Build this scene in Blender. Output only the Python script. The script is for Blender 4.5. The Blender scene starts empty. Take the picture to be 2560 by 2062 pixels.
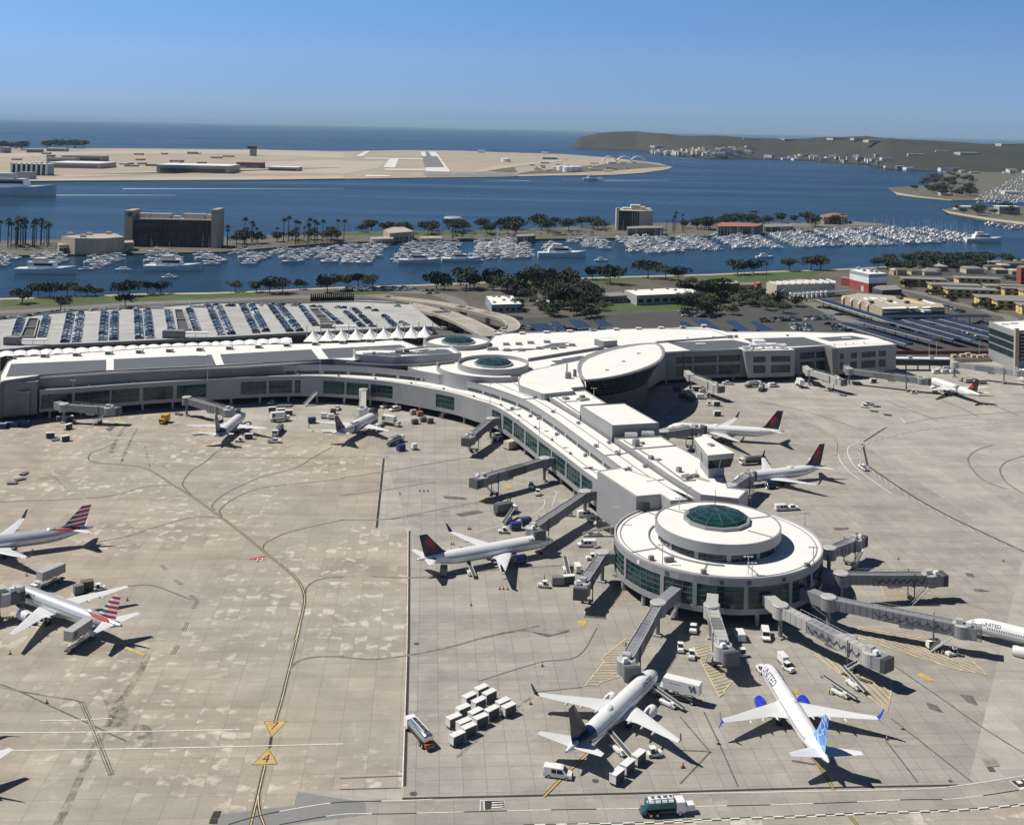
import bpy, math, random
from mathutils import Vector, Matrix
S = bpy.context.scene
COL = S.collection
R = math.radians
# ---------------------------------------------------------------- camera, sky, sun, exposure
FPX, CY, ROLL, CAMH = 2790.0, 320.0, R(1.15), 126.3      # focal length and horizon row of the 2560 px wide photo
cam_d = bpy.data.cameras.new("camera"); cam = bpy.data.objects.new("camera", cam_d); COL.objects.link(cam)
cam_d.sensor_width = 36.0; cam_d.lens = 36.0 * FPX / 2560.0
cam_d.shift_y = -(1031.0 - CY) / 2560.0
cam_d.clip_start = 1.0; cam_d.clip_end = 200000.0
cam.matrix_world = Matrix.Translation((0, 0, CAMH)) @ Matrix.Rotation(R(90), 4, 'X') @ Matrix.Rotation(ROLL, 4, 'Z')
S.camera = cam
SUN_EL, SUN_AZ = R(54.5), R(-80.0)       # azimuth measured from +Y towards +X
sun_dir = Vector((math.cos(SUN_EL) * math.sin(SUN_AZ), math.cos(SUN_EL) * math.cos(SUN_AZ), math.sin(SUN_EL)))
w = bpy.data.worlds.new("World"); S.world = w; w.use_nodes = True
nt = w.node_tree; nt.nodes.clear()
wo = nt.nodes.new('ShaderNodeOutputWorld'); bg = nt.nodes.new('ShaderNodeBackground'); sky = nt.nodes.new('ShaderNodeTexSky')
sky.sky_type = 'NISHITA'; sky.sun_disc = False; sky.sun_elevation = SUN_EL; sky.sun_rotation = SUN_AZ
sky.altitude = 100; sky.air_density = 1.0; sky.dust_density = 0.6; sky.ozone_density = 3.0
tc = nt.nodes.new('ShaderNodeTexCoord'); vm = nt.nodes.new('ShaderNodeVectorMath'); vm.operation = 'MULTIPLY_ADD'
vm.inputs[1].default_value = (1, 1, 4.0); vm.inputs[2].default_value = (0, 0, 0.08)   # the blue of the upper sky starts low over the sea
nt.links.new(tc.outputs['Generated'], vm.inputs[0]); nt.links.new(vm.outputs[0], sky.inputs[0])
sz = nt.nodes.new('ShaderNodeSeparateXYZ'); nt.links.new(tc.outputs['Generated'], sz.inputs[0])
cr_ = nt.nodes.new('ShaderNodeValToRGB'); nt.links.new(sz.outputs[2], cr_.inputs[0]); cr_.color_ramp.interpolation = 'LINEAR'
SKYR = [(0.0, (0.52, 0.54, 0.67)), (0.008, (0.59, 0.60, 0.71)), (0.017, (0.75, 0.745, 0.79)), (0.061, (1.06, 1.18, 1.18)), (0.115, (1.03, 1.37, 1.49)), (0.2, (0.55, 0.75, 0.85)), (0.4, (0.24, 0.30, 0.36)), (1.0, (0.16, 0.20, 0.25))]   # the air near the horizon is duller, the zenith darker
while len(cr_.color_ramp.elements) < len(SKYR): cr_.color_ramp.elements.new(0.5)
for el, (z_, c_) in zip(cr_.color_ramp.elements, SKYR): el.position = z_; el.color = (*c_, 1)
tint = nt.nodes.new('ShaderNodeMix'); tint.data_type = 'RGBA'; tint.blend_type = 'MULTIPLY'; tint.inputs[0].default_value = 1.0
nt.links.new(sky.outputs[0], tint.inputs[6]); nt.links.new(cr_.outputs[0], tint.inputs[7]); nt.links.new(tint.outputs[2], bg.inputs[0])
nt.links.new(bg.outputs[0], wo.inputs[0])
bg.inputs[1].default_value = 0.13
sl = bpy.data.lights.new("sun", 'SUN'); sl.energy = 5.0; sl.angle = R(0.53); sl.color = (1.0, 0.945, 0.86)
so = bpy.data.objects.new("sun", sl); COL.objects.link(so); so.location = (0, 0, 500)
so.rotation_euler = (-sun_dir).to_track_quat('-Z', 'Y').to_euler()
S.view_settings.view_transform = 'Standard'; S.view_settings.look = 'None'; S.view_settings.exposure = 0.0; S.view_settings.gamma = 1.0
S.render.engine = 'CYCLES'
S.cycles.max_bounces = 5; S.cycles.diffuse_bounces = 2; S.cycles.glossy_bounces = 2; S.cycles.transmission_bounces = 2; S.cycles.volume_bounces = 0
S.cycles.caustics_reflective = False; S.cycles.caustics_refractive = False
# ---------------------------------------------------------------- survey: photo points to places in the world
K5, KK = 430 / 2155, 860 / 2155
VW = {0: (0, 0, 1)}
for k, o in {1: (0, 300), 2: (850, 300), 3: (1700, 300), 4: (0, 700), 5: (850, 700), 6: (1700, 620), 7: (0, 1100), 8: (850, 1000), 9: (1700, 1000), 10: (0, 1562), 11: (850, 1562), 12: (1700, 1480)}.items(): VW[k] = (o[0], o[1], KK)
for k, o in dict(A1=(840, 820), A2=(1160, 930), A3=(1400, 820), A4=(1440, 1040), A5=(1700, 1020), B1=(0, 740), B2=(400, 740), B3=(740, 720), B4=(1080, 700), B5=(2130, 640), B6=(1700, 660), C1=(1480, 1500), C2=(1900, 1480), C3=(2130, 1400), C4=(1140, 1100), C6=(0, 1400), C7=(650, 980)).items(): VW[k] = (o[0], o[1], K5)
for k, o in dict(D1=(0, 900), D3=(2260, 760), D5=(2100, 620), D6=(1700, 820), D0=(280, 500), D2=(1500, 500)).items(): VW[k] = (o[0], o[1], 300 / 2155)
VW.update(D7=(1500, 1240, 600 / 2155), C5=(1380, 1280, 260 / 2052), E1=(1300, 1600, 500 / 2155), E2=(1760, 1600, 500 / 2155), E3=(980, 1250, 500 / 2155), E4=(0, 1220, 500 / 1887), F1=(2260, 1880, 300 / 2155), F2=(600, 1760, 200 / 1150), F4=(440, 980, 280 / 2155), F5=(1560, 1960, 200 / 2155), F6=(980, 1780, 340 / 2155), F3=(2380, 880, 180 / 1953))
_cr, _sr = math.cos(ROLL), math.sin(ROLL)
def uv_(c, x, y):
    ox, oy, s = VW[c]; u, v = ox + x * s - 1280, oy + y * s - CY
    return u * _cr + v * _sr, -u * _sr + v * _cr
def P(c, x, y, z=0.0):
    u, v = uv_(c, x, y); Y = FPX * (CAMH - z) / v
    return Vector((u * Y / FPX, Y, z))
def Pd(c, x, y, Y):
    u, v = uv_(c, x, y)
    return Vector((u * Y / FPX, Y, CAMH - v * Y / FPX))
def PS(c, pts, z=0.0): return [P(c, x, y, z) for x, y in pts]
def px_of(p):
    u = FPX * p[0] / p[1]; v = FPX * (CAMH - p[2]) / p[1]
    return 1280 + u * _cr - v * _sr, CY + u * _sr + v * _cr
# ---------------------------------------------------------------- materials
MATS = {}
def mat(name, col, rough=0.6, metal=0.0, var=0.12, scale=0.4, spec=None, kind=None, **kw):
    if name in MATS: return MATS[name]
    m = bpy.data.materials.new(name); m.use_nodes = True; MATS[name] = m
    t = m.node_tree; b = t.nodes['Principled BSDF']
    b.inputs['Roughness'].default_value = rough; b.inputs['Metallic'].default_value = metal
    if spec is not None: b.inputs['Specular IOR Level'].default_value = spec
    g = t.nodes.new('ShaderNodeNewGeometry') if kw.get('world', True) else None
    n = t.nodes.new('ShaderNodeTexNoise'); n.inputs['Scale'].default_value = scale; n.inputs['Detail'].default_value = 5; n.inputs['Roughness'].default_value = 0.65
    if g: t.links.new(g.outputs['Position'], n.inputs['Vector'])
    else:
        tc = t.nodes.new('ShaderNodeTexCoord'); t.links.new(tc.outputs['Object'], n.inputs['Vector'])
    r = t.nodes.new('ShaderNodeMapRange'); r.inputs[1].default_value = 0.3; r.inputs[2].default_value = 0.7; r.inputs[3].default_value = 1 - var; r.inputs[4].default_value = 1 + var
    t.links.new(n.outputs[0], r.inputs[0])
    x = t.nodes.new('ShaderNodeMix'); x.data_type = 'RGBA'; x.blend_type = 'MULTIPLY'; x.inputs[0].default_value = 1.0
    x.inputs[6].default_value = (*col, 1); t.links.new(r.outputs[0], x.inputs[7])
    t.links.new(x.outputs[2], b.inputs['Base Color'])
    return m
class NT:
    def __init__(s, name, rough=0.8):
        s.m = bpy.data.materials.new(name); s.m.use_nodes = True; s.t = s.m.node_tree; s.b = s.t.nodes['Principled BSDF']; s.b.inputs['Roughness'].default_value = rough
        s.g = s.t.nodes.new('ShaderNodeNewGeometry'); s.pos = s.g.outputs['Position']; MATS[name] = s.m
    def lk(s, a, b): s.t.links.new(a, b)
    def node(s, ty, **kw):
        n = s.t.nodes.new(ty)
        for k, v in kw.items(): setattr(n, k, v)
        return n
    def math(s, op, a, b=None, c=None):
        n = s.node('ShaderNodeMath', operation=op)
        for i, v in enumerate((a, b, c)):
            if v is None: continue
            if isinstance(v, (int, float)): n.inputs[i].default_value = v
            else: s.lk(v, n.inputs[i])
        return n.outputs[0]
    def mapping(s, loc=(0, 0, 0), rz=0.0, sc=(1, 1, 1), src=None):
        n = s.node('ShaderNodeMapping'); n.inputs[1].default_value = loc; n.inputs[2].default_value = (0, 0, rz); n.inputs[3].default_value = sc
        s.lk(src or s.pos, n.inputs[0]); return n.outputs[0]
    def noise(s, v, scale, detail=4, rough=0.6, dist=0.0):
        n = s.node('ShaderNodeTexNoise'); n.inputs['Scale'].default_value = scale; n.inputs['Detail'].default_value = detail; n.inputs['Roughness'].default_value = rough; n.inputs['Distortion'].default_value = dist
        s.lk(v, n.inputs['Vector']); return n.outputs[0]
    def rng(s, v, a, b, c=0.0, d=1.0):
        n = s.node('ShaderNodeMapRange'); n.inputs[1].default_value = a; n.inputs[2].default_value = b; n.inputs[3].default_value = c; n.inputs[4].default_value = d
        s.lk(v, n.inputs[0]); return n.outputs[0]
    def mix(s, f, a, b, mode='MIX'):
        n = s.node('ShaderNodeMix', data_type='RGBA', blend_type=mode)
        for i, v in ((0, f), (6, a), (7, b)):
            if isinstance(v, (int, float)): n.inputs[i].default_value = v
            elif isinstance(v, tuple): n.inputs[i].default_value = (*v, 1)
            else: s.lk(v, n.inputs[i])
        return n.outputs[2]
    def sep(s, v):
        n = s.node('ShaderNodeSeparateXYZ'); s.lk(v, n.inputs[0]); return n.outputs
    def out(s, col): s.lk(col, s.b.inputs['Base Color']); return s.m
    def bump(s, h, strength, dist):
        n = s.node('ShaderNodeBump'); n.inputs['Strength'].default_value = strength; n.inputs['Distance'].default_value = dist
        s.lk(h, n.inputs['Height']); s.lk(n.outputs[0], s.b.inputs['Normal'])
GA = R(4.2)                                     # the paving grid lies this far off the world axes
def concrete(name, panel, c0, c1, light, seed, white=0.5, joint=0.5, tint=None):
    q = NT(name, 0.85)
    v = q.mapping(loc=(seed * 3.3, seed * 1.7, 0), rz=-GA)
    sx, sy, _ = q.sep(v)
    cx = q.math('DIVIDE', sx, panel[0]); cy = q.math('DIVIDE', sy, panel[1])
    fx = q.math('ABSOLUTE', q.math('SUBTRACT', q.math('FRACT', cx), 0.5)); fy = q.math('ABSOLUTE', q.math('SUBTRACT', q.math('FRACT', cy), 0.5))
    jx = q.math('GREATER_THAN', fx, 0.5 - 0.07 / panel[0]); jy = q.math('GREATER_THAN', fy, 0.5 - 0.07 / panel[1])
    j = q.math('MAXIMUM', jx, jy)
    cmb = q.node('ShaderNodeCombineXYZ'); q.lk(q.math('FLOOR', cx), cmb.inputs[0]); q.lk(q.math('FLOOR', cy), cmb.inputs[1])
    wn = q.node('ShaderNodeTexWhiteNoise', noise_dimensions='2D'); q.lk(cmb.outputs[0], wn.inputs[0])
    base = q.mix(wn.outputs[0], c0, c1)
    if tint:                                    # broad warmer and cooler areas of the old paving
        base = q.mix(q.rng(q.noise(v, 0.013, 3, 0.5), 0.42, 0.6), base, tint)
    n1 = q.noise(v, 0.06, 6, 0.7, 0.4); base = q.mix(1.0, base, q.rng(n1, 0.25, 0.75, 0.78, 1.22), 'MULTIPLY')
    px_ = q.math('MULTIPLY', q.math('FLOOR', q.math('MULTIPLY', cx, 2.0)), 0.5 * panel[0])      # scrubbed pale patches that keep to the slabs
    cb = q.node('ShaderNodeCombineXYZ'); q.lk(q.math('ADD', q.math('MULTIPLY', px_, 0.55), q.math('MULTIPLY', sx, 0.45)), cb.inputs[0]); q.lk(sy, cb.inputs[1])
    n2 = q.noise(q.mapping(rz=0, sc=(0.36, 0.24, 1), src=cb.outputs[0]), 1.0, 4, 0.6, 0.35)
    n3 = q.noise(v, 0.022, 2, 0.5)
    pm = q.math('MULTIPLY', q.rng(n2, 0.54, 0.64), q.rng(n3, 0.40, 0.55)); pm = q.math('MULTIPLY', pm, white)
    base = q.mix(pm, base, light)
    n5 = q.noise(q.mapping(loc=(4, 9, 0), rz=-GA, sc=(0.012, 0.16, 1)), 1.0, 3, 0.6, 0.2); base = q.mix(1.0, base, q.rng(n5, 0.35, 0.65, 0.90, 1.08), 'MULTIPLY')
    n4 = q.noise(q.mapping(loc=(31, 7, 0), rz=-GA - 0.35, sc=(0.03, 0.12, 1)), 1.0, 5, 0.7, 0.8)
    base = q.mix(q.math('MULTIPLY', q.rng(n4, 0.6, 0.75), 0.35), base, (0.10, 0.095, 0.085))
    fn = q.noise(v, 1.6, 4, 0.75); base = q.mix(1.0, base, q.rng(fn, 0.2, 0.8, 0.88, 1.12), 'MULTIPLY')
    base = q.mix(q.math('MULTIPLY', j, joint), base, (0.12, 0.11, 0.10))
    return q.out(base)
concrete('apron_tan', (6.1, 6.4), (0.385, 0.335, 0.265), (0.315, 0.278, 0.225), (0.60, 0.545, 0.46), 3, 0.85, 0.38, (0.345, 0.315, 0.265))
concrete('apron_grey', (4.57, 4.3), (0.345, 0.325, 0.285), (0.305, 0.288, 0.255), (0.46, 0.44, 0.39), 7, 0.35, 0.5)
concrete('apron_far', (6.1, 18.0), (0.395, 0.375, 0.33), (0.345, 0.328, 0.29), (0.50, 0.475, 0.42), 11, 0.3, 0.35)
concrete('lane_concrete', (7.0, 7.0), (0.335, 0.315, 0.27), (0.295, 0.28, 0.245), (0.44, 0.42, 0.37), 17, 0.4, 0.4)
concrete('deck_concrete', (9.0, 9.0), (0.42, 0.42, 0.41), (0.40, 0.40, 0.39), (0.46, 0.46, 0.45), 5, 0.3, 0.2)
concrete('ramp_concrete', (4.0, 7.0), (0.36, 0.34, 0.29), (0.33, 0.31, 0.27), (0.42, 0.40, 0.35), 9, 0.3, 0.3)
def water_mat():
    q = NT('water', 0.14)
    n = q.noise(q.mapping(sc=(0.0012, 0.006, 1)), 1.0, 6, 0.65, 0.6)
    n2 = q.noise(q.mapping(sc=(0.0003, 0.003, 1)), 1.0, 4, 0.6, 0.3)
    c = q.mix(q.rng(n, 0.35, 0.68), (0.006, 0.024, 0.055), (0.012, 0.040, 0.078)); c = q.mix(q.rng(n2, 0.5, 0.68), c, (0.022, 0.062, 0.105))
    q.b.inputs['Specular IOR Level'].default_value = 0.2
    h = q.noise(q.mapping(sc=(0.08, 0.16, 1)), 1.0, 4, 0.7); q.bump(h, 0.5, 1.2)
    q.lk(q.rng(n, 0.3, 0.7, 0.22, 0.36), q.b.inputs['Roughness'])
    return q.out(c)
water_mat()
def land(name, a, b, c, s=0.02, st=0.5):
    q = NT(name, 0.9)
    n = q.noise(q.pos, s, 7, 0.7, 0.5); n2 = q.noise(q.pos, s * 6, 5, 0.7)
    x = q.mix(q.rng(n, 0.38, 0.62), a, b); x = q.mix(q.math('MULTIPLY', q.rng(n2, 0.5, 0.7), st), x, c)
    return q.out(x)
land('dirt', (0.085, 0.078, 0.06), (0.13, 0.118, 0.095), (0.05, 0.055, 0.03), 0.02)
land('lawn', (0.045, 0.085, 0.016), (0.075, 0.115, 0.026), (0.12, 0.12, 0.045), 0.03, 0.35)
land('sand', (0.46, 0.40, 0.31), (0.40, 0.35, 0.28), (0.52, 0.47, 0.38), 0.01, 0.6)
land('airfield_soil', (0.40, 0.335, 0.255), (0.32, 0.27, 0.21), (0.46, 0.40, 0.32), 0.003, 0.5)
land('island_soil', (0.10, 0.095, 0.07), (0.15, 0.135, 0.105), (0.05, 0.06, 0.03), 0.03)
land('hill_scrub', (0.030, 0.030, 0.020), (0.050, 0.046, 0.032), (0.018, 0.022, 0.013), 0.004, 0.8)
land('asphalt', (0.060, 0.060, 0.060), (0.075, 0.074, 0.072), (0.045, 0.045, 0.045), 0.05, 0.5)
land('road', (0.17, 0.165, 0.155), (0.20, 0.195, 0.185), (0.14, 0.135, 0.13), 0.05, 0.5)
land('taxi_asphalt', (0.20, 0.205, 0.20), (0.235, 0.235, 0.225), (0.17, 0.175, 0.17), 0.08, 0.5)
def soft_stain():
    q = NT('stain_soft', 0.9); n = q.noise(q.pos, 0.35, 6, 0.75, 0.6); q.lk(q.rng(n, 0.42, 0.68, 0.0, 0.55), q.b.inputs['Alpha']); return q.out(q.mix(0.5, (0.10, 0.09, 0.075), (0.12, 0.105, 0.085)))
soft_stain()
def roof_mat(name, col, dirt):
    q = NT(name, 0.75)
    n = q.noise(q.pos, 0.08, 6, 0.7, 0.5); n2 = q.noise(q.pos, 0.5, 5, 0.8, 1.0)
    x = q.mix(1.0, col, q.rng(n, 0.3, 0.7, 0.94, 1.04), 'MULTIPLY')
    x = q.mix(q.math('MULTIPLY', q.rng(n2, 0.58, 0.72), 0.22), x, dirt)
    return q.out(x)
roof_mat('roof_white', (0.80, 0.79, 0.755), (0.60, 0.57, 0.50)); roof_mat('roof_dark', (0.105, 0.118, 0.135), (0.16, 0.165, 0.17)); roof_mat('roof_tan', (0.42, 0.38, 0.31), (0.26, 0.24, 0.2))
roof_mat('roof_grey', (0.24, 0.235, 0.225), (0.16, 0.155, 0.15)); roof_mat('canopy_white', (0.84, 0.84, 0.82), (0.7, 0.69, 0.66))
mat('wall_panel', (0.295, 0.30, 0.31), 0.5, var=0.05, scale=0.25); mat('wall_light', (0.40, 0.40, 0.39), 0.6, var=0.06)
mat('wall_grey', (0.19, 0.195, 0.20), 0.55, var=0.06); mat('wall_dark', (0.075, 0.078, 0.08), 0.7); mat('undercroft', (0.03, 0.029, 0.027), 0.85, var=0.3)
mat('trim_grey', (0.27, 0.275, 0.28), 0.5); mat('metal_light', (0.62, 0.63, 0.64), 0.4, 0.3); mat('metal_dark', (0.09, 0.092, 0.095), 0.5)
mat('bridge_grey', (0.27, 0.28, 0.295), 0.5, 0.1, var=0.08, scale=0.6); mat('bridge_mid', (0.20, 0.205, 0.22), 0.55, 0.1, var=0.08); mat('bridge_pale', (0.45, 0.445, 0.43), 0.5, var=0.07); mat('bridge_dark', (0.10, 0.105, 0.11), 0.6)
mat('glass_teal', (0.010, 0.045, 0.048), 0.10, var=0.6, scale=0.15, spec=0.45); mat('glass_dark', (0.010, 0.018, 0.024), 0.08, var=0.5, scale=0.2, spec=0.4); mat('glass_sky', (0.012, 0.028, 0.034), 0.14, var=0.5, spec=0.4)
mat('mullion', (0.13, 0.16, 0.165), 0.5)
mat('paint_white', (0.80, 0.80, 0.79), 0.28, var=0.03, scale=0.6, world=False); mat('paint_silver', (0.60, 0.62, 0.65), 0.3, 0.35, var=0.03, world=False); mat('wing_grey', (0.66, 0.67, 0.68), 0.4, var=0.05, world=False); mat('belly_grey', (0.42, 0.44, 0.47), 0.4, world=False)
mat('navy', (0.012, 0.022, 0.075), 0.3, var=0.1, world=False); mat('united_blue', (0.018, 0.045, 0.45), 0.3, world=False); mat('tyre', (0.02, 0.02, 0.02), 0.8); mat('black', (0.012, 0.012, 0.013), 0.4); mat('letter_navy', (0.02, 0.03, 0.09), 0.5); mat('letter_grey', (0.12, 0.14, 0.17), 0.5)
mat('mark_yellow', (0.55, 0.40, 0.08), 0.7, var=0.3, scale=0.8); mat('mark_cream', (0.58, 0.48, 0.28), 0.7, var=0.25, scale=0.8); mat('mark_white', (0.68, 0.67, 0.62), 0.7, var=0.25, scale=0.8); mat('mark_black', (0.035, 0.033, 0.03), 0.8, var=0.3); mat('mark_red', (0.36, 0.035, 0.03), 0.7, var=0.3); mat('stain_dark', (0.13, 0.12, 0.105), 0.9, var=0.45, scale=0.5); mat('mark_amber', (0.52, 0.36, 0.12), 0.7, var=0.25); mat('stain_track', (0.26, 0.235, 0.19), 0.9, var=0.3, scale=0.5)
mat('cart_white', (0.76, 0.76, 0.74), 0.5, var=0.06); mat('cart_dark', (0.05, 0.055, 0.07), 0.6); mat('cart_blue', (0.03, 0.04, 0.16), 0.5); mat('orange', (0.42, 0.075, 0.03), 0.6); mat('hivis', (0.45, 0.6, 0.05), 0.7); mat('yellow_paint', (0.60, 0.38, 0.03), 0.45); mat('steel', (0.62, 0.64, 0.66), 0.22, 0.9, var=0.08); mat('teal_tank', (0.05, 0.13, 0.17), 0.35, 0.3); mat('skin', (0.30, 0.18, 0.12), 0.7); mat('cloth_dark', (0.03, 0.035, 0.05), 0.8)
mat('leaf_dark', (0.018, 0.030, 0.012), 0.75, var=0.5, scale=0.35); mat('leaf_mid', (0.032, 0.048, 0.016), 0.75, var=0.5, scale=0.35); mat('leaf_olive', (0.058, 0.064, 0.026), 0.75, var=0.45, scale=0.35); mat('leaf_black', (0.010, 0.018, 0.011), 0.8, var=0.4, scale=0.4); mat('leaf_palm', (0.030, 0.042, 0.017), 0.7, var=0.4, scale=0.5); mat('bark', (0.09, 0.07, 0.05), 0.9)
mat('hull_white', (0.82, 0.83, 0.83), 0.3, var=0.04); mat('deck_cream', (0.62, 0.58, 0.5), 0.6); mat('boat_blue', (0.03, 0.06, 0.16), 0.4); mat('dock', (0.40, 0.37, 0.32), 0.8); mat('ship_grey', (0.10, 0.12, 0.15), 0.6); mat('wake', (0.62, 0.68, 0.72), 0.6)
mat('brick_red', (0.30, 0.075, 0.06), 0.8, var=0.12); mat('stucco_yellow', (0.70, 0.55, 0.22), 0.8, var=0.06); mat('stucco_tan', (0.42, 0.355, 0.27), 0.8); mat('stucco_beige', (0.55, 0.49, 0.40), 0.8); mat('wall_brown', (0.13, 0.115, 0.09), 0.8); mat('terracotta', (0.34, 0.15, 0.09), 0.8); mat('clad_white', (0.78, 0.79, 0.80), 0.5); mat('clad_bluegrey', (0.30, 0.37, 0.41), 0.5); mat('solar', (0.022, 0.028, 0.045), 0.25, var=0.25, spec=0.5); mat('tank_white', (0.8, 0.8, 0.78), 0.5); mat('hangar_grey', (0.33, 0.34, 0.33), 0.7); mat('hangar_tan', (0.52, 0.47, 0.38), 0.8)
# ---------------------------------------------------------------- mesh helpers
class MB:
    def __init__(s): s.v = []; s.f = []; s.m = []; s.names = []
    def mi(s, n):
        if n not in s.names: s.names.append(n)
        return s.names.index(n)
    def face(s, pts, m):
        i = len(s.v); s.v += [tuple(p) for p in pts]; s.f.append(tuple(range(i, i + len(pts)))); s.m.append(s.mi(m)); return s
    def grid(s, rings, m, closed=True, cap0=False, cap1=False, capm=None):
        i0 = len(s.v); n = len(rings[0]); k = s.mi(m)
        for r in rings: s.v += [tuple(p) for p in r]
        for a in range(len(rings) - 1):
            for b in range(n if closed else n - 1):
                c = (b + 1) % n
                s.f.append((i0 + a * n + b, i0 + a * n + c, i0 + (a + 1) * n + c, i0 + (a + 1) * n + b)); s.m.append(k)
        kc = s.mi(capm or m)
        if cap0: s.f.append(tuple(i0 + b for b in reversed(range(n)))); s.m.append(kc)
        if cap1: s.f.append(tuple(i0 + (len(rings) - 1) * n + b for b in range(n))); s.m.append(kc)
        return s
    def box(s, c, d, m, rz=0.0, top=None, taper=1.0, sh=(0, 0)):
        cx, cy, cz = c; dx, dy, dz = d[0] / 2, d[1] / 2, d[2] / 2; cs, sn = math.cos(rz), math.sin(rz)
        def q(x, y, z): return (cx + x * cs - y * sn, cy + x * sn + y * cs, cz + z)
        lo = [q(x, y, -dz) for x, y in ((-dx, -dy), (dx, -dy), (dx, dy), (-dx, dy))]
        hi = [q(x * taper + sh[0], y * taper + sh[1], dz) for x, y in ((-dx, -dy), (dx, -dy), (dx, dy), (-dx, dy))]
        s.grid([lo, hi], m, True, True, True)
        if top: s.m[-1] = s.mi(top)
        return s
    def prism(s, pts, z0, z1, m, top=None, bottom=True):
        p = [(a[0], a[1]) for a in pts]
        if sum(p[i][0] * p[(i + 1) % len(p)][1] - p[(i + 1) % len(p)][0] * p[i][1] for i in range(len(p))) < 0: p.reverse()
        s.grid([[(x, y, z0) for x, y in p], [(x, y, z1) for x, y in p]], m, True, bottom, True)
        if top: s.m[-1] = s.mi(top)
        return s
    def tube(s, a, b, r0, r1, n, m, caps=True):
        a, b = Vector(a), Vector(b); d = (b - a).normalized(); u = d.orthogonal().normalized(); w = d.cross(u)
        def ring(c, r): return [c + u * (r * math.cos(t * 2 * math.pi / n)) + w * (r * math.sin(t * 2 * math.pi / n)) for t in range(n)]
        return s.grid([ring(a, r0), ring(b, r1)], m, True, caps, caps)
    def beam(s, a, b, wd, h, m):
        a, b = Vector(a), Vector(b); d = (b - a).normalized(); sd = d.cross(Vector((0, 0, 1)))
        sd = Vector((1, 0, 0)) if sd.length < 1e-4 else sd.normalized()
        up = sd.cross(d).normalized(); o = [(-wd / 2, -h / 2), (wd / 2, -h / 2), (wd / 2, h / 2), (-wd / 2, h / 2)]
        return s.grid([[a + sd * x + up * y for x, y in o], [b + sd * x + up * y for x, y in o]], m, True, True, True)
    def path(s, pts, wd, m, z=None, closed=False):
        p = [Vector(q) for q in pts]; L, Rr = [], []
        for i, q in enumerate(p):
            a = p[max(i - 1, 0)]; b = p[min(i + 1, len(p) - 1)]; d = (b - a); d.z = 0
            if d.length < 1e-6: d = Vector((1, 0, 0))
            d.normalize(); n = Vector((-d.y, d.x, 0)); ww = wd[i] if isinstance(wd, (list, tuple)) else wd
            L.append(q + n * ww / 2); Rr.append(q - n * ww / 2)
        if z is not None:
            for q in L + Rr: q.z = z
        k = s.mi(m); i0 = len(s.v)
        for a, b in zip(Rr, L): s.v += [tuple(a), tuple(b)]
        for i in range(len(p) - 1): s.f.append((i0 + 2 * i, i0 + 2 * i + 2, i0 + 2 * i + 3, i0 + 2 * i + 1)); s.m.append(k)
        return s
    def disc(s, c, r, z, m, n=48, ry=None):
        return s.face([(c[0] + r * math.cos(2 * math.pi * i / n), c[1] + (ry or r) * math.sin(2 * math.pi * i / n), z) for i in range(n)], m)
    def ringwall(s, c, r0, r1, z0, z1, m, n=64, a0=0.0, a1=2 * math.pi, top=None):
        full = abs(a1 - a0 - 2 * math.pi) < 1e-6; k = n if full else n + 1
        an = [a0 + (a1 - a0) * i / n for i in range(k)]
        def rg(r, z): return [(c[0] + r * math.cos(t), c[1] + r * math.sin(t), z) for t in an]
        s.grid([rg(r0, z0), rg(r1, z0), rg(r1, z1), rg(r0, z1), rg(r0, z0)], m, full)
        return s
    def build(s, name, parent=None, smooth=False, abs_=True):
        me = bpy.data.meshes.new(name)
        off = parent_loc(parent) if (parent is not None and abs_) else Vector((0, 0, 0))
        v = [(a[0] - off[0], a[1] - off[1], a[2] - off[2]) for a in s.v] if off.length else s.v
        me.from_pydata(v, [], s.f)
        for n in s.names: me.materials.append(MATS[n])
        me.polygons.foreach_set('material_index', s.m)
        if smooth: me.polygons.foreach_set('use_smooth', [True] * len(s.f))
        me.update()
        o = bpy.data.objects.new(name, me); COL.objects.link(o)
        if parent is not None: o.parent = parent
        return o
def parent_loc(o):
    l = Vector(o.location)
    while o.parent: o = o.parent; l += Vector(o.location)
    return l
def T(name, label, cat, loc=(0, 0, 0), rz=0.0, group=None):
    o = bpy.data.objects.new(name, None); COL.objects.link(o); o.location = loc; o.rotation_euler = (0, 0, rz); o.empty_display_size = 0.5
    return tag(o, label, cat, group)
def tag(o, label, cat, group=None):
    o['label'] = label; o['category'] = cat
    if group: o['group'] = group
    return o
def struct(o, kind='structure'): o['kind'] = kind; return o
def dup(root, loc, rz=0.0, label=None, group=None, scale=None):
    r = root.copy(); COL.objects.link(r); r.location = loc; r.rotation_euler = (0, 0, rz)
    if scale: r.scale = (scale,) * 3 if isinstance(scale, (int, float)) else scale
    if label: r['label'] = label
    if group: r['group'] = group
    for ch in list(root.children):
        c = ch.copy(); COL.objects.link(c); c.parent = r
        for g in list(ch.children):
            d = g.copy(); COL.objects.link(d); d.parent = c
    return r
def sub_poly(pts, step):
    out = []
    for i in range(len(pts) - 1):
        a, b = Vector(pts[i]), Vector(pts[i + 1]); n = max(1, int((b - a).length / step))
        out += [a.lerp(b, k / n) for k in range(n)]
    return out + [Vector(pts[-1])]
def smooth_path(pts, n=8):
    p = [Vector(q) for q in pts]; p = [p[0] * 2 - p[1]] + p + [p[-1] * 2 - p[-2]]; out = []
    for i in range(1, len(p) - 2):
        for k in range(n):
            t = k / n; a, b, c, d = p[i - 1:i + 3]
            out.append(0.5 * ((2 * b) + (c - a) * t + (2 * a - 5 * b + 4 * c - d) * t * t + (3 * b - a - 3 * c + d) * t ** 3))
    return out + [p[-2]]
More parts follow.
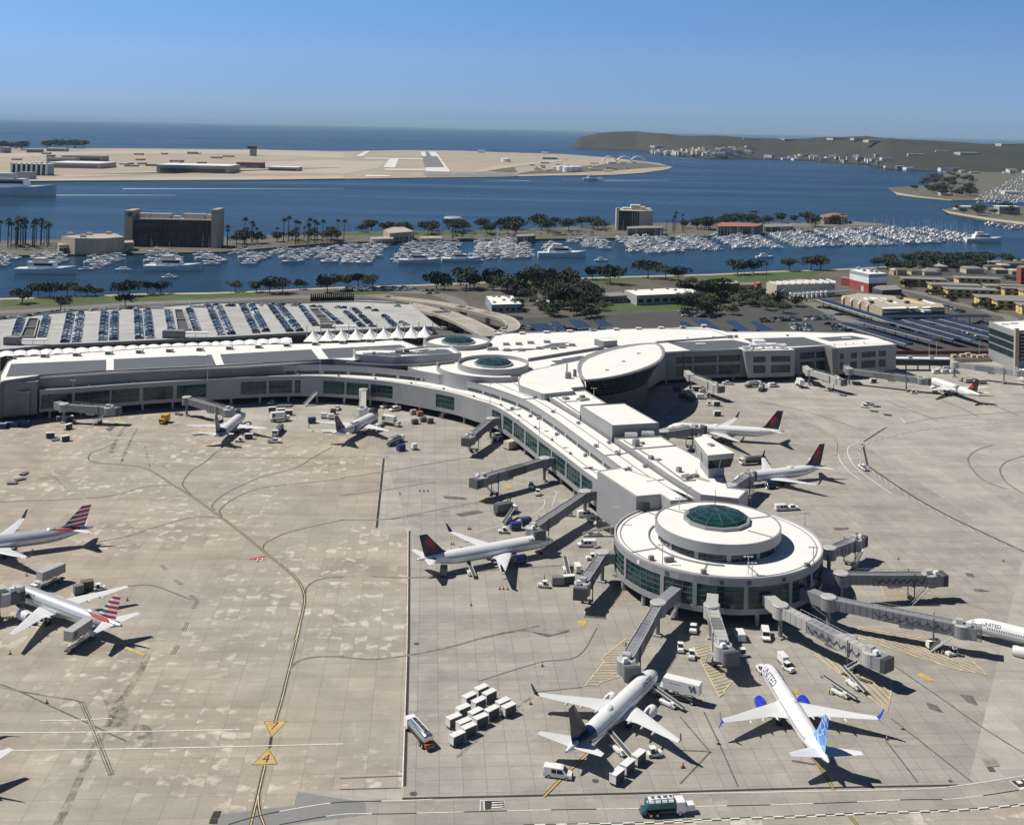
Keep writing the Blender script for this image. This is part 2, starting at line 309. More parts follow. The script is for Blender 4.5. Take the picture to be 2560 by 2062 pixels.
def inpoly(x, y, poly):
    r = False; j = len(poly) - 1
    for i in range(len(poly)):
        xi, yi, xj, yj = poly[i][0], poly[i][1], poly[j][0], poly[j][1]
        if (yi > y) != (yj > y) and x < (xj - xi) * (y - yi) / (yj - yi) + xi: r = not r
        j = i
    return r
rnd = random.Random(7)
_zc = [0]
def zed(z, k=0.00025):
    _zc[0] += 1; return z + _zc[0] * k     # every sheet lies at a height of its own
def sheet(name, pts, z, m, kind='structure', name2=None):
    z = zed(z)
    b = MB(); b.face([(p[0], p[1], z) for p in pts], m); o = b.build(name)
    if sum(pts[i][0] * pts[(i + 1) % len(pts)][1] - pts[(i + 1) % len(pts)][0] * pts[i][1] for i in range(len(pts))) < 0: o.data.flip_normals()
    return struct(o, kind)
ZW = -1.6
sheet('water', [(-60000, 300), (60000, 300), (60000, 90000), (-60000, 90000)], ZW, 'water')
def landmass(name, pts, m, z=0.0):
    b = MB(); b.prism(pts, ZW - 2, z, 'dirt', m, False); return struct(b.build(name))
SHORE = [P(0, -300, 752), P(0, 0, 745), P(1, 450, 1103), P(1, 900, 1085), P(1, 1300, 1080), P(1, 1600, 1070), P(2, 0, 1045), P(2, 500, 1030), P(2, 880, 1015), P(2, 1120, 1000), P(2, 1800, 978), P(3, 180, 965), P(3, 600, 945), P(3, 930, 935), P(3, 1200, 922), P(3, 1600, 900), P(3, 2155, 872), P(0, 2900, 620)]
main = [(-700, 40), (700, 40), (1100, 700)] + [(p.x, p.y) for p in reversed(SHORE)] + [(-900, 780)]
landmass('ground', main, 'dirt')
def offs(pts, dy): return [(p.x, p.y + dy) for p in pts]
sheet('shore_path', offs(SHORE, -1.5) + offs(list(reversed(SHORE)), -8), 0.012, 'sand')
sheet('lawn', [P(4, 30, 130 + 752 - 752), P(4, 450, 100), P(4, 900, 87), P(4, 1600, 72), P(4, 1600, 100), P(4, 1000, 128), P(4, 600, 145), P(4, 0, 170)], 0.008, 'lawn')
sheet('lawn', [P(2, 0, 1070), P(2, 300, 1076), P(2, 300, 1090), P(2, 0, 1100)], 0.008, 'lawn')
sheet('lawn', [P(2, 880, 1025), P(2, 1120, 1008), P(2, 1800, 984), P(2, 1890, 992), P(2, 1600, 1035), P(2, 1350, 1050), P(2, 900, 1040)], 0.008, 'lawn')
sheet('lawn', [P(3, 175, 970), P(3, 600, 950), P(3, 930, 942), P(3, 800, 985), P(3, 180, 1022)], 0.008, 'lawn')
sheet('lawn', [P(2, 1600, 1160), P(2, 2155, 1150), P(2, 2155, 1190), P(2, 1700, 1195)], 0.008, 'lawn')
sheet('lawn', [P('B6', 0, 500), P('B6', 120, 510), P('B6', 180, 570), P('B6', 0, 580)], 0.008, 'lawn')
rd = MB(); rd.path(smooth_path([P(1, -200, 1215), P(1, 450, 1178), P(1, 840, 1150), P(1, 1400, 1128), P(1, 1900, 1108), P(2, 60, 1108), P(2, 330, 1096)]), 13, 'road', 0.016); struct(rd.build('road'))
rd = MB(); rd.path(smooth_path([P(2, 200, 1060), P(2, 420, 1075), P(2, 600, 1090), P(2, 720, 1130), P(2, 760, 1180)]), 12, 'road', 0.02); struct(rd.build('road'))
rd = MB(); rd.path(smooth_path([P(3, 1350, 1060), P(3, 1500, 1085), P(3, 1760, 1155), P(3, 2050, 1230), P('B5', 2000, 800), P('B5', 2300, 900)]), 9, 'road', 0.02); struct(rd.build('road'))
rd = MB(); rd.path(smooth_path([P('B6', 1560, 460), P('B6', 1800, 560), P('B6', 2155, 720), P('B5', 330, 800)]), 12, 'road', 0.02); struct(rd.build('road'))
sheet('parking_lot', [P(2, 260, 1045), P(2, 430, 1040), P(2, 560, 1050), P(2, 560, 1080), P(2, 260, 1060)], 0.012, 'asphalt')
sheet('parking_lot', [P(5, 1000, 350), P(5, 1130, 240), P(5, 2155, 195), P('B6', 1560, 470), P('B6', 2155, 740), P('B5', 400, 700), P('B5', 1700, 740), P('B5', 1900, 900), P('B5', 1750, 1253), P(6, 1900, 700), P(6, 1350, 700), P(6, 300, 560), P(5, 1800, 400)], 0.004, 'asphalt')
sheet('parking_lot', [P('B5', 450, 130), P('B5', 1300, 90), P('B5', 2155, 120), P('B5', 2155, 260), P('B5', 1200, 250), P('B5', 500, 220)], 0.006, 'asphalt')
sheet('road', [P(4, -300, 440 + 40), P(4, 1900, 400 + 20), P(5, 500, 350), P(5, 560, 300), P(4, 1880, 380), P(4, -300, 420)], 0.012, 'asphalt')
BL = P(8, 275, 370), P(11, 405, 1010)
apron_all = [(-420, 60), (420, 60), P('B5', 2300, 1253), P(6, 1350, 690), P('A3', 1300, 700), (40, 520), (-10, 545), (-250, 545), (-420, 500)]
sheet('apron_right', apron_all, 0.01, 'apron_far')
sheet('apron_middle', [P(11, 395, 1095), P(12, 1800, 1215), P(9, 2155, 960), P(9, 1145, 275), P(9, 1000, 240), P(9, 560, 0), P('A3', 1500, 900), (60, 470), (20, 520), P(7, 2100, -20), P(8, 150, 200), P(8, 280, 370), P(8, 440, 800)], 0.014, 'apron_grey')
sheet('apron_left', [P(10, -400, 1400), P(10, 1300, 1250), P(10, 1400, 1180), P(10, 1830, 1125), P(10, 1870, 1040), P(11, 395, 1010), P(8, 440, 805), P(8, 225, 800), P(8, 275, 365), P(8, 150, 200), P(7, 1500, -60), P(7, 900, -250), P(4, 0, 800), P(7, -500, 0), P(7, -600, 800)], 0.018, 'apron_tan')
sheet('apron_road', [(-70, 130), (420, 130), P('F1', 2300, 420), P('F1', 1000, 620), P(12, 0, 1262), P(11, 1200, 1082), P(11, 400, 1100), P(10, 1860, 1040), P(10, 1840, 1125), P(10, 1390, 1180)], 0.022, 'lane_concrete')
sheet('apron_patch', [P(10, 1390, 1185), P(10, 1840, 1130), P(10, 1865, 1045), P(11, 160, 1110), P(11, 165, 1190), P(11, -300, 1250), P(10, 1560, 1300), P(10, 1320, 1260)], 0.024, 'taxi_asphalt')
sheet('apron_front', [(-50, 120), (420, 120), P('F1', 2300, 930), P('F1', 1500, 1040), P('F1', 0, 1110), P(12, 0, 1440), P(11, 1200, 1250)], 0.026, 'apron_tan')
def strip(name, c, pts, wd, m, z=0.034, sm=True, kind='structure'):
    b = MB(); p = [P(*q) if len(q) == 3 else P(c, *q) for q in pts]
    b.path(smooth_path(p) if sm and len(p) > 2 else p, wd, m, zed(z)); return struct(b.build(name), kind)
def double_line(c, pts, m='mark_black', w0=1.15, w1=0.34, m1='mark_cream', w2=0.16):
    strip('taxiway_line', c, pts, w0, 'stain_track', 0.030); strip('taxiway_line', c, pts, w1 * 2.0, m, 0.036); strip('taxiway_line', c, pts, w2 * 1.3, m1, 0.042)
strip('drain', 8, [(275, 365), (230, 800)], 0.75, 'mark_black', 0.032); strip('drain', 11, [(435, -590), (432, 0), (420, 500), (405, 1010)], 0.62, 'mark_black', 0.032)
strip('drain_edge', 11, [(427, -590), (424, 0), (410, 500), (392, 1010)], 0.3, 'mark_white', 0.030); strip('drain_edge', 11, [(440, 0), (429, 500), (414, 1010)], 0.25, 'stain_track', 0.030)
strip('drain', 11, [(390, 1087), (1600, 1060), (2155, 1046), (12 and 2155, 1046)], 0.6, 'mark_black', 0.038, False); strip('drain', 12, [(0, 1250), (900, 1225), (1745, 1209)], 0.6, 'mark_black', 0.038)
strip('drain', 9, [(1145, 275), (1175, 410)], 0.8, 'mark_black', 0.034); strip('drain', 9, [(1180, 415), (1440, 590), (1700, 735), (2155, 950)], 0.7, 'mark_black', 0.034); strip('drain', 9, [(1150, 262), (1300, 165)], 0.7, 'mark_black', 0.034)
double_line(7, [(560, 130), (640, 145), (760, 155), (900, 175), (1000, 225), (1090, 285), (1200, 350), (1380, 480), (1500, 570), (1650, 695), (1750, 775), (1840, 850), (1890, 920), (1908, 985), (1900, 1060), (1870, 1180), (1850, 1253)])
double_line(10, [(1880, 0), (1845, 150), (1810, 285), (1775, 430), (1727, 600)])
strip('taxiway_line', 10, [(1700, 700), (1690, 770)], 0.6, 'mark_black', 0.036)
double_line(10, [(1660, 880), (1640, 960), (1615, 1070), (1570, 1253)]); double_line(10, [(1618, 1070), (1620, 1130), (1635, 1200), (1660, 1265)])
for pts in ([(1360, 70), (1290, 135), (1200, 190), (1150, 255), (1150, 290), (1200, 345)], [(2080, 45), (1960, 110), (1850, 175), (1660, 225), (1500, 290), (1390, 350), (1330, 410), (1345, 440)], [(2155, 245), (1900, 270), (1640, 300), (1480, 360), (1380, 435), (1390, 480)], [(1650, 690), (1655, 655), (1700, 625), (1800, 580), (1960, 540), (2155, 500)], [(1908, 985), (1925, 920), (1980, 880), (2060, 862), (2155, 857)], [(1390, 490), (1270, 480), (1130, 500), (960, 550), (790, 605), (600, 640)], [(1090, 285), (990, 285), (880, 300), (740, 340), (560, 365), (200, 380), (0, 388)], [(665, 150), (590, 140), (555, 120), (570, 85), (640, 55), (720, 20)]):
    strip('taxiway_line', 7, pts, 0.75, 'stain_track', 0.031); strip('taxiway_line', 7, pts, 0.22, 'mark_black', 0.036)
for c, pts in ((10, [(1812, 280), (1850, 240), (1900, 215), (1990, 200), (2155, 198)]), (11, [(0, 200), (200, 215), (430, 190), (700, 135), (900, 80), (1250, 5)]), (8, [(0, 490), (300, 445), (650, 385), (900, 345)]), (8, [(0, 750), (300, 745), (600, 690), (900, 630)]), (8, [(0, 600), (300, 560), (600, 510)]), (8, [(200, 1105), (500, 1110), (1000, 1060), (1500, 1030)])):
    strip('tyre_track', c, pts, 0.9, 'stain_track', 0.032); strip('tyre_track', c, pts, 0.3, 'stain_dark', 0.035)
for c, pts, wd in ((7, [(730, 0), (705, 80)], 1.2), (7, [(825, 0), (790, 80), (760, 145)], .8), (7, [(905, 30), (930, 130), (945, 190)], .6), (7, [(970, 120), (1100, 225)], .4), (7, [(330, 220), (460, 350)], .5), (10, [(930, 180), (860, 330), (760, 470), (690, 600), (560, 830), (440, 1090), (360, 1253)], 1.6), (10, [(690, 420), (740, 560), (740, 640)], 4.0), (10, [(830, 640), (900, 660), (905, 770)], 3.0), (4, [(800, 890), (720, 1020), (690, 1080)], 1.5), (4, [(860, 930), (790, 1060), (760, 1140)], 1.0), (7, [(1065, 245), (1340, 110)], .3), (7, [(0, 175), (560, 172), (700, 165)], .5), (11, [(725, 835), (1040, 570), (1240, 420)], 0.8), (8, [(300, 750), (560, 715), (900, 640)], 0.8), (11, [(900, 80), (1100, 40), (1430, 35)], 1.0)):
    strip('stain', c, pts, wd, 'stain_soft', 0.0335)
strip('joint_line', 7, [(1330, 110), (2155, 110)], 0.35, 'stain_dark', 0.034); strip('joint_line', 8, [(0, 358), (310, 358)], 0.3, 'stain_dark', 0.034)
def checker(c, pts, wd, z, n_len=1.6):
    p = sub_poly(smooth_path([P(*q) if len(q) == 3 else P(c, *q) for q in pts]), 0.4); acc = [p[0]]; d = 0
    for a, b2 in zip(p, p[1:]):
        d += (b2 - a).length
        if d >= n_len: acc.append(b2); d = 0
    w_, k_ = MB(), MB(); z = zed(z)
    for i in range(len(acc) - 1):
        a, b2 = acc[i], acc[i + 1]; dr = (b2 - a).normalized(); n = Vector((-dr.y, dr.x, 0)) * wd
        for s_, mm in ((1, w_ if i % 2 else k_), (-1, k_ if i % 2 else w_)):
            q = [a, b2, b2 + n * s_, a + n * s_]; 
            if s_ < 0: q.reverse()
            mm.face([(v.x, v.y, z) for v in q], 'mark_white' if mm is w_ else 'mark_black')
    struct(w_.build('lane_marking')); struct(k_.build('lane_marking'))
checker('F1', [(12, -100, 1437), (12, 600, 1410), (12, 1200, 1385), (12, 1700, 1368), (12, 1950, 1350), (12, 2155, 1330), (12, 2500, 1285)], 0.34, 0.046, 1.75)
checker(11, [(11, 1150, 1256), (11, 1700, 1246), (11, 2300, 1228)], 0.34, 0.046, 1.75)
checker(9, [(2155, 130), (1900, 150), (1700, 170), (1480, 195), (1300, 235), (1180, 270), (1125, 310), (1110, 350), (1140, 395), (1220, 460), (1450, 615), (1750, 770), (2155, 955)], 0.3, 0.046, 2.2)
def dashes(c, pts, z, wd, L=6.0, a='mark_white', b='mark_black'):
    p = sub_poly(smooth_path([P(*q) if len(q) == 3 else P(c, *q) for q in pts]), 0.5); seg = [p[0]]; d = 0; k = 0
    for u, v in zip(p, p[1:]):
        d += (v - u).length; seg.append(v)
        if d > L:
            m_ = MB(); m_.path(seg, wd, a if k % 2 else b, zed(z)); struct(m_.build('lane_marking')); seg = [v]; d = 0; k += 1
dashes(10, [(1430, 1250), (1600, 1200), (1850, 1150), (11, 0, 1110), (11, 390, 1100), (11, 720, 1085)], 0.046, 0.26, 9)
dashes(11, [(-380, 1250), (0, 1187), (300, 1183), (730, 1172), (1300, 1158), (1800, 1150), (12, 0, 1345), (12, 800, 1325), (12, 1400, 1300), (12, 1750, 1292), (12, 2155, 1235)], 0.046, 0.22, 8)
strip('lane_marking', 12, [(0, 1262), (900, 1246), (1500, 1232), (1800, 1205), (2155, 1150)], 0.22, 'mark_white', 0.046)
for pts in ([(990, 235), (985, 290), (990, 340), (1010, 390), (1060, 450), (1130, 500)], [(1120, 262), (1060, 290), (1050, 330), (1070, 380), (1110, 430), (1200, 500), (1330, 590)], [(1180, 210), (1300, 165), (1400, 150), (1400, 130), (1380, 110)], [(1390, 150), (1600, 115), (1800, 95), (2155, 75)]):
    strip('lane_marking', 9, pts, 0.35, 'mark_white' if pts[0][0] != 1390 else 'stain_dark', 0.04)
strip('lane_marking', 9, [(985, 240), (986, 340)], 0.3, 'mark_red', 0.045); strip('lane_marking', 9, [(990, 345), (950, 348)], 0.3, 'mark_red', 0.045)
for pts in ([(450, 0), (800, 75), (1190, 205)], [(1280, 0), (1480, 80), (1620, 130)], [(1640, 0), (1780, 60), (1870, 105)], [(1880, 0), (2120, 95)], [(2155, 350), (2060, 380), (2010, 420), (2010, 460), (2050, 520), (2155, 590)], [(1960, 280), (1850, 320), (1805, 370), (1830, 430), (1900, 500), (2050, 560)]):
    strip('taxiway_line', 9, pts, 0.8, 'stain_track', 0.031); strip('taxiway_line', 9, pts, 0.25, 'stain_dark', 0.036)
for pts in ([(1340, 460), (1600, 640), (1900, 850), (2155, 1010)], [(0, 990), (180, 1000), (170, 1020), (0, 1200)], [(150, 750), (250, 960), (365, 1220)], [(1320, 790), (1500, 930), (1830, 1190)], [(1290, 930), (1490, 1190)], [(0, 780), (180, 990)]):
    strip('stand_line', 12, pts, 0.34, 'stain_dark', 0.036)
for pts in ([(830, 1035), (900, 1130), (965, 1240)], [(1060, 1400), (1110, 1458)]):
    strip('stand_line', 12, pts, 0.75, 'mark_black', 0.036); strip('stand_line', 12, pts, 0.4, 'mark_amber', 0.041); strip('stand_line', 12, pts, 0.12, 'mark_black', 0.044)
strip('stand_line', 11, [(1560, 800), (1450, 900), (1365, 985), (1275, 1078)], 0.75, 'mark_black', 0.036); strip('stand_line', 11, [(1560, 800), (1450, 900), (1365, 985), (1275, 1078)], 0.4, 'mark_amber', 0.041)
for pts in ([(865, 353), (1250, 235), (1490, 195), (1610, 20)], [(1230, 420), (1520, 390)], [(0, 1030), (380, 1020)], [(0, 960), (390, 945)]):
    strip('stand_line', 11, pts, 0.28, 'stain_dark', 0.036)
for c, pts in ((10, [(0, 372), (130, 420), (300, 500), (560, 620), (795, 730)]), (7, [(800, 915), (960, 912), (1195, 1000)])): strip('stand_line', c, pts, 0.4, 'stain_dark', 0.036)
for c, pts in ((10, [(510, 480), (600, 690), (697, 938)]), (7, [(1195, 972), (1235, 1010), (1212, 1055)]), (7, [(1172, 1145), (1150, 1195)]), (10, [(1112, 128), (1080, 185)]), (7, [(1010, 783), (1040, 812)]), (7, [(1098, 875), (1135, 905)])):
    strip('stand_line', c, pts, 1.1, 'stain_dark', 0.036, False); strip('stand_line', c, pts, 0.75, 'apron_tan', 0.04, False); strip('stand_line', c, pts, 0.3, 'stain_dark', 0.043, False)
dashes(10, [(0, 390), (120, 415), (300, 445), (470, 472), (515, 490)], 0.04, 0.4, 5, 'stain_dark', 'stain_track')
strip('stand_line', 10, [(770, 135), (840, 165), (905, 190)], 0.9, 'mark_amber', 0.038)
for y0, y1, x0, x1 in ((675, 655, 0, 1500), (788, 745, 0, 2150), (600, 585, 250, 700)):
    strip('paving_seam', 10, [(x0, y0), ((x0 + x1) / 2, (y0 + y1) / 2 + 4), (x1, y1)], 0.3, 'mark_white', 0.033)
from math import atan2
def textmesh(txt, size, font_shear=0.0, bold=0.0):
    cu = bpy.data.curves.new('lettering', 'FONT'); cu.body = txt; cu.size = size; cu.shear = font_shear; cu.offset = bold; cu.align_x = 'CENTER'; cu.align_y = 'CENTER'; cu.fill_mode = 'FRONT'; cu.resolution_u = 3
    ob = bpy.data.objects.new('lettering', cu); COL.objects.link(ob); dg = bpy.context.evaluated_depsgraph_get(); dg.update()
    me = bpy.data.meshes.new_from_object(ob.evaluated_get(dg)); v = [tuple(x.co) for x in me.vertices]; f = [tuple(p.vertices) for p in me.polygons]
    bpy.data.objects.remove(ob); bpy.data.curves.remove(cu); bpy.data.meshes.remove(me); return v, f
def ground_sign(c, tri, txt, m='mark_amber', sc=1.0):
    p = PS(c, tri); ce = sum(p, Vector()) / 3
    b = MB(); b.face([(q.x, q.y, 0.050) for q in p], 'mark_black'); q2 = [ce + (q - ce) * 0.93 for q in p]; b.face([(q.x, q.y, 0.055) for q in q2], m)
    v, f = textmesh(txt, 3.6 * sc); i = len(b.v); b.v += [(ce.x + x * 0.8, ce.y + y * 1.15, 0.060) for x, y, z in v]; b.f += [tuple(i + k for k in ff) for ff in f]; b.m += [b.mi('mark_black')] * len(f)
    o = b.build('taxiway_sign')
    for pl in o.data.polygons:
        if pl.normal.z < 0: pl.flip()
    struct(o)
ground_sign('F2', [(340, 245), (683, 240), (455, 470)], '7'); ground_sign('F2', [(175, 875), (543, 862), (412, 625)], '4')
b = MB(); b.face([(q.x, q.y, 0.05) for q in PS(7, [(1605, 762), (1660, 750), (1640, 732), (1590, 742)])], 'mark_red'); b.path(PS(7, [(1562, 748), (1668, 727)]), 0.7, 'mark_red', 0.046)
i = len(b.v); v, f = textmesh('J2', 3.0); ce = P(7, 1628, 748); b.v += [(ce.x + x, ce.y + y, 0.056) for x, y, z in v]; b.f += [tuple(i + k for k in ff) for ff in f]; b.m += [b.mi('mark_white')] * len(f); struct(b.build('taxiway_sign'))
def rect(c, pts, m, z=0.05, name='road_stencil'):
    z = zed(z); b = MB(); b.face([(q.x, q.y, z) for q in PS(c, pts)], m); o = b.build(name)
    for pl in o.data.polygons:
        if pl.normal.z < 0: pl.flip()
    return struct(o)
rect(11, [(875, 1165), (1035, 1150), (1030, 1097), (878, 1097)], 'mark_white', 0.048); rect(11, [(908, 1160), (1032, 1147), (1027, 1100), (905, 1101)], 'mark_black', 0.052); rect(11, [(880, 1163), (900, 1161), (897, 1101), (882, 1101)], 'taxi_asphalt', 0.052)
for k in range(3): rect(11, [(948 + k * 2, 1150 - k * 16), (1026, 1142 - k * 15), (1025, 1136 - k * 14), (948 + k * 2, 1141 - k * 15)], 'mark_white', 0.056)
rect('F1', [(1890, 520), (2090, 680), (2400, 640), (2400, 440)], 'mark_white', 0.048); rect('F1', [(1915, 520), (2095, 665), (2380, 630), (2380, 455)], 'mark_black', 0.052)
for q in ([(2000, 520), (2060, 575), (2140, 560), (2085, 510)], [(2060, 640), (2110, 680), (2240, 650), (2190, 620)], [(2120, 480), (2160, 520), (2260, 500), (2220, 470)]): rect('F1', q, 'mark_white', 0.056)
rect(10, [(1320, 1208), (1372, 1208), (1388, 1165), (1340, 1168)], 'mark_black', 0.05); rect(10, [(1308, 1245), (1360, 1245), (1366, 1212), (1318, 1212)], 'mark_black', 0.05)
for q in ([(1535, 350), (1650, 348), (1600, 275), (1485, 278)], [(815, 540), (875, 538), (840, 495), (780, 497)]): rect('F1', q, 'metal_dark', 0.05, 'hatch_plate')
rect('F1', [(1480, 275), (1720, 250), (1640, 110), (1395, 120)], 'stain_track', 0.045, 'stain')
for c, x, y in ((11, 460, 1056), ('E2', 1285, 396), (11, 478, 118), (11, 1600, 976)):
    p = P(c, x, y); b = MB(); b.disc((p.x, p.y), 0.7, 0.05, 'metal_dark', 20); struct(b.build('manhole_cover'))
def hatch(c, poly, step=1.5, wd=0.34, ang=0.0, m='mark_cream', z=0.04):
    z = zed(z, .0004); p = [Vector((q.x, q.y)) for q in PS(c, poly)]; b = MB(); b.path([(q.x, q.y, z + .003) for q in p + [p[0]]], wd, m)
    d = Vector((math.cos(ang), math.sin(ang))); n = Vector((-d.y, d.x)); lo = min(q.dot(n) for q in p); hi = max(q.dot(n) for q in p); t = lo + step / 2
    while t < hi:
        xs = []
        for i in range(len(p)):
            a, e = p[i], p[(i + 1) % len(p)]; da, de = a.dot(n) - t, e.dot(n) - t
            if da * de < 0: k = da / (da - de); xs.append((a + (e - a) * k).dot(d))
        xs.sort()
        for s0, s1 in zip(xs[::2], xs[1::2]):
            q0, q1 = d * s0 + n * t, d * s1 + n * t; b.path([(q0.x, q0.y, z), (q1.x, q1.y, z)], wd, m)
        t += step
    struct(b.build('hatched_marking'))
hatch('C1', [(420, 490), (470, 490), (720, 560), (560, 700), (360, 760), (340, 960), (100, 1035), (60, 1080), (-90, 1080), (150, 780), (125, 730)], 1.3, 0.3, R(3))
hatch('C1', [(1260, 570), (1480, 560), (1560, 830), (1840, 940), (1660, 1130), (1650, 1170), (1600, 1220)], 1.3, 0.3, R(28))
hatch('C2', [(680, 785), (820, 760), (1000, 870), (1390, 1080), (1650, 1110), (1640, 1260), (1600, 1500), (1200, 1180)], 1.35, 0.36, R(100))
hatch('C3', [(100, 830), (210, 870), (950, 990), (1500, 1260), (1700, 1440), (1300, 1370), (20, 960)], 1.35, 0.36, R(-52))
hatch('C3', [(345, 280), (420, 300), (640, 340), (1190, 470), (1640, 600), (1000, 500), (780, 550), (420, 480), (390, 400)], 1.2, 0.24, R(-40))
hatch(8, [(1700, 1150), (1880, 1120), (2100, 1250), (1700, 1260)], 1.2, 0.2, R(5))
for c, q in (('E3', [(950, 0), (1110, 20), (1080, 50), (960, 30)]), ('E3', [(1990, 1300), (2100, 1290), (2080, 1370), (2030, 1350)]), ('C4', [(300, 740), (440, 720), (500, 785), (340, 780)]), ('C3', [(1050, 150), (1165, 150), (1195, 215), (1050, 230)]), ('C2', [(1950, 1030), (2030, 1010), (2200, 1110), (2080, 1110)]), ('E2', [(955, 525), (1010, 520), (1020, 570), (975, 580)]), ('C4', [(600, 555), (640, 530), (700, 600), (640, 610)]), (4, [(740, 868), (750, 850), (755, 880), (745, 890)])):
    rect(c, q, 'mark_amber', 0.04, 'stand_patch')
for c, pts, wd in (('C4', [(440, 470), (1000, 590), (1240, 640), (1250, 700), (1200, 830)], .25), ('C4', [(1100, 740), (1110, 800), (1040, 890), (890, 975), (600, 1060), (250, 1160)], .3), ('A1', [(860, 1000), (1300, 1090), (1700, 1160)], .2)):
    strip('lane_marking', c, pts, wd, 'mark_white', 0.04)
for c, q in ((11, [(1180, 40), (1330, 60), (1440, 30), (1430, 45), (1300, 75)]), (12, [(1750, 640), (1830, 650), (1870, 710), (1800, 690)]), (12, [(1540, 690), (1610, 710), (1650, 755), (1560, 730)]), (9, [(1785, 1085), (1830, 1085), (1850, 1110), (1800, 1105)]), (9, [(1835, 1185), (1890, 1185), (1950, 1200), (1850, 1200)]), (8, [(640, 600), (780, 610), (800, 625), (660, 618)]), (8, [(720, 715), (860, 690), (900, 705), (760, 730)]), (4, [(660, 935), (720, 900), (740, 900), (690, 950)]), (12, [(700, 1050), (850, 1075), (840, 1085), (700, 1060)]), (8, [(1700, 1095), (1780, 1090), (1800, 1105), (1720, 1110)]), (9, [(960, 800), (1060, 800), (1050, 812), (970, 815)])):
    rect(c, q, 'stain_dark', 0.038, 'stain')
HI = [P(1, -400, 862), P(1, 0, 850), P(1, 900, 835), P(1, 1400, 825), P(2, 0, 765), P(2, 700, 752), P(2, 1300, 745), P(2, 2155, 733), P(3, 500, 712), P(3, 900, 688), P(3, 1250, 672), P(3, 1310, 661), P(3, 1250, 648), P(3, 1100, 635), P(3, 800, 637), P(3, 400, 647), P(2, 2000, 645), P(2, 1000, 690), P(2, 0, 702), P(1, 1370, 738), P(1, 760, 745), P(1, 0, 755), P(1, -400, 758)]
landmass('island', [(p.x, p.y) for p in HI], 'island_soil')
sheet('lawn', [P(2, 0, 712), P(2, 230, 706), P(2, 560, 700), P(2, 1000, 695), P(2, 1000, 712), P(2, 500, 722), P(2, 0, 722)], 0.02, 'lawn')
sheet('island_path', [P(3, 560, 650), P(3, 1100, 640), P(3, 1290, 655), P(3, 1180, 660), P(3, 700, 668)], 0.02, 'road')
NI = [P(1, -600, 388), P(1, 0, 384), P(1, 500, 382), P(1, 1000, 380), P(1, 1500, 378), P(2, 0, 370), P(2, 500, 362), P(2, 1000, 357), P(2, 1300, 350), P(2, 1700, 345), P(2, 1900, 332), P(2, 2050, 310), P(2, 2085, 297), P(2, 2000, 272), P(2, 1880, 258), P(2, 1700, 238), P(2, 1400, 214), P(2, 1000, 203), P(2, 750, 193), P(2, 400, 190), P(1, 2155, 196), P(1, 1500, 186), P(1, 800, 178), P(1, 0, 178), P(1, -600, 180)]
landmass('airfield_land', [(p.x, p.y) for p in NI], 'airfield_soil')
_pz = [0]
def patch(c, pts, m, z=0.3, name='airfield_paving'):
    _pz[0] += 1; z = z + _pz[0] * 0.02; sheet(name, PS(c, pts, z), z, m)
patch(1, [(400, 345), (1000, 335), (2155, 335), (2155, 300), (1600, 318), (950, 340), (400, 360)], 'sand'); patch(1, [(0, 210), (700, 195), (1600, 185), (2155, 205), (2155, 240), (1500, 215), (700, 212), (0, 238)], 'sand'); patch(1, [(1650, 262), (2155, 250), (2155, 300), (1600, 298)], 'sand'); patch(2, [(0, 255), (300, 262), (240, 300), (0, 345)], 'sand')
patch(1, [(0, 385), (30, 372), (1000, 360), (2155, 350), (2155, 368), (1500, 374), (500, 380)], 'sand', 0.5)
patch(2, [(503, 200), (596, 200), (690, 326), (540, 322)], 'road', 0.5, 'runway'); patch(2, [(503, 200), (535, 200), (540, 228), (515, 228)], 'mark_white', 0.8, 'runway'); patch(2, [(555, 200), (596, 200), (612, 228), (575, 228)], 'mark_white', 0.8, 'runway'); patch(2, [(535, 297), (668, 297), (690, 326), (540, 322)], 'mark_white', 0.8, 'runway')
patch(2, [(590, 200), (600, 200), (690, 322), (672, 322)], 'mark_white', 0.9, 'runway'); patch(2, [(100, 228), (160, 195), (190, 195), (140, 228)], 'mark_white', 0.6); patch(2, [(270, 296), (312, 242), (370, 242), (345, 300)], 'mark_white', 0.6); patch(2, [(160, 238), (520, 241), (520, 247), (150, 243)], 'mark_white', 0.7); patch(2, [(280, 306), (540, 308), (540, 316), (280, 314)], 'mark_white', 0.7)
patch(2, [(850, 328), (930, 295), (1300, 255), (1420, 247), (1380, 262), (1000, 300), (900, 326)], 'sand', 0.6); patch(2, [(160, 345), (300, 347), (330, 354), (160, 356)], 'mark_white', 0.6); patch(2, [(520, 330), (1080, 330), (1120, 352), (540, 354)], 'taxi_asphalt', 0.4); patch(2, [(910, 320), (1010, 295), (1090, 295), (1110, 328)], 'island_soil', 0.45); patch(2, [(860, 330), (1010, 285), (1300, 262), (1290, 270), (1010, 305)], 'sand', 0.5)
patch(2, [(1100, 340), (1400, 330), (1700, 318), (1900, 300), (2060, 290), (1900, 268), (1700, 270), (1450, 300), (1200, 320)], 'island_soil', 0.4)
SI = [P(3, 1300, 425), P(3, 1360, 470), P(3, 1500, 488), P(3, 1700, 506), P(3, 1850, 505), P(3, 2155, 500), P(3, 2700, 480), P(3, 2700, 330), P(3, 2155, 325), P(3, 1700, 322), P(3, 1640, 345), P(3, 1620, 390), P(3, 1500, 412)]
landmass('peninsula', [(p.x, p.y) for p in SI], 'island_soil')
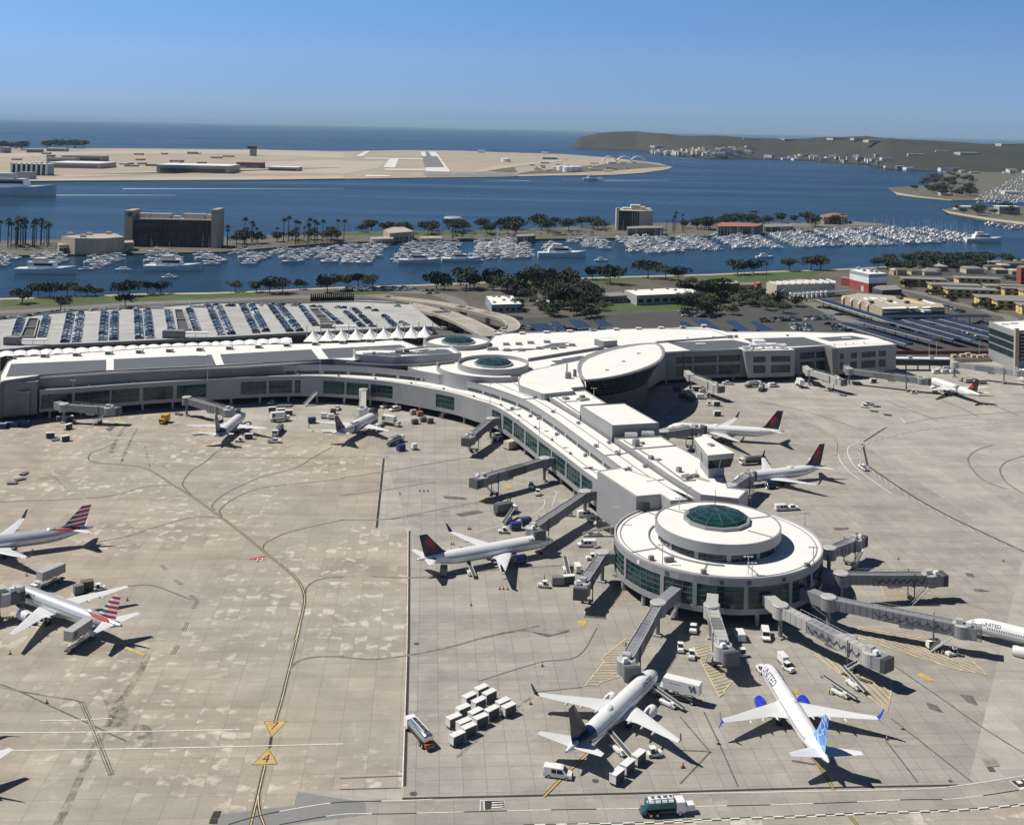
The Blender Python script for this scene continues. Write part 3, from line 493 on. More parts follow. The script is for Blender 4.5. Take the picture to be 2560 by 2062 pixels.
sheet('beach', PS(3, [(1335, 450), (1360, 470), (1500, 488), (1700, 506), (1700, 502), (1500, 480), (1370, 458)]), 0.3, 'sand'); sheet('beach', PS(3, [(1640, 560), (1680, 585), (1950, 632), (2400, 690), (2400, 670), (1950, 618), (1690, 575)]), 0.3, 'sand')
landmass('peninsula', [(p.x, p.y) for p in [P(3, 1645, 562), P(3, 1690, 588), P(3, 1950, 635), P(3, 2155, 660), P(3, 2600, 700), P(3, 2600, 600), P(3, 2155, 540), P(3, 1900, 550), P(3, 1700, 552)]], 'island_soil')
def headland():
    sh = [(2, 1440, 172, 0, 0), (2, 1500, 180, 110, 620), (2, 1620, 183, 84, 800), (2, 1740, 186, 75, 900), (2, 1860, 190, 72, 1000), (2, 2000, 214, 85, 1000), (2, 2155, 228, 100, 1000), (3, 200, 242, 97, 1000), (3, 450, 243, 112, 1000), (3, 700, 250, 122, 1000), (3, 950, 262, 108, 1000), (3, 1150, 275, 103, 1000), (3, 1300, 306, 118, 1000), (3, 1600, 320, 130, 1000), (3, 1900, 326, 150, 1000), (3, 2155, 330, 150, 1000), (3, 2500, 338, 150, 1000), (3, 3000, 345, 150, 1000)]
    rows = []
    for c, x, y, ty, dep in sh:
        base = P(c, x, y)
        if dep == 0: base = P(c, x, y); top = base + Vector((30, 200, 0)); top.z = 8
        else:
            Y = base.y + dep; top = Pd(c, x, ty, Y)
        rows.append((base, top))
    b = MB(); rr = []; rn = random.Random(3)
    fine = []
    for i in range(len(rows) - 1):
        n = 9
        for k in range(n): fine.append((rows[i][0].lerp(rows[i + 1][0], k / n), rows[i][1].lerp(rows[i + 1][1], k / n)))
    fine.append(rows[-1])
    prof = [(0, 0.0), (.04, .13), (.12, .22), (.22, .33), (.34, .48), (.46, .62), (.6, .76), (.75, .88), (.9, .97), (1, 1), (1.3, .93), (1.8, .5), (2.4, 0)]
    from mathutils import noise
    for j, (a, t) in enumerate(fine):
        ring = []
        for s_, h in prof:
            x, y = a.x + (t.x - a.x) * s_, a.y + (t.y - a.y) * s_; z = t.z * h
            nz = noise.fractal(Vector((x / 260, y / 420, 0)), 1.0, 2.0, 4) * 16 * (1 if 0.08 < s_ < 0.95 else (0.25 if s_ > .9 else 0)) * min(1, t.z / 60)
            ring.append((x, y, max(ZW - 1, z + nz)))
        rr.append(ring)
    b.grid(rr, 'hill_scrub', False); o = b.build('headland', smooth=True)
    if o.data.polygons[200].normal.z < 0: o.data.flip_normals()
    return struct(o)
HEAD = headland()
def wake(c, x0, x1, y, w0, w1, n=14):
    b = MB(); pts = [P(c, x0 + (x1 - x0) * i / n, y + (rnd.random() - .5) * 0.6, ZW) for i in range(n + 1)]
    b.path(pts, [w0 + (w1 - w0) * i / n for i in range(n + 1)], 'wake', ZW + 0.06); return struct(b.build('wake'), 'stuff')
wake(1, 215, 1100, 472, 12, 5); wake(1, 770, 2155, 431, 14, 3); wake(2, 1190, 900, 382, 9, 3); wake(2, 1540, 1390, 373, 6, 3); wake(2, 1615, 2060, 379, 16, 4); wake(3, 0, 130, 243, 14, 6)
def bldg(name, label, cat, at, group=None): return T(name, label, cat, (at[0], at[1], 0), 0, group)
def roof_box(root, pts, z0, z1, wall, roof, name='roof', par=0.5, pw=0.35, pm='wall_light'):
    """a block with a low parapet round its roof"""
    p = [Vector((q[0], q[1])) for q in pts]
    if sum(p[i].x * p[(i + 1) % len(p)].y - p[(i + 1) % len(p)].x * p[i].y for i in range(len(p))) < 0: p.reverse()
    b = MB(); b.prism(p, z0, z1 - 0.02, wall, wall, False); w_ = b.build('wall', root)
    b = MB(); b.prism(p, z1, z1 + 0.15, roof, roof, False); b.build(name, root)
    if par:
        b = MB(); ins = []
        for i in range(len(p)):
            a, q, c = p[i - 1], p[i], p[(i + 1) % len(p)]; d1 = (q - a).normalized(); d2 = (c - q).normalized(); n1 = Vector((-d1.y, d1.x)); n2 = Vector((-d2.y, d2.x)); n = n1 + n2
            k = pw / max(0.35, (1 + n1.dot(n2)) / 2 * 1.0) if n.length > 0.3 else pw
            ins.append(q + n.normalized() * min(k, pw * 2) if n.length > 0.3 else q)
        for i in range(len(p)):
            j = (i + 1) % len(p); o = 0.03
            b.grid([[(p[i].x, p[i].y, z1 - .01), (p[j].x, p[j].y, z1 - .01)], [(p[i].x, p[i].y, z1 + par), (p[j].x, p[j].y, z1 + par)], [(ins[i].x, ins[i].y, z1 + par), (ins[j].x, ins[j].y, z1 + par)], [(ins[i].x, ins[i].y, z1 + .1), (ins[j].x, ins[j].y, z1 + .1)]], pm, False)
        b.build('parapet', root)
    return w_
def window(root, a, b2, z0, z1, glass, inset=0.25, nv=4, nh=3, name='window'):
    a, b2 = Vector((a[0], a[1], 0)), Vector((b2[0], b2[1], 0)); d = (b2 - a); L = d.length; d.normalize(); n = Vector((d.y, -d.x, 0))   # n points out (to the right of a->b)
    m = MB(); o = -n * inset
    m.face([a + o + Vector((0, 0, z0)), b2 + o + Vector((0, 0, z0)), b2 + o + Vector((0, 0, z1)), a + o + Vector((0, 0, z1))], glass)
    for k in range(1, nv):
        q = a + d * (L * k / nv) + o + n * .06; m.box((q.x, q.y, (z0 + z1) / 2), (0.09, 0.12, z1 - z0), 'mullion', math.atan2(d.y, d.x))
    for k in range(1, nh):
        z = z0 + (z1 - z0) * k / nh; q = (a + b2) / 2 + o + n * .065; m.box((q.x, q.y, z), (L, 0.13, 0.10), 'mullion', math.atan2(d.y, d.x))
    for z in (z0, z1): pass
    return m.build(name, root)
def facade(root, poly, zb, zs, zh, zt, spans, wall, glass, nh=3, every=2.6, inset=0.28, th=0.45):
    """a wall along a polyline (outside to the right) from zb to zt with openings zs..zh; spans = [(s0, s1)] along it"""
    p = [Vector((q[0], q[1])) for q in poly]; cum = [0]
    for a, c in zip(p, p[1:]): cum.append(cum[-1] + (c - a).length)
    def at(s):
        s = max(0, min(cum[-1], s))
        for i in range(len(p) - 1):
            if s <= cum[i + 1] + 1e-9: return p[i].lerp(p[i + 1], (s - cum[i]) / max(1e-9, cum[i + 1] - cum[i]))
        return p[-1]
    def nrm(s):
        d = (at(s + .4) - at(s - .4)).normalized(); return Vector((d.y, -d.x))
    b = MB()
    def slab(s0, s1, z0, z1):
        n = max(1, int((s1 - s0) / 4)); ss = [s0 + (s1 - s0) * i / n for i in range(n + 1)]
        fr = [at(s) for s in ss]; bk = [at(s) - nrm(s) * th for s in ss]
        b.grid([[(q.x, q.y, z0) for q in bk], [(q.x, q.y, z0) for q in fr], [(q.x, q.y, z1) for q in fr], [(q.x, q.y, z1) for q in bk], [(q.x, q.y, z0) for q in bk]], wall, False)
    slab(0, cum[-1], zb, zs); slab(0, cum[-1], zh, zt); cur = 0
    for s0, s1 in spans:
        if s0 > cur + .05: slab(cur, s0, zs, zh)
        for e in (s0, s1):
            q, n = at(e), nrm(e); r = q - n * th; b.face([(q.x, q.y, zs), (r.x, r.y, zs), (r.x, r.y, zh), (q.x, q.y, zh)], wall)
        cur = s1
    if cur < cum[-1] - .05: slab(cur, cum[-1], zs, zh)
    b.build('facade', root)
    for s0, s1 in spans:
        k = max(1, int(round((s1 - s0) / 14)))
        m = MB(); nn = max(2, int(round((s1 - s0) / every))); ss = [s0 + (s1 - s0) * i / nn for i in range(nn + 1)]; g = [at(s) - nrm(s) * inset for s in ss]
        m.grid([[(q.x, q.y, zs) for q in g], [(q.x, q.y, zh) for q in g]], glass, False)
        for i, s in enumerate(ss[1:-1]):
            q = at(s) - nrm(s) * (inset - .07); m.box((q.x, q.y, (zs + zh) / 2), (.1, .14, zh - zs), 'mullion', math.atan2(nrm(s).x, -nrm(s).y))
        for h in range(1, nh):
            z = zs + (zh - zs) * h / nh
            for u, v in zip(ss, ss[1:]):
                q, r = at(u) - nrm(u) * (inset - .08), at(v) - nrm(v) * (inset - .08); m.beam((q.x, q.y, z), (r.x, r.y, z), .12, .1, 'mullion')
        m.build('window', root)
    return at, nrm, cum
def find_s(at, cum, xs, z):
    n = 1500; tab = []
    for i in range(n + 1):
        s = cum * i / n; q = at(s); tab.append((px_of((q.x, q.y, z))[0], s))
    return [min(tab, key=lambda t: abs(t[0] - x))[1] for x in xs]
ZB, ZS, ZH, ZT = 3.2, 4.7, 10.4, 12.2
Eraw = PS(4, [(250, 694), (285, 690), (460, 680), (870, 650), (1300, 625), (1700, 606), (2000, 604)], ZT) + PS(5, [(150, 623), (340, 642), (600, 686), (740, 716), (850, 750)], ZT) + PS('A2', [(340, 405), (500, 485), (700, 620), (950, 810), (1210, 1005), (1470, 1205)], ZT) + [P('A4', 268, 800, ZT)]
E = [Vector((q.x, q.y)) for q in smooth_path([Vector((q.x, q.y, 0)) for q in Eraw], 6)]
ZU = 16.2
Uraw = PS('B1', [(500, 1022), (1100, 985), (2000, 942)], ZU) + PS('B2', [(600, 905), (1200, 880), (1700, 867), (2150, 869)], ZU) + PS('A1', [(400, 491), (850, 532), (1290, 590)], ZU) + PS('A2', [(150, 142), (400, 215), (600, 285), (750, 345), (950, 462), (1200, 632), (1500, 852), (1780, 1056), (1965, 1192)], ZU)
U = [Vector((q.x, q.y)) for q in smooth_path([Vector((q.x, q.y, 0)) for q in Uraw], 6)]
conc = bldg('terminal_concourse', 'long curved white-roofed airport concourse on columns with teal windows, sweeping to the round building', 'building', P(8, 1200, 300))
def at_poly(p):
    cum = [0]
    for a, c in zip(p, p[1:]): cum.append(cum[-1] + (c - a).length)
    def at(s):
        s = max(0, min(cum[-1], s))
        for i in range(len(p) - 1):
            if s <= cum[i + 1] + 1e-9: return p[i].lerp(p[i + 1], (s - cum[i]) / max(1e-9, cum[i + 1] - cum[i]))
        return p[-1]
    return at, cum[-1]
atE, LE = at_poly(E)
WX = [(103, 180), (187, 274), (278, 349), (357, 433), (441, 515), (601, 666), (672, 730), (737, 751), (808, 861), (866, 921), (926, 981), (1090, 1136), (1230, 1253), (1258, 1281), (1284.5, 1310.5), (1314, 1343), (1346.5, 1377), (1380, 1413), (1416.5, 1450), (1454, 1481)]
spans = []
for a, c in WX:
    s = find_s(atE, LE, (a, c), 7.5); spans.append((min(s), max(s)))
spans.sort()
at, nrm, cumE = facade(conc, E, ZB, ZS, ZH, ZT, spans, 'wall_panel', 'glass_teal')
b = MB()                                                    # parapet lip, lower roof, undercroft ceiling, back wall
nE = 160; ss = [LE * i / nE for i in range(nE + 1)]
fr = [at(s) - nrm(s) * 0.5 for s in ss]
atU, LU = at_poly(U)
bk = [min(([Vector((q.x, q.y)) for q in U]), key=lambda q, f=f: (q - f).length) for f in fr]
b.grid([[(q.x, q.y, ZT - .1) for q in fr], [(q.x, q.y, ZT - .1) for q in bk]], 'roof_white', False); b.build('lower_roof', conc)
b = MB(); lp = [at(s) for s in ss]; b.grid([[(q.x, q.y, ZT - .02) for q in lp], [(q.x, q.y, ZT + .28) for q in lp], [(q.x, q.y, ZT + .28) for q in fr], [(q.x, q.y, ZT - .1) for q in fr]], 'roof_white', False); b.build('parapet', conc)
b = MB(); mid = [at(s) - nrm(s) * 2.6 for s in ss[1:-1]]; b.path([(q.x, q.y, ZT + .05) for q in mid], 0.35, 'trim_grey'); 
for q in mid[::9]: b.box((q.x, q.y, ZT + .3), (.9, .7, .7), 'trim_grey', 0.4)
b.build('roof_rail', conc)
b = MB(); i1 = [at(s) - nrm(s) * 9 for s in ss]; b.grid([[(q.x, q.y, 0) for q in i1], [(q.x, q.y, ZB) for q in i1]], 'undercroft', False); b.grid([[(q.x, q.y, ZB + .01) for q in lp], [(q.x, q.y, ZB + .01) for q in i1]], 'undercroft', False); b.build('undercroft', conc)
cs = sorted(set([round(x, 1) for p_ in spans for x in (p_[0] - 1.2,)])); s0 = 4.0
while s0 < LE - 4:
    q = at(s0) - nrm(s0) * 1.6; b = MB(); b.tube((q.x, q.y, 0), (q.x, q.y, ZB + .1), 0.55, 0.55, 12, 'wall_light'); b.build('column', conc); s0 += 12.5
facade(conc, U, ZT - .1, ZT + .15, 13.65, ZU, [(k * 12.0 + .7, k * 12.0 + 11.3) for k in range(int(LU / 12))], 'wall_panel', 'glass_dark', 2, 3.5)
backs = PS('A2', [(1010, 322), (1450, 605)], ZU) + PS('A4', [(455, 330), (660, 470), (1130, 797), (1520, 1035), (1180, 1075), (1060, 993), (755, 1018), (268, 697), (560, 655)], ZU)
Ur = [Vector((q.x, q.y, 0)) for q in U]; k0 = min(range(len(U)), key=lambda i: (U[i] - Vector(P('A2', 150, 142, ZU).xy)).length)
b = MB(); bkl = [Vector((q.x, q.y, 0)) for q in smooth_path(PS('A2', [(620, 135), (690, 195), (970, 325), (1450, 610)], ZU) + PS('A4', [(655, 472), (1130, 800), (1500, 1040)], ZU), 8)]
n = len(Ur) - k0; res = [bkl[int(i * (len(bkl) - 1) / (n - 1))] for i in range(n)]
up = Ur[k0:]
ends = [up[i].lerp(up[i], 0) for i in range(n)]
b.grid([[(q.x, q.y, ZU + .06) for q in up], [(q.x, q.y, ZU + .06) for q in res]], 'roof_white', False)
b.build('main_roof', conc)
b = MB(); cl = [(up[i] + res[i]) / 2 + (res[i] - up[i]) * 0.02 for i in range(n)]; b.path([(q.x, q.y, ZU + .12) for q in cl], 0.45, 'trim_grey', ZU + .14); b.path([(q.x, q.y, ZU + .1) for q in up], 0.3, 'wall_light', ZU + .16)
for c, x, y in (('A2', 880, 330), ('A2', 1110, 510), ('A2', 1650, 940), ('A2', 1925, 1040), ('A2', 1430, 650), ('A2', 600, 470), ('A2', 930, 595), ('A2', 1160, 795), ('A2', 1520, 1060), ('A4', 410, 345), ('A4', 620, 690), ('A4', 660, 680), ('A4', 860, 645), ('A4', 510, 470), ('A2', 830, 565)):
    q = P(c, x, y, ZU); b.box((q.x, q.y, ZU + .5), (1.1, .9, 1.0), 'trim_grey', .5); b.tube((q.x + 1, q.y, ZU), (q.x + 1, q.y, ZU + 1.8), .12, .12, 5, 'trim_grey')
b.build('roof_unit', conc)
for a, c in ((('A2', 510, 487), ('A2', 715, 465)), (('A2', 745, 345), ('A2', 1000, 328)), (('A4', 85, 660), ('A4', 215, 650)), (('A4', 370, 500), ('A4', 640, 470)), (('A4', 880, 830), ('A4', 1105, 800))):
    z = ZT if a[1] in (510, 85) else ZU; q, r = P(*a, z), P(*c, z); b = MB(); b.beam((q.x, q.y, z + .2), (r.x, r.y, z + .2), .35, .3, 'trim_grey'); b.build('roof_rib', conc)
blk = bldg('end_block', 'plain light grey block with a louvred bay where the concourse joins the round building', 'building', P('A4', 755, 1190, 0))
pts = PS('A4', [(268, 697), (755, 1018), (1060, 993), (1180, 1073), (1400, 1060), (1000, 800), (560, 655)], 16.3)
roof_box(blk, pts, 2.4, 16.32, 'wall_panel', 'roof_white', par=.35)
a, c = P('A4', 775, 1190, 12.6), P('A4', 1060, 1120, 12.6); b = MB()
for k in range(6): b.beam((a.x, a.y - .3, 12.7 + k * .33), (c.x, c.y - .3, 12.7 + k * .33), .1, .2, 'wall_dark')
b.build('louvre', blk)
b = MB(); q = P('D7', 0, 150, 0); 
for k in range(5):
    s_ = P('A4', 268 + 97 * k, 697 + 64 * k, 16.3); b.box((s_.x - .02, s_.y, 1.2), (.9, .9, 2.4), 'wall_light')
b.box((*(P('A4', 500, 900, 16.3) + Vector((6, 6, 0))).xy, 1.2), (22, 10, 2.3), 'undercroft', R(-50)); b.build('base', blk)
RC = (59.9, 313.6); rot = bldg('round_terminal_building', 'round two-tier white terminal building with a glass skylight and teal window band', 'building', RC)
RR = 28.8
arc = [Vector((RC[0] + RR * math.cos(t), RC[1] + RR * math.sin(t))) for t in [R(150) + R(285) * i / 96 for i in range(97)]]
LA = RR * R(285); sp = []; s0 = 1.0; pat = [9.6, 13.5, 13.5, 8, 12, 12, 8, 12.5]
i = 0
while s0 < LA - 6:
    wd = pat[i % len(pat)]; sp.append((s0, min(s0 + wd, LA - .5))); s0 += wd + 1.1; i += 1
facade(rot, arc, ZB, ZS, ZH, ZT, sp, 'wall_panel', 'glass_teal', 4, 2.4)
b = MB(); b.ringwall(RC, RR - .5, RR - .02, ZT - .1, ZT + .45, 'wall_light', 96); b.build('parapet', rot)
b = MB(); b.disc(RC, RR - .3, ZT, 'roof_white', 96); b.build('deck', rot)
b = MB(); b.ringwall(RC, RR - 1.9, RR - 1.6, ZT + .01, ZT + .12, 'trim_grey', 96)
for t in (R(205), R(252), R(283), R(130), R(95)): b.beam((RC[0] + 19 * math.cos(t), RC[1] + 19 * math.sin(t), ZT + .1), (RC[0] + (RR - .6) * math.cos(t), RC[1] + (RR - .6) * math.sin(t), ZT + .1), .4, .2, 'trim_grey')
b.build('roof_rail', rot)
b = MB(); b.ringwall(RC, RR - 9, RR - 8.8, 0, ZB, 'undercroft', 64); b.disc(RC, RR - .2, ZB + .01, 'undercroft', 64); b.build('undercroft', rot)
for k in range(14):
    t = R(150 + 285 * k / 13); b = MB(); b.tube((RC[0] + (RR - 1.2) * math.cos(t), RC[1] + (RR - 1.2) * math.sin(t), 0), (RC[0] + (RR - 1.2) * math.cos(t), RC[1] + (RR - 1.2) * math.sin(t), ZB + .1), .55, .55, 12, 'wall_light'); b.build('column', rot)
UC = (59.8, 312.6); UR = 17.4
arc2 = [Vector((UC[0] + (UR - .8) * math.cos(R(360 * i / 96)), UC[1] + (UR - .8) * math.sin(R(360 * i / 96)))) for i in range(97)]
facade(rot, arc2, ZT, ZT + .25, 14.3, 14.9, [(k * 8.7 + .5, k * 8.7 + 8.1) for k in range(12)], 'wall_panel', 'glass_sky', 3, 2.6)
b = MB(); b.ringwall(UC, UR - .45, UR, 14.5, 17.25, 'wall_panel', 96); b.build('upper_fascia', rot); b = MB(); b.disc(UC, UR - .3, 17.0, 'roof_white', 96); b.build('upper_roof', rot); b = MB(); b.disc(UC, UR - .1, 14.52, 'wall_grey', 96); b.build('soffit', rot)
b = MB(); b.ringwall(UC, UR + 1.5, UR + 1.9, ZT + .01, ZT + .4, 'trim_grey', 96, R(150), R(265)); b.build('roof_kerb', rot)
def skylight(root, c, r, z, h=2.2, n=12, rings=4):
    b = MB(); b.ringwall(c, r * .93, r * 1.06, z, z + .9, 'trim_grey', n); b.build('skylight_kerb', root)
    b = MB(); rg = [[(c[0] + r * .97 * math.cos(2 * math.pi * i / n) * math.cos(q), c[1] + r * .97 * math.sin(2 * math.pi * i / n) * math.cos(q), z + .9 + h * math.sin(q)) for i in range(n)] for q in [math.pi / 2 * j / rings for j in range(rings)]]
    b.grid(rg, 'glass_teal'); top = (c[0], c[1], z + .9 + h)
    for i in range(n): b.face([rg[-1][i], rg[-1][(i + 1) % n], top], 'glass_teal')
    for i in range(n):
        for j in range(rings - 1): b.beam(rg[j][i], rg[j + 1][i], .09, .12, 'mullion')
        b.beam(rg[-1][i], top, .09, .12, 'mullion')
        for j in range(1, rings): b.beam(rg[j][i], rg[j][(i + 1) % n], .07, .08, 'mullion')
    s = b.build('skylight', root); return s
skylight(rot, (59.9, 314.6), 8.9, 17.0, 2.0)
b = MB(); q = P('D7', 1080, 110, 17.0); b.tube((60.6, 321, 17), (60.6, 321, 23.5), .12, .06, 6, 'metal_dark'); b.build('aerial', rot)
b = MB()
for x, y in ((D, E_) for D, E_ in ((600, 590), (640, 585), (460, 575), (930, 700), (1860, 640))):
    q = P('D7', x, y, ZT); b.box((q.x, q.y, ZT + .6), (1.3, 1.0, 1.2), 'wall_grey', .3)
for t in (R(140), R(320), R(20)): b.beam((UC[0] + 9.5 * math.cos(t), UC[1] + 9.5 * math.sin(t), 17.1), (UC[0] + (UR - .6) * math.cos(t), UC[1] + (UR - .6) * math.sin(t), 17.1), .4, .2, 'trim_grey')
b.build('roof_unit', rot)
b = MB()
for k, t in enumerate((R(214), R(233), R(262), R(276), R(296))):
    q = (RC[0] + (RR + .06) * math.cos(t), RC[1] + (RR + .06) * math.sin(t)); b.box((*q, 11.35), (.12, 1.0, 1.0), 'wall_dark' if k else 'clad_white', t)
b.build('gate_plate', rot)
def light_pole(c, x, y, z, h, label, group=None, heads=3):
    q = P(c, x, y, z); t = T('light_pole', label, 'light pole', (q.x, q.y, z), 0, group)
    m = MB(); m.tube((0, 0, 0), (0, 0, h), .14, .09, 6, 'metal_light'); m.build('pole', t, abs_=False)
    for k in range(heads):
        m = MB(); m.box(((k - (heads - 1) / 2) * .9, 0, h + .1), (.55, .5, .22), 'metal_light'); m.box(((k - (heads - 1) / 2) * .9, 0, h - .02), (.9, .1, .1), 'metal_dark'); m.build('lamp_head', t, abs_=False)
for c, x, y, z, h, l in (('D7', 145, 250, ZT, 4.6, 'light pole at the left rim of the round building'), ('D7', 560, 610, ZT, 5.0, 'light pole at the front left rim of the round building'), ('D7', 1330, 700, ZT, 4.4, 'light pole with white heads at the front rim of the round building'), ('D7', 1365, 715, ZT, 3.2, 'short floodlight mast beside the front pole of the round building'), ('D7', 1915, 610, ZT, 4.4, 'floodlight mast at the right rim of the round building'), ('D7', 1840, 260, ZT, 3.5, 'floodlight mast at the back right rim of the round building'), ('D7', 710, 120, 17.0, 3.2, 'thin light pole on the upper roof of the round building'), ('A2', 325, 400, ZT, 8.5, 'light pole on the lower concourse roof near the curved bend'), ('A2', 945, 800, ZT, 8.0, 'light pole on the lower concourse roof above the second teal window row'), ('A1', 1000, 710, ZT, 8, 'light pole on the lower concourse roof behind the narrow jet bridge'), (4, 458, 680, ZT, 3.4, 'light pole on the lower concourse roof at its left end'), ('B2', 595, 1075, ZT, 7.5, 'light pole on the lower concourse roof above the blank wall panel'), ('B2', 2003, 1000, ZT, 7.5, 'light pole on the lower concourse roof above the stair door'), ('A4', 1390, 1040, ZU, 3.5, 'light pole where the concourse roof meets the round building'), ('A2', 1625, 330, 17.5, 4.0, 'light pole at the dark edge below the leaf-shaped roof')):
    light_pole(c, x, y, z, h, l)
dk = bldg('gate_roof_block', 'flat white roof deck with pipes and hatches running along the right of the concourse', 'building', P('A4', 1200, 600, 0))
deckp = PS('A4', [(480, 292), (690, 424), (1130, 735), (1560, 1001), (2040, 1056), (2155, 938), (1905, 905), (1840, 700), (1490, 510), (1230, 366), (1060, 262)], 17.4)
roof_box(dk, deckp, 3.2, 17.4, 'wall_panel', 'roof_white', par=.5, pm='wall_panel')
b = MB(); 
for poly in ([(600, 310), (950, 520), (1350, 815), (1500, 805)], [(790, 412), (1260, 372)], [(700, 415), (800, 410)]):
    p_ = PS('A4', poly, 17.6)
    for q, r in zip(p_, p_[1:]): b.beam((q.x, q.y, 17.75), (r.x, r.y, 17.75), .45, .3, 'trim_grey')
b.build('pipe', dk)
for x, y, d in ((750, 380, (2.2, 1.6, 2.4)), (940, 545, (1.6, 1.4, 1.2)), (1290, 705, (1.5, 1.3, 1.6)), (1390, 780, (3.0, 2.4, 1.0)), (1490, 765, (2.2, 1.5, .9)), (830, 355, (1.6, 1.2, .8)), (1020, 555, (2.6, 1.8, .35))):
    q = P('A4', x, y, 17.4); b = MB(); b.box((q.x, q.y, 17.5 + d[2] / 2), d, 'trim_grey' if d[2] > .5 else 'wall_dark', .6, 'roof_grey', .92); b.build('roof_unit', dk)
for x, y in ((690, 272), (900, 255)):
    q = P('A4', x, y, 17.4); b = MB(); b.box((q.x, q.y, 18.5), (4.2, 1.8, 1.3), 'metal_light', 0.1); b.box((q.x, q.y, 17.9), (3.6, 1.4, .5), 'wall_dark', 0.1); b.build('air_handler', dk)
b = MB(); p_ = PS('A4', [(1490, 790), (1650, 830), (1690, 820), (1560, 770)], 17.4); b.face([(q.x, q.y, 17.62) for q in p_], 'roof_tan'); b.build('walkway_pad', dk)
dk2 = bldg('roof_plant_deck', 'white roof deck with a skylight hatch between the leaf-shaped roof and the big roof box', 'building', P('A2', 1300, 350, 0))
roof_box(dk2, PS('A2', [(1005, 285), (1452, 560), (1470, 430), (1790, 408), (1515, 236)], 17.3), 3.2, 17.3, 'wall_panel', 'roof_white', par=.5, pm='wall_panel')
for x, y, d in ((1275, 345, (2.6, 2.0, .9)), (1490, 355, (5.0, 3.4, .7)), (1480, 340, (2.2, 1.5, 1.5))):
    q = P('A2', x, y, 17.3); b = MB(); b.box((q.x, q.y, 17.4 + d[2] / 2), d, 'trim_grey', .6, 'roof_grey', .9); b.build('roof_unit', dk2)
b = MB(); p_ = PS('A2', [(1110, 290), (1445, 520)], 17.4); b.beam((p_[0].x, p_[0].y, 17.6), (p_[1].x, p_[1].y, 17.6), .5, .3, 'trim_grey'); p_ = PS('A2', [(1255, 378), (1420, 370)], 17.4); b.beam((p_[0].x, p_[0].y, 17.6), (p_[1].x, p_[1].y, 17.6), .3, .3, 'trim_grey'); b.build('pipe', dk2)
bx = bldg('roof_plant_box', 'large plain grey box with a white roof standing on the concourse roof', 'building', P('A4', 700, 200, 0))
roof_box(bx, PS('A4', [(455, 128), (1040, 93), (780, -105), (30, -72)], 21.0) if False else [*PS('A2', [(1460, 432), (2010, 400)], 21.0), *PS('A4', [(1040, 95), (455, 128)], 21.0)], 15.5, 21.0, 'wall_panel', 'roof_white', par=.3, pm='wall_panel')
tw = bldg('ramp_control_tower', 'small grey ramp control tower with slanted dark windows and white roof', 'control tower', P('A4', 1690, 830, 17.4))
tb = P('A4', 1640, 800, 17.4); base = PS('A4', [(1475, 745), (1545, 755), (1690, 832), (1840, 700), (1500, 600)], 17.4)
ZR = 26.0
roofp = PS('A4', [(1650, 492), (1985, 462), (1640, 245), (1475, 275)], ZR)
cab_lo = PS('A4', [(1640, 690), (1905, 670), (1700, 560), (1500, 590)], 20.6)
cab_hi = [q.lerp(sum(roofp, Vector()) / 4, 0.0) for q in roofp]
cab_hi = [Vector((q.x, q.y, 24.4)) for q in cab_hi]; cab_mid = [Vector((q.x, q.y, 20.6)) for q in cab_lo]
b = MB(); ctr = sum((Vector((q.x, q.y, 0)) for q in roofp), Vector()) / 4
sh = [Vector((q.x, q.y, 0)) for q in roofp]; lo = [ctr.lerp(q, .60) for q in sh]; l2 = [ctr.lerp(q, .82) for q in sh]
b.grid([[(q.x, q.y, 17.4) for q in lo], [(q.x, q.y, 21.2) for q in lo], [(q.x, q.y, 21.2) for q in l2]], 'wall_panel'); b.build('base', tw)
b = MB(); b.grid([[(q.x, q.y, 21.2) for q in l2], [ctr.lerp(q, .95).to_tuple()[:2] + (24.2,) for q in sh]], 'glass_dark')
for i in range(4):
    for f in (0, .5): 
        j = (i + 1) % 4; q = l2[i].lerp(l2[j], f); r = ctr.lerp(sh[i].lerp(sh[j], f), .955); b.beam((q.x, q.y, 21.2), (r.x, r.y, 24.2), .3, .3, 'wall_panel')
b.build('window', tw)
b = MB(); b.grid([[(*ctr.lerp(q, .95).xy, 24.2) for q in sh], [(q.x, q.y, 26.0) for q in sh]], 'wall_panel', True, True); b.build('fascia', tw); b = MB(); b.face([(q.x, q.y, 26.02) for q in sh], 'roof_white'); b.build('roof', tw)
b = MB(); q = P('A4', 1690, 370, 26.0); b.box((q.x, q.y, 26.3), (1.6, 2.0, .5), 'trim_grey', .5); b.build('roof_unit', tw)
b = MB(); q = P('A4', 1505, 700, 18.5); b.box((q.x, q.y - .3, 18.5), (.9, .1, 2.1), 'clad_white', -.8); b.build('door', tw)
lf = bldg('leaf_roof_hall', 'hall with a leaf-shaped white roof and dark inward-leaning glass walls', 'building', P('A3', 700, 450, 22))
leaf = PS('A3', [(300, 655), (255, 600), (222, 540), (217, 470), (250, 405), (330, 345), (430, 305), (560, 265), (700, 235), (850, 212), (1000, 197), (1110, 190), (1200, 190), (1265, 215), (1308, 260), (1318, 310), (1300, 365), (1260, 415), (1200, 455), (1100, 500), (1000, 535), (880, 570), (760, 597), (640, 620), (500, 640), (400, 651)], 22.0)
leaf = [Vector((q.x, q.y, 0)) for q in leaf]; lc = sum(leaf, Vector()) / len(leaf)
lz = lambda q: 22.0
def ring(s, z, k=1.0): return [(lc.x + (q.x - lc.x) * s, lc.y + (q.y - lc.y) * s, z) for q in leaf]
b = MB(); b.grid([ring(.975, 21.3), ring(1.0, 21.5), ring(1.0, 22.2), ring(.965, 22.35), ring(.945, 22.2)], 'trim_grey'); b.build('roof_rim', lf)
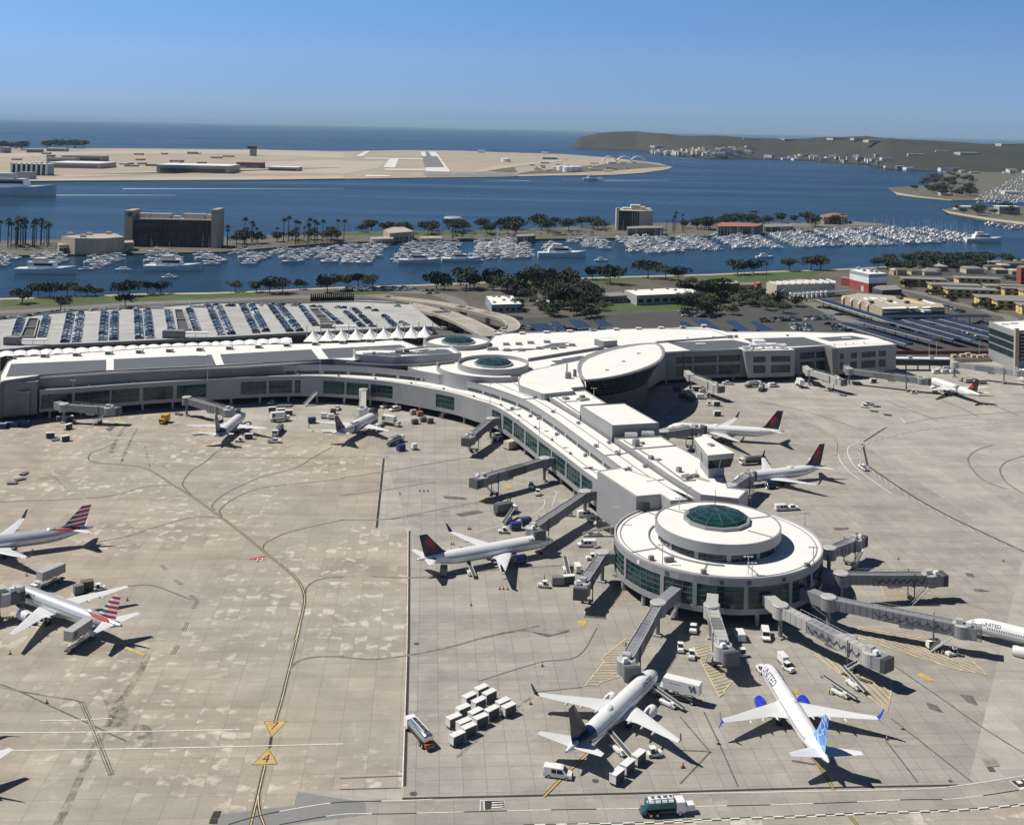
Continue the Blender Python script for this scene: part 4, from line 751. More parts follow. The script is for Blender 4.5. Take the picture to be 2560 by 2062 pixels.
inn = PS('A3', [(318, 645), (278, 585), (266, 520), (285, 450), (350, 395), (450, 350), (580, 305), (720, 268), (870, 237), (1010, 215), (1110, 205), (1195, 204), (1250, 240), (1276, 290), (1278, 340), (1250, 385), (1200, 425), (1100, 475), (1000, 512), (880, 550), (760, 580), (640, 605), (500, 628), (400, 641)], 22.3)
b = MB(); b.face(ring(.955, 22.22), 'trim_grey'); b.face([(q.x, q.y, 22.36) for q in inn], 'roof_white'); b.build('roof', lf)
for x, y in ((795, 420), (985, 320), (590, 530)):
    q = P('A3', x, y, 22.4); b = MB(); b.box((q.x, q.y, 22.55), (1.6, 1.0, .35), 'trim_grey'); b.build('roof_drain', lf)
b = MB(); b.face(ring(.98, 21.31), 'wall_grey'); b.build('soffit', lf)
b = MB(); b.grid([ring(.62, 12.0), ring(.93, 21.3)], 'glass_dark'); r0, r1 = ring(.623, 12.0), ring(.933, 21.3)
for i in range(len(leaf)): b.beam(r0[i], r1[i], .14, .2, 'metal_dark')
for h in range(1, 6): 
    rr_ = ring(.623 + .31 * h / 6, 12 + 9.3 * h / 6)
    for i in range(len(rr_)): b.beam(rr_[i], rr_[(i + 1) % len(rr_)], .1, .14, 'metal_dark')
b.build('glass_wall', lf); b = MB(); b.grid([ring(.60, 0), ring(.60, 12.0), ring(.63, 12.0)], 'wall_dark'); b.build('base', lf)
ctrh = bldg('central_terminal_hall', 'wide white roofed terminal hall with dark roof strips behind the twin domes', 'building', (20, 540))
cz = 16.25
cpoly = PS('B3', [(1590, 740), (1600, 640)], cz) + PS('B4', [(720, 770), (790, 690), (1000, 672), (1690, 655), (2155, 630)], cz) + PS('A3', [(600, 20), (1250, 10), (1880, 25), (2120, 110), (1200, 180), (1320, 300)], cz) + [P('A3', 1000, 480, cz), P('A3', 360, 640, cz)] + PS('A2', [(1520, 235), (1000, 330), (690, 195), (600, 130)], cz) + PS('A1', [(1290, 592), (1000, 540), (900, 500), (1000, 470), (900, 380)], cz)
roof_box(ctrh, cpoly, 3.2, cz, 'wall_panel', 'roof_white', par=.5)
def sheet_part(root, name, c, pts, z, m):
    b = MB(); b.face([(q.x, q.y, z) for q in PS(c, pts, z)], m); return b.build(name, root)
for pts in ([(1375, 835), (1520, 790), (1730, 780), (1660, 800), (1740, 830), (1400, 858)], [(870, 870), (1230, 855), (1380, 862), (1230, 880), (880, 888)], [(1480, 1062), (1560, 1045), (1490, 1012), (1620, 1000), (1640, 985), (1760, 968), (1850, 950), (1930, 955), (1840, 1020), (1690, 1055), (1670, 1072), (1500, 1082)]):
    sheet_part(ctrh, 'roof_panel', 'B4', pts, cz + .22, 'roof_dark')
b = MB(); q, r = P('B4', 1205, 1010, cz + .5), P('B4', 2155, 855, cz + .5); b.beam((q.x, q.y, cz + .8), (r.x, r.y, cz + .8), .5, 1.6, 'wall_grey'); b.build('roof_step', ctrh)
for x, y in ((930, 820), (1085, 815), (1235, 800), (1440, 790), (1345, 870), (1525, 870), (1630, 855), (1115, 893), (1755, 830), (940, 893)):
    q = P('B4', x, y, cz); b = MB(); b.box((q.x, q.y, cz + .7), (3.2, 2.2, 1.2), 'trim_grey', .1, 'roof_grey'); b.build('roof_unit', ctrh)
for c, x, y, d in (('A3', 100, 630, (2.6, 2.2, 2.6)), ('A3', 85, 590, (.6, .6, 5)), ('A3', 185, 610, (1.6, .6, 3.2)), ('B4', 760, 880, (6, 3.5, 1.4))):
    q = P(c, x, y, 18.8 if c == 'A3' else cz); b = MB(); b.box((q.x, q.y, q.z + d[2] / 2), d, 'trim_grey', .2, 'roof_grey', .85); b.build('air_handler', ctrh)
fr_ = bldg('lobby_roof', 'smooth white roof terrace with a rounded corner left of the leaf-shaped roof', 'building', P('A2', 1000, 150, 0))
lob = PS('A2', [(690, 172), (968, 276), (1010, 282), (1380, 245), (1350, 205), (1510, 190), (1480, 130), (1440, 20)], 18.7) + PS('B4', [(1850, 1010), (1480, 1085), (1270, 1130), (1120, 1190)], 18.7) + PS('A2', [(700, 60), (678, 110)], 18.7)
roof_box(fr_, lob, 15.5, 18.7, 'wall_panel', 'roof_white', par=.3, pm='wall_panel')
sm = bldg('roof_stair_box', 'small white roofed box on the terminal roof beside the tip of the leaf-shaped roof', 'building', P('A3', 640, 180, 0))
roof_box(sm, PS('A3', [(430, 140), (545, 172), (718, 160), (640, 122)], 19.4), 15.5, 19.4, 'wall_grey', 'roof_white', par=.2)
def dome(nm, lbl, cx, cy, rim, zr, zb, sk, rs):
    r_ = bldg('domed_drum', lbl, 'building', (cx, cy), 'domed drums on the terminal roof'); c = (cx, cy)
    b = MB(); b.ringwall(c, rim - .45, rim, zb, zr, 'wall_panel', 80); b.build('drum_wall', r_)
    b = MB(); b.disc(c, rim - .2, zr - 1.6, 'roof_white', 80); b.build('roof', r_); skylight(r_, sk, rs, zr - 1.6, 1.9); return r_
d2 = dome('d', 'glass domed white drum nearer the concourse, rising from a curved skirt wall', -6.4, 507.2, 16.2, 19.9, 14.5, (-6.3, 509.3), 8.4)
d1 = dome('d', 'glass domed white drum farther back, beside the road bridges', -25.6, 564.5, 16.5, 18.7, 14, (-25.2, 566), 8.2)
b = MB(); b.ringwall((-6.4, 507.2), 25.2, 25.8, ZT, 18.6, 'wall_panel', 80, R(172), R(296)); b.build('skirt_wall', d2)
b = MB(); arcp = [(-6.4 + 25.3 * math.cos(R(172 + 124 * i / 40)), 507.2 + 25.3 * math.sin(R(172 + 124 * i / 40))) for i in range(41)]; b.face([(x, y, 17.2) for x, y in arcp] + [(-6.4 + 16 * math.cos(R(296)), 507.2 + 16 * math.sin(R(296)), 17.2), (-6.4, 507.2, 17.2)], 'roof_white'); b.build('terrace', d2)
pb = bldg('parapet_block', 'long pointed roof block with a dark top inside a white parapet beside the domes', 'building', P('A1', 800, 350, 0))
roof_box(pb, PS('A1', [(212, 288), (240, 350), (720, 385), (1570, 335), (1440, 245), (1120, 250), (850, 282), (400, 278)], 19.4), 15.6, 19.4, 'wall_light', 'roof_white', par=.9, pw=.5)
sheet_part(pb, 'roof_panel', 'A1', [(325, 312), (370, 345), (700, 352), (740, 330), (870, 335), (1490, 320), (1390, 265), (1130, 260), (900, 295)], 19.6, 'roof_dark')
for x, y, d in ((640, 325, (3.2, 1.5, .5)), (1000, 312, (3.2, 1.5, .5)), (1205, 295, (3.2, 1.5, .5)), (475, 345, (1.5, 1.5, 1.5)), (515, 350, (1.2, 1.2, 1)), (790, 325, (3.5, 2, 1.6)), (885, 310, (2.5, 1.5, 1.6)), (745, 355, (5, .8, 1))):
    q = P('A1', x, y, 19.4); b = MB(); b.box((q.x, q.y, 19.6 + d[2] / 2), d, 'roof_white' if d[2] == .5 else 'trim_grey', .05); b.build('roof_unit', pb)
for x in (1018, 1062): q = P('A1', x, 410, 16.0); b = MB(); b.tube((q.x, q.y, 16), (q.x, q.y, 20.2), .7, .7, 10, 'metal_light'); b.build('duct', pb)
b = MB(); p_ = smooth_path(PS('A1', [(130, 445), (500, 470), (800, 480), (1100, 465), (1480, 430)], 16.8), 5)
for q, r in zip(p_, p_[1:]): b.beam((q.x, q.y, 16.9), (r.x, r.y, 16.9), 1.2, 1.3, 'wall_grey')
b.build('roof_rail', pb)
hz = 17.6
hall = bldg('ticket_hall', 'long flat ticket hall with large dark roof panels framed in white', 'building', P('B1', 1100, 900, 0))
hp = PS('B1', [(0, 1000), (90, 832), (190, 775), (2155, 640)], hz) + PS('B2', [(1000, 620), (1900, 600)], hz) + PS('B3', [(740, 690), (1290, 650), (1590, 760)], hz) + PS('A1', [(210, 420), (0, 400)], hz) + PS('B2', [(2155, 797), (1700, 822), (1200, 852), (600, 885), (0, 912)], hz) + PS('B1', [(1400, 940), (700, 985), (500, 1000), (470, 1010), (60, 1070), (0, 1095)], hz)
roof_box(hall, hp, 3.2, hz, 'wall_grey', 'roof_white', par=.4, pm='wall_grey')
for c, pts in (('B1', [(140, 850), (1330, 797), (1330, 928), (75, 1012)]), ('B1', [(1425, 790), (2650, 733), (2705, 862), (1425, 920)]), ('B2', [(752, 730), (1895, 668), (1995, 795), (800, 855)]), ('B3', [(315, 762), (1305, 710), (1390, 745), (720, 790), (710, 870), (405, 880)])):
    sheet_part(hall, 'roof_panel', c, pts, hz + .24, 'roof_dark')
for c, x, y in (('B1', 145, 790), ('B1', 560, 770), ('B1', 962, 755), ('B1', 1365, 735), ('B1', 1750, 720), ('B1', 2125, 705), ('B2', 500, 690), ('B2', 870, 672), ('B2', 1235, 655), ('B2', 1590, 635), ('B2', 1945, 618), ('B3', 580, 700), ('B3', 920, 680), ('B3', 1255, 660)):
    q = P(c, x, y, hz); b = MB(); b.box((q.x, q.y, hz + .95), (3.0, 2.6, 1.6), 'wall_light', .07, 'roof_white'); b.box((q.x, q.y - 1.35, hz + .9), (2.0, .1, 1.0), 'wall_dark', .07); b.build('roof_vent', hall)
q = P('B2', 525, 760, hz); b = MB(); b.box((q.x, q.y, hz + .5), (4.5, 2.2, .4), 'roof_white', .05); b.build('roof_hatch', hall)
cw = MB(); p_ = smooth_path(PS('B1', [(520, 1000), (1200, 958), (2155, 905)], 17.2) + PS('B2', [(900, 878), (1500, 840), (2080, 800)], 17.2), 6)
for q, r in zip(p_, p_[1:]): cw.beam((q.x, q.y - 1.5, 17.0), (r.x, r.y - 1.5, 17.0), 1.0, .8, 'metal_light')
cw.build('roof_duct', hall)
eb = bldg('hall_end_block', 'grey windowless end block at the left end of the ticket hall', 'building', P('D1', 400, 700, 0))
f0 = Vector((E[0].x - 1.0, E[0].y - .3)); dE = (E[8] - E[0]).normalized()
roof_box(eb, [f0, f0 - dE * 60, f0 - dE * 60 + Vector((0, 14)), f0 + Vector((-2, 14))], 2.6, 16.0, 'wall_grey', 'roof_white', par=.3)
b = MB(); q = f0 - dE * 18; b.box((q.x, q.y - .05, 13.2), (13, .2, 2.2), 'glass_dark', math.atan2(dE.y, dE.x)); b.build('window', eb)
eb2 = bldg('hall_end_annex', 'dark grey flat annex with bins in front at the left edge', 'building', P('D1', 200, 900, 0))
a0 = P('D1', 520, 985, 3.0); roof_box(eb2, [a0, a0 + Vector((-60, -3.2, 0)), a0 + Vector((-60, 10, 0)), a0 + Vector((-1, 12, 0))], 3.0, 12.3, 'wall_grey', 'roof_white', par=.35)
b = MB(); b.box((a0.x - 30, a0.y + 6, 1.5), (58, 9, 2.98), 'undercroft'); b.build('undercroft', eb2)
cc = bldg('kerb_canopy', 'long white scalloped canopy along the kerb behind the ticket hall', 'canopy', P('B1', 1000, 700, 0))
ca = PS('B1', [(-300, 725), (0, 706), (2155, 610)], 12) + PS('B2', [(700, 585), (1650, 530)], 12); cb = PS('B1', [(-300, 790), (0, 768), (2155, 668)], 12) + PS('B2', [(700, 640), (1660, 590)], 12)
for k in range(26):
    t0, t1 = k / 26, (k + 1) / 26
    def lp_(pl, t):
        pl = sub_poly(pl, 2.0); return pl[min(len(pl) - 1, int(t * (len(pl) - 1)))]
    a0_, a1_, b0_, b1_ = lp_(ca, t0), lp_(ca, t1), lp_(cb, t0), lp_(cb, t1)
    b = MB(); rr_ = []
    for j in range(7):
        f = 0.02 + .96 * j / 6; z = 12 + 0.7 * math.sin(math.pi * f); u, v = a0_.lerp(a1_, f), b0_.lerp(b1_, f); rr_.append([(u.x, u.y, z), (v.x, v.y, z), (v.x, v.y, z - .25), (u.x, u.y, z - .25)])
    b.grid(rr_, 'canopy_white', True, True, True); b.build('canopy_panel', cc)
    b = MB(); m_ = (a0_ + b0_) / 2; b.tube((m_.x, m_.y, 0), (m_.x, m_.y, 12.1), .25, .25, 6, 'metal_light'); b.build('column', cc)
tn = bldg('tent_canopy', 'white tensile canopy with nine pointed peaks between the parking deck and the terminal', 'canopy', P('B3', 900, 600, 0))
pk = [(215, 530), (400, 518), (575, 515), (755, 506), (932, 500), (1105, 488), (1275, 480), (1450, 473), (1615, 462)]
yb = lambda x: 672 - (x - 130) * 0.036
for i, (x, y) in enumerate(pk):
    lo = P('B3', x, yb(x), 10.5); tp = Pd('B3', x, y, lo.y + 7.5); hwx = 3.65; b = MB(); n = 24; rg = []
    for h, rr0 in ((0, 1.0), (.12, .86), (.3, .62), (.5, .42), (.72, .23), (.92, .09), (1, .07)):
        row = []
        for k in range(n):
            t = 2 * math.pi * k / n; cx_, sy_ = math.cos(t), math.sin(t); sq = 1 / max(abs(cx_), abs(sy_)); mixf = rr0 ** 0.8; rx = hwx * rr0 * (1 * (1 - mixf) + sq * mixf); ry = 8.5 * rr0 * (1 * (1 - mixf) + sq * mixf)
            drop = -0.5 * (1 - rr0) * 0 ; row.append((tp.x + rx * cx_, tp.y + ry * sy_, 10.5 + (tp.z - 10.5) * h))
        rg.append(row)
    b.grid(rg, 'canopy_white', True, False, True); b.build('tent_peak', tn, smooth=True)
    b = MB(); b.tube((tp.x, tp.y, tp.z), (tp.x, tp.y, tp.z + .7), .45, .1, 8, 'canopy_white'); b.build('finial', tn)
for i in range(10):
    x = 125 + 176 * i; q = P('B3', x, yb(x) - 25, 10.5); b = MB(); b.tube((q.x, q.y + 2, 0), (q.x, q.y + 2, 17.6), .3, .2, 8, 'trim_grey'); b.build('mast', tn)
wz = 15.6
wing = bldg('gate_wing', 'long two-storey grey gate wing with dark window rows and white and black roof', 'building', P(6, 500, 700, 0))
fp = [P('A3', 1200, 318, wz), P('A3', 1640, 290, wz), P(6, 0, 650, wz), P(6, 385, 637, wz), P(6, 720, 628, wz), P(6, 955, 612, wz), P(6, 1340, 603, wz)]
bp = [P(6, 1340, 603, wz), P(6, 1210, 560, wz), P(6, 1070, 533, wz), P(6, 960, 535, wz), P(6, 700, 528, wz), P(6, 290, 530, wz), P(6, 150, 500, wz), P(5, 2155, 300, wz), P(5, 1500, 328, wz), P(5, 1500, 380, wz), P('A3', 1050, 150, wz)]
roof_box(wing, fp + bp[1:], 2.0, wz, 'wall_grey', 'roof_white', par=.45, pm='roof_white')
fl = [Vector((q.x, q.y - .75)) for q in fp]; atW, LW = at_poly(fl)
for (zb_, zs_, zh_, zt_) in ((2.0, 3.6, 8.4, 9.9), (9.9, 9.95, 13.2, wz - .05)):
    xs = []
    for a_, c_ in ((1690, 1730), (1734, 1791), (1796, 1851), (2000, 2036), (2040, 2084)):
        s_ = find_s(atW, LW, (a_, c_), 8); xs.append((min(s_), max(s_)))
    facade(wing, fl, zb_, zs_, zh_, zt_, xs, 'wall_grey', 'glass_sky', 2, 4.5)
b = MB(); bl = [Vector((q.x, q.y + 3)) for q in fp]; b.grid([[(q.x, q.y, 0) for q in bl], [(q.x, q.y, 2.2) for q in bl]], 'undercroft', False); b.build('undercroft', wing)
for k in range(12):
    q = atW(LW * (k + .5) / 12); b = MB(); b.tube((q.x, q.y + 1.5, 0), (q.x, q.y + 1.5, 2.1), .5, .5, 10, 'wall_light'); b.build('column', wing)
for c, pts in (('A3', [(150, 110), (980, 78), (1120, 150), (230, 152)]), ('A3', [(1080, 72), (1870, 45), (2030, 112), (1200, 138)]), ('A3', [(1350, 180), (2170, 148), (2700, 265), (1630, 280)]), ('A3', [(0, 118), (100, 112), (155, 155), (0, 160)]), ('B6', [(800, 935), (1545, 915), (1850, 1010), (1220, 1040), (1200, 985), (900, 985)]), ('B6', [(1720, 925), (2155, 898), (2480, 960), (2000, 1000)]), ('B4', [(870, 755), (1690, 712), (1785, 752), (905, 790)]), ('B4', [(1770, 712), (2155, 698), (2155, 740), (1840, 750)])):
    sheet_part(wing, 'roof_panel', c, pts, wz + .24, 'roof_dark')
for c, x, y in (('B4', 820, 705), ('B4', 1130, 695), ('B4', 1435, 682), ('B4', 1725, 668), ('B4', 2010, 655), ('A3', 415, 55), ('A3', 705, 45), ('A3', 985, 35), ('A3', 1265, 25), ('A3', 1540, 15), ('B6', 300, 800), ('B6', 40, 815)):
    q = P(c, x, y, wz); b = MB(); b.box((q.x, q.y, wz + .95), (3.0, 2.6, 1.6), 'wall_light', .07, 'roof_white'); b.box((q.x, q.y - 1.35, wz + .9), (2.0, .1, 1.0), 'wall_dark', .07); b.build('roof_vent', wing)
for x, y, d in ((90, 945, (1.5, 1, .8)), (420, 935, (1.2, 1, 1)), (700, 925, (2, 1.5, 1.2)), (1345, 905, (1.2, 1, .8)), (620, 930, (3.5, 1.5, 1.4))):
    q = P('B6', x, y, wz); b = MB(); b.box((q.x, q.y, wz + .2 + d[2] / 2), d, 'trim_grey', .3); b.build('roof_unit', wing)
for x, y in ((1765, 210), ): q = P('A3', x, y, wz); b = MB(); b.box((q.x, q.y, wz + .5), (5, 2, .35), 'roof_white', .05); b.build('roof_hatch', wing)
q = P('B6', 2090, 938, wz); b = MB(); b.box((q.x, q.y, wz + .5), (5, 2, .35), 'roof_white', .05); b.build('roof_hatch', wing)
def gate_block(lbl, c, top, depth, lean, wins):
    a_, c_ = P(c, *top[0], wz + .1), P(c, *top[1], wz + .1); r_ = bldg('gate_block', lbl, 'building', (a_.x, a_.y), 'projecting blocks of the gate wing')
    d = (c_ - a_); L = d.length; ang = math.atan2(d.y, d.x); d.normalize(); nb = Vector((-d.y, d.x, 0))
    def q(s, t, z): v = a_ + d * s + nb * t; return (v.x, v.y, z)
    b = MB(); b.grid([[q(lean, 0, 2.3), q(L, 0, 2.3), q(L, depth, 2.3), q(lean, depth, 2.3)], [q(0, 0, wz + .1), q(L, 0, wz + .1), q(L, depth, wz + .1), q(0, depth, wz + .1)]], 'wall_panel', True, True, True); b.build('wall', r_)
    b = MB(); b.face([q(.4, .4, wz + .3), q(L - .4, .4, wz + .3), q(L - .4, depth, wz + .3), q(.4, depth, wz + .3)], 'roof_white'); b.face([q(0, 0, wz + .25), q(L, 0, wz + .25), q(L, depth, wz + .25), q(0, depth, wz + .25)], 'roof_white'); b.build('roof', r_)
    for s0_, s1_ in wins:
        for z0, z1 in ((4.4, 8.4), (9.9, 12.9)):
            w_ = MB(); w_.face([q(s0_, -.04, z0), q(s1_, -.04, z0), q(s1_, -.04, z1), q(s0_, -.04, z1)], 'glass_sky'); nm_ = max(2, int((s1_ - s0_) / 2.5))
            for k in range(1, nm_): u = q(s0_ + (s1_ - s0_) * k / nm_, -.09, (z0 + z1) / 2); w_.box(u, (.12, .1, z1 - z0), 'mullion', ang)
            for z in (z0 + (z1 - z0) / 3, z0 + 2 * (z1 - z0) / 3): u, v = q(s0_, -.1, z), q(s1_, -.1, z); w_.beam(u, v, .1, .1, 'mullion')
            for z in (z0, z1): w_.beam(q(s0_, -.05, z), q(s1_, -.05, z), .12, .14, 'wall_panel')
            w_.build('window', r_)
    b = MB(); b.box(q(L * .55, depth * .6, 1.15)[:2] + (1.15,), (L * .8, depth * .6, 2.3), 'undercroft', ang); b.build('base', r_); return r_, q, L
g1, q1, L1 = gate_block('grey projecting gate block with a slanted left edge under rooftop ductwork', 6, [(405, 647), (720, 640)], 9, 2.0, [(4.8, 11.5), (14.5, 25.0)])
for i, (s_, t_, h_) in enumerate(((2, 2, 1.2), (6, 3, 1.8), (12, 4, 1.8), (18, 4, 1.8), (22, 3, 1.4))):
    b = MB(); u = q1(s_, t_, wz + .3 + h_); b.box(u, (4, 1.5, 1.3), 'clad_white', .05); b.box((u[0], u[1], wz + .3 + h_ / 2), (1.0, 1.0, h_), 'metal_light'); b.build('roof_duct', g1)
b = MB(); u = q1(5, 4, wz + 2); v = q1(24, 4, wz + 2.2); b.tube(u, v, .7, .7, 10, 'clad_white'); u = q1(13, 12, wz); b.box((u[0], u[1], wz + 2.6), (6, 5, 1.5), 'clad_white', .05, 'roof_white'); b.box((u[0], u[1] - 1, wz + 1), (2, 2, 2), 'metal_light'); b.build('air_handler', g1)
g2, q2, L2 = gate_block('grey projecting gate block at the right end of the gate wing', 6, [(990, 628), (1355, 605)], 16, 0.6, [(1.2, 3.6), (8.0, 12.0), (15.0, 24.0), (26, 30.5)])
b = MB(); u = q2(-3.8, -2, wz); b.grid([[q2(-3, -.1, 2.3), q2(.5, -.1, 2.3), q2(.5, 15, 2.3), q2(-3, 15, 2.3)], [q2(-4, -.1, wz + .1), q2(.0, -.1, wz + .1), q2(.0, 15, wz + .1), q2(-4, 15, wz + .1)]], 'wall_grey', True, True, True); b.build('side_wall', g2)
b = MB()
for s_ in (2, 9, 14, 21): u = q2(s_, 6, wz); b.tube((u[0], u[1], wz), (u[0], u[1], wz + 1.5), .6, .4, 8, 'clad_white')
b.build('roof_vent', g2)
gl = bldg('link_gallery', 'low glazed walkway running right from the end of the gate wing', 'building', P('D3', 400, 1000, 0))
p0, p1 = P('D3', -680, 975, 6), P('D3', 800, 990, 6); b = MB(); b.beam((p0.x, p0.y, 4.4), (p1.x, p1.y, 4.4), 4, 3.2, 'glass_sky'); b.build('glazing', gl); b = MB(); b.beam((p0.x, p0.y, 6.3), (p1.x, p1.y, 6.3), 4.6, .5, 'clad_white'); b.build('roof', gl)
for k in range(7): q = p0.lerp(p1, (k + .4) / 7); b = MB(); b.tube((q.x, q.y, 0), (q.x, q.y, 2.9), .4, .4, 8, 'wall_light'); b.build('column', gl)
for k in (.52, .78): q = p0.lerp(p1, k); b = MB(); b.box((q.x, q.y - 1, 6.9), (2.0, 2.0, 1.6), 'wall_light'); b.build('roof_unit', gl)
import bmesh
def finetext(word, size, bold):
    v, f = textmesh(word, size, bold=bold); bm = bmesh.new(); vs = [bm.verts.new(p) for p in v]
    for ff in f:
        try: bm.faces.new([vs[i] for i in ff])
        except ValueError: pass
    ys = [p[1] for p in v]; xs = [p[0] for p in v]
    for lo, hi, st_, ax in ((min(ys), max(ys), .16, 1), (min(xs), max(xs), .7, 0)):
        c = lo + st_
        while c < hi:
            no = (0, 1, 0) if ax else (1, 0, 0); co = (0, c, 0) if ax else (c, 0, 0)
            bmesh.ops.bisect_plane(bm, geom=bm.verts[:] + bm.edges[:] + bm.faces[:], plane_co=co, plane_no=no); c += st_
    bm.verts.index_update(); r_ = [tuple(q.co) for q in bm.verts], [tuple(q.index for q in ff.verts) for ff in bm.faces]; bm.free(); return r_
def fin_material(name, kind):
    q = NT(name, 0.35); tcn = q.node('ShaderNodeTexCoord'); sx, sy, sz = q.sep(tcn.outputs['Object'])
    if kind == 'stripes':
        d = q.math('ADD', sz, q.math('MULTIPLY', sy, 0.10)); f = q.math('FRACT', q.math('MULTIPLY', d, 0.82)); st = q.math('GREATER_THAN', f, 0.42)
        fr = q.math('GREATER_THAN', q.math('ADD', sy, q.math('MULTIPLY', sz, 0.42)), FINMID)
        return q.out(q.mix(st, (0.72, 0.73, 0.74), q.mix(fr, (0.42, 0.03, 0.06), (0.045, 0.075, 0.13))))
    if kind == 'delta':
        d = q.math('ADD', q.math('ABSOLUTE', q.math('ADD', q.math('SUBTRACT', sy, FINMID), q.math('MULTIPLY', sz, 0.45))), q.math('MULTIPLY', q.math('ABSOLUTE', q.math('SUBTRACT', sz, 9.3)), 0.9))
        return q.out(q.mix(q.rng(d, 1.0, 2.3), (0.32, 0.018, 0.03), (0.020, 0.016, 0.038)))
    if kind == 'globe':
        w_ = q.node('ShaderNodeTexWave', wave_type='RINGS', rings_direction='X'); w_.inputs['Scale'].default_value = 0.55; q.lk(tcn.outputs['Object'], w_.inputs[0])
        return q.out(q.mix(q.math('MULTIPLY', q.rng(w_.outputs[1], .9, .99), .16), (0.015, 0.018, 0.05), (0.35, 0.24, 0.08)))
    if kind == 'globe_blue':
        n = q.node('ShaderNodeTexVoronoi', feature='DISTANCE_TO_EDGE'); n.inputs['Scale'].default_value = 0.55; q.lk(tcn.outputs['Object'], n.inputs[0])
        base = q.mix(q.rng(sz, 6, 12), (0.08, 0.30, 0.72), (0.03, 0.10, 0.42)); return q.out(q.mix(q.math('MULTIPLY', q.math('LESS_THAN', n.outputs[0], 0.05), .8), base, (0.55, 0.75, 0.95)))
    if kind == 'maple':
        d = q.math('ADD', q.math('ABSOLUTE', q.math('ADD', q.math('SUBTRACT', sy, FINMID), q.math('MULTIPLY', sz, .3))), q.math('MULTIPLY', q.math('ABSOLUTE', q.math('SUBTRACT', sz, 7.6)), 1.0))
        return q.out(q.mix(q.math('LESS_THAN', d, 1.5), (0.02, 0.012, 0.014), (0.50, 0.02, 0.035)))
    return q.out(q.mix(q.rng(sz, 6, 12), (0.05, 0.07, 0.16), (0.04, 0.06, 0.15)))
SPEC = {   # length, fuselage centre height, radius, half span, fin top, tailplane half span and height, wing tip station, sweep root station
    'b9': (42.1, 3.3, 1.95, 16.8, 12.4, 7.2, 5.2, 25.3, 14.6), 'b8': (39.5, 3.3, 1.95, 16.8, 12.4, 7.2, 5.2, 23.6, 13.0), 'a21': (44.5, 3.9, 2.05, 17.0, 11.7, 6.25, 5.4, 26.0, 14.8), 'a20': (37.6, 3.9, 2.05, 17.0, 11.7, 6.25, 5.4, 22.5, 11.4), 'b57': (47.3, 4.3, 1.95, 19.0, 13.5, 7.6, 6.3, 29.0, 17.0)}
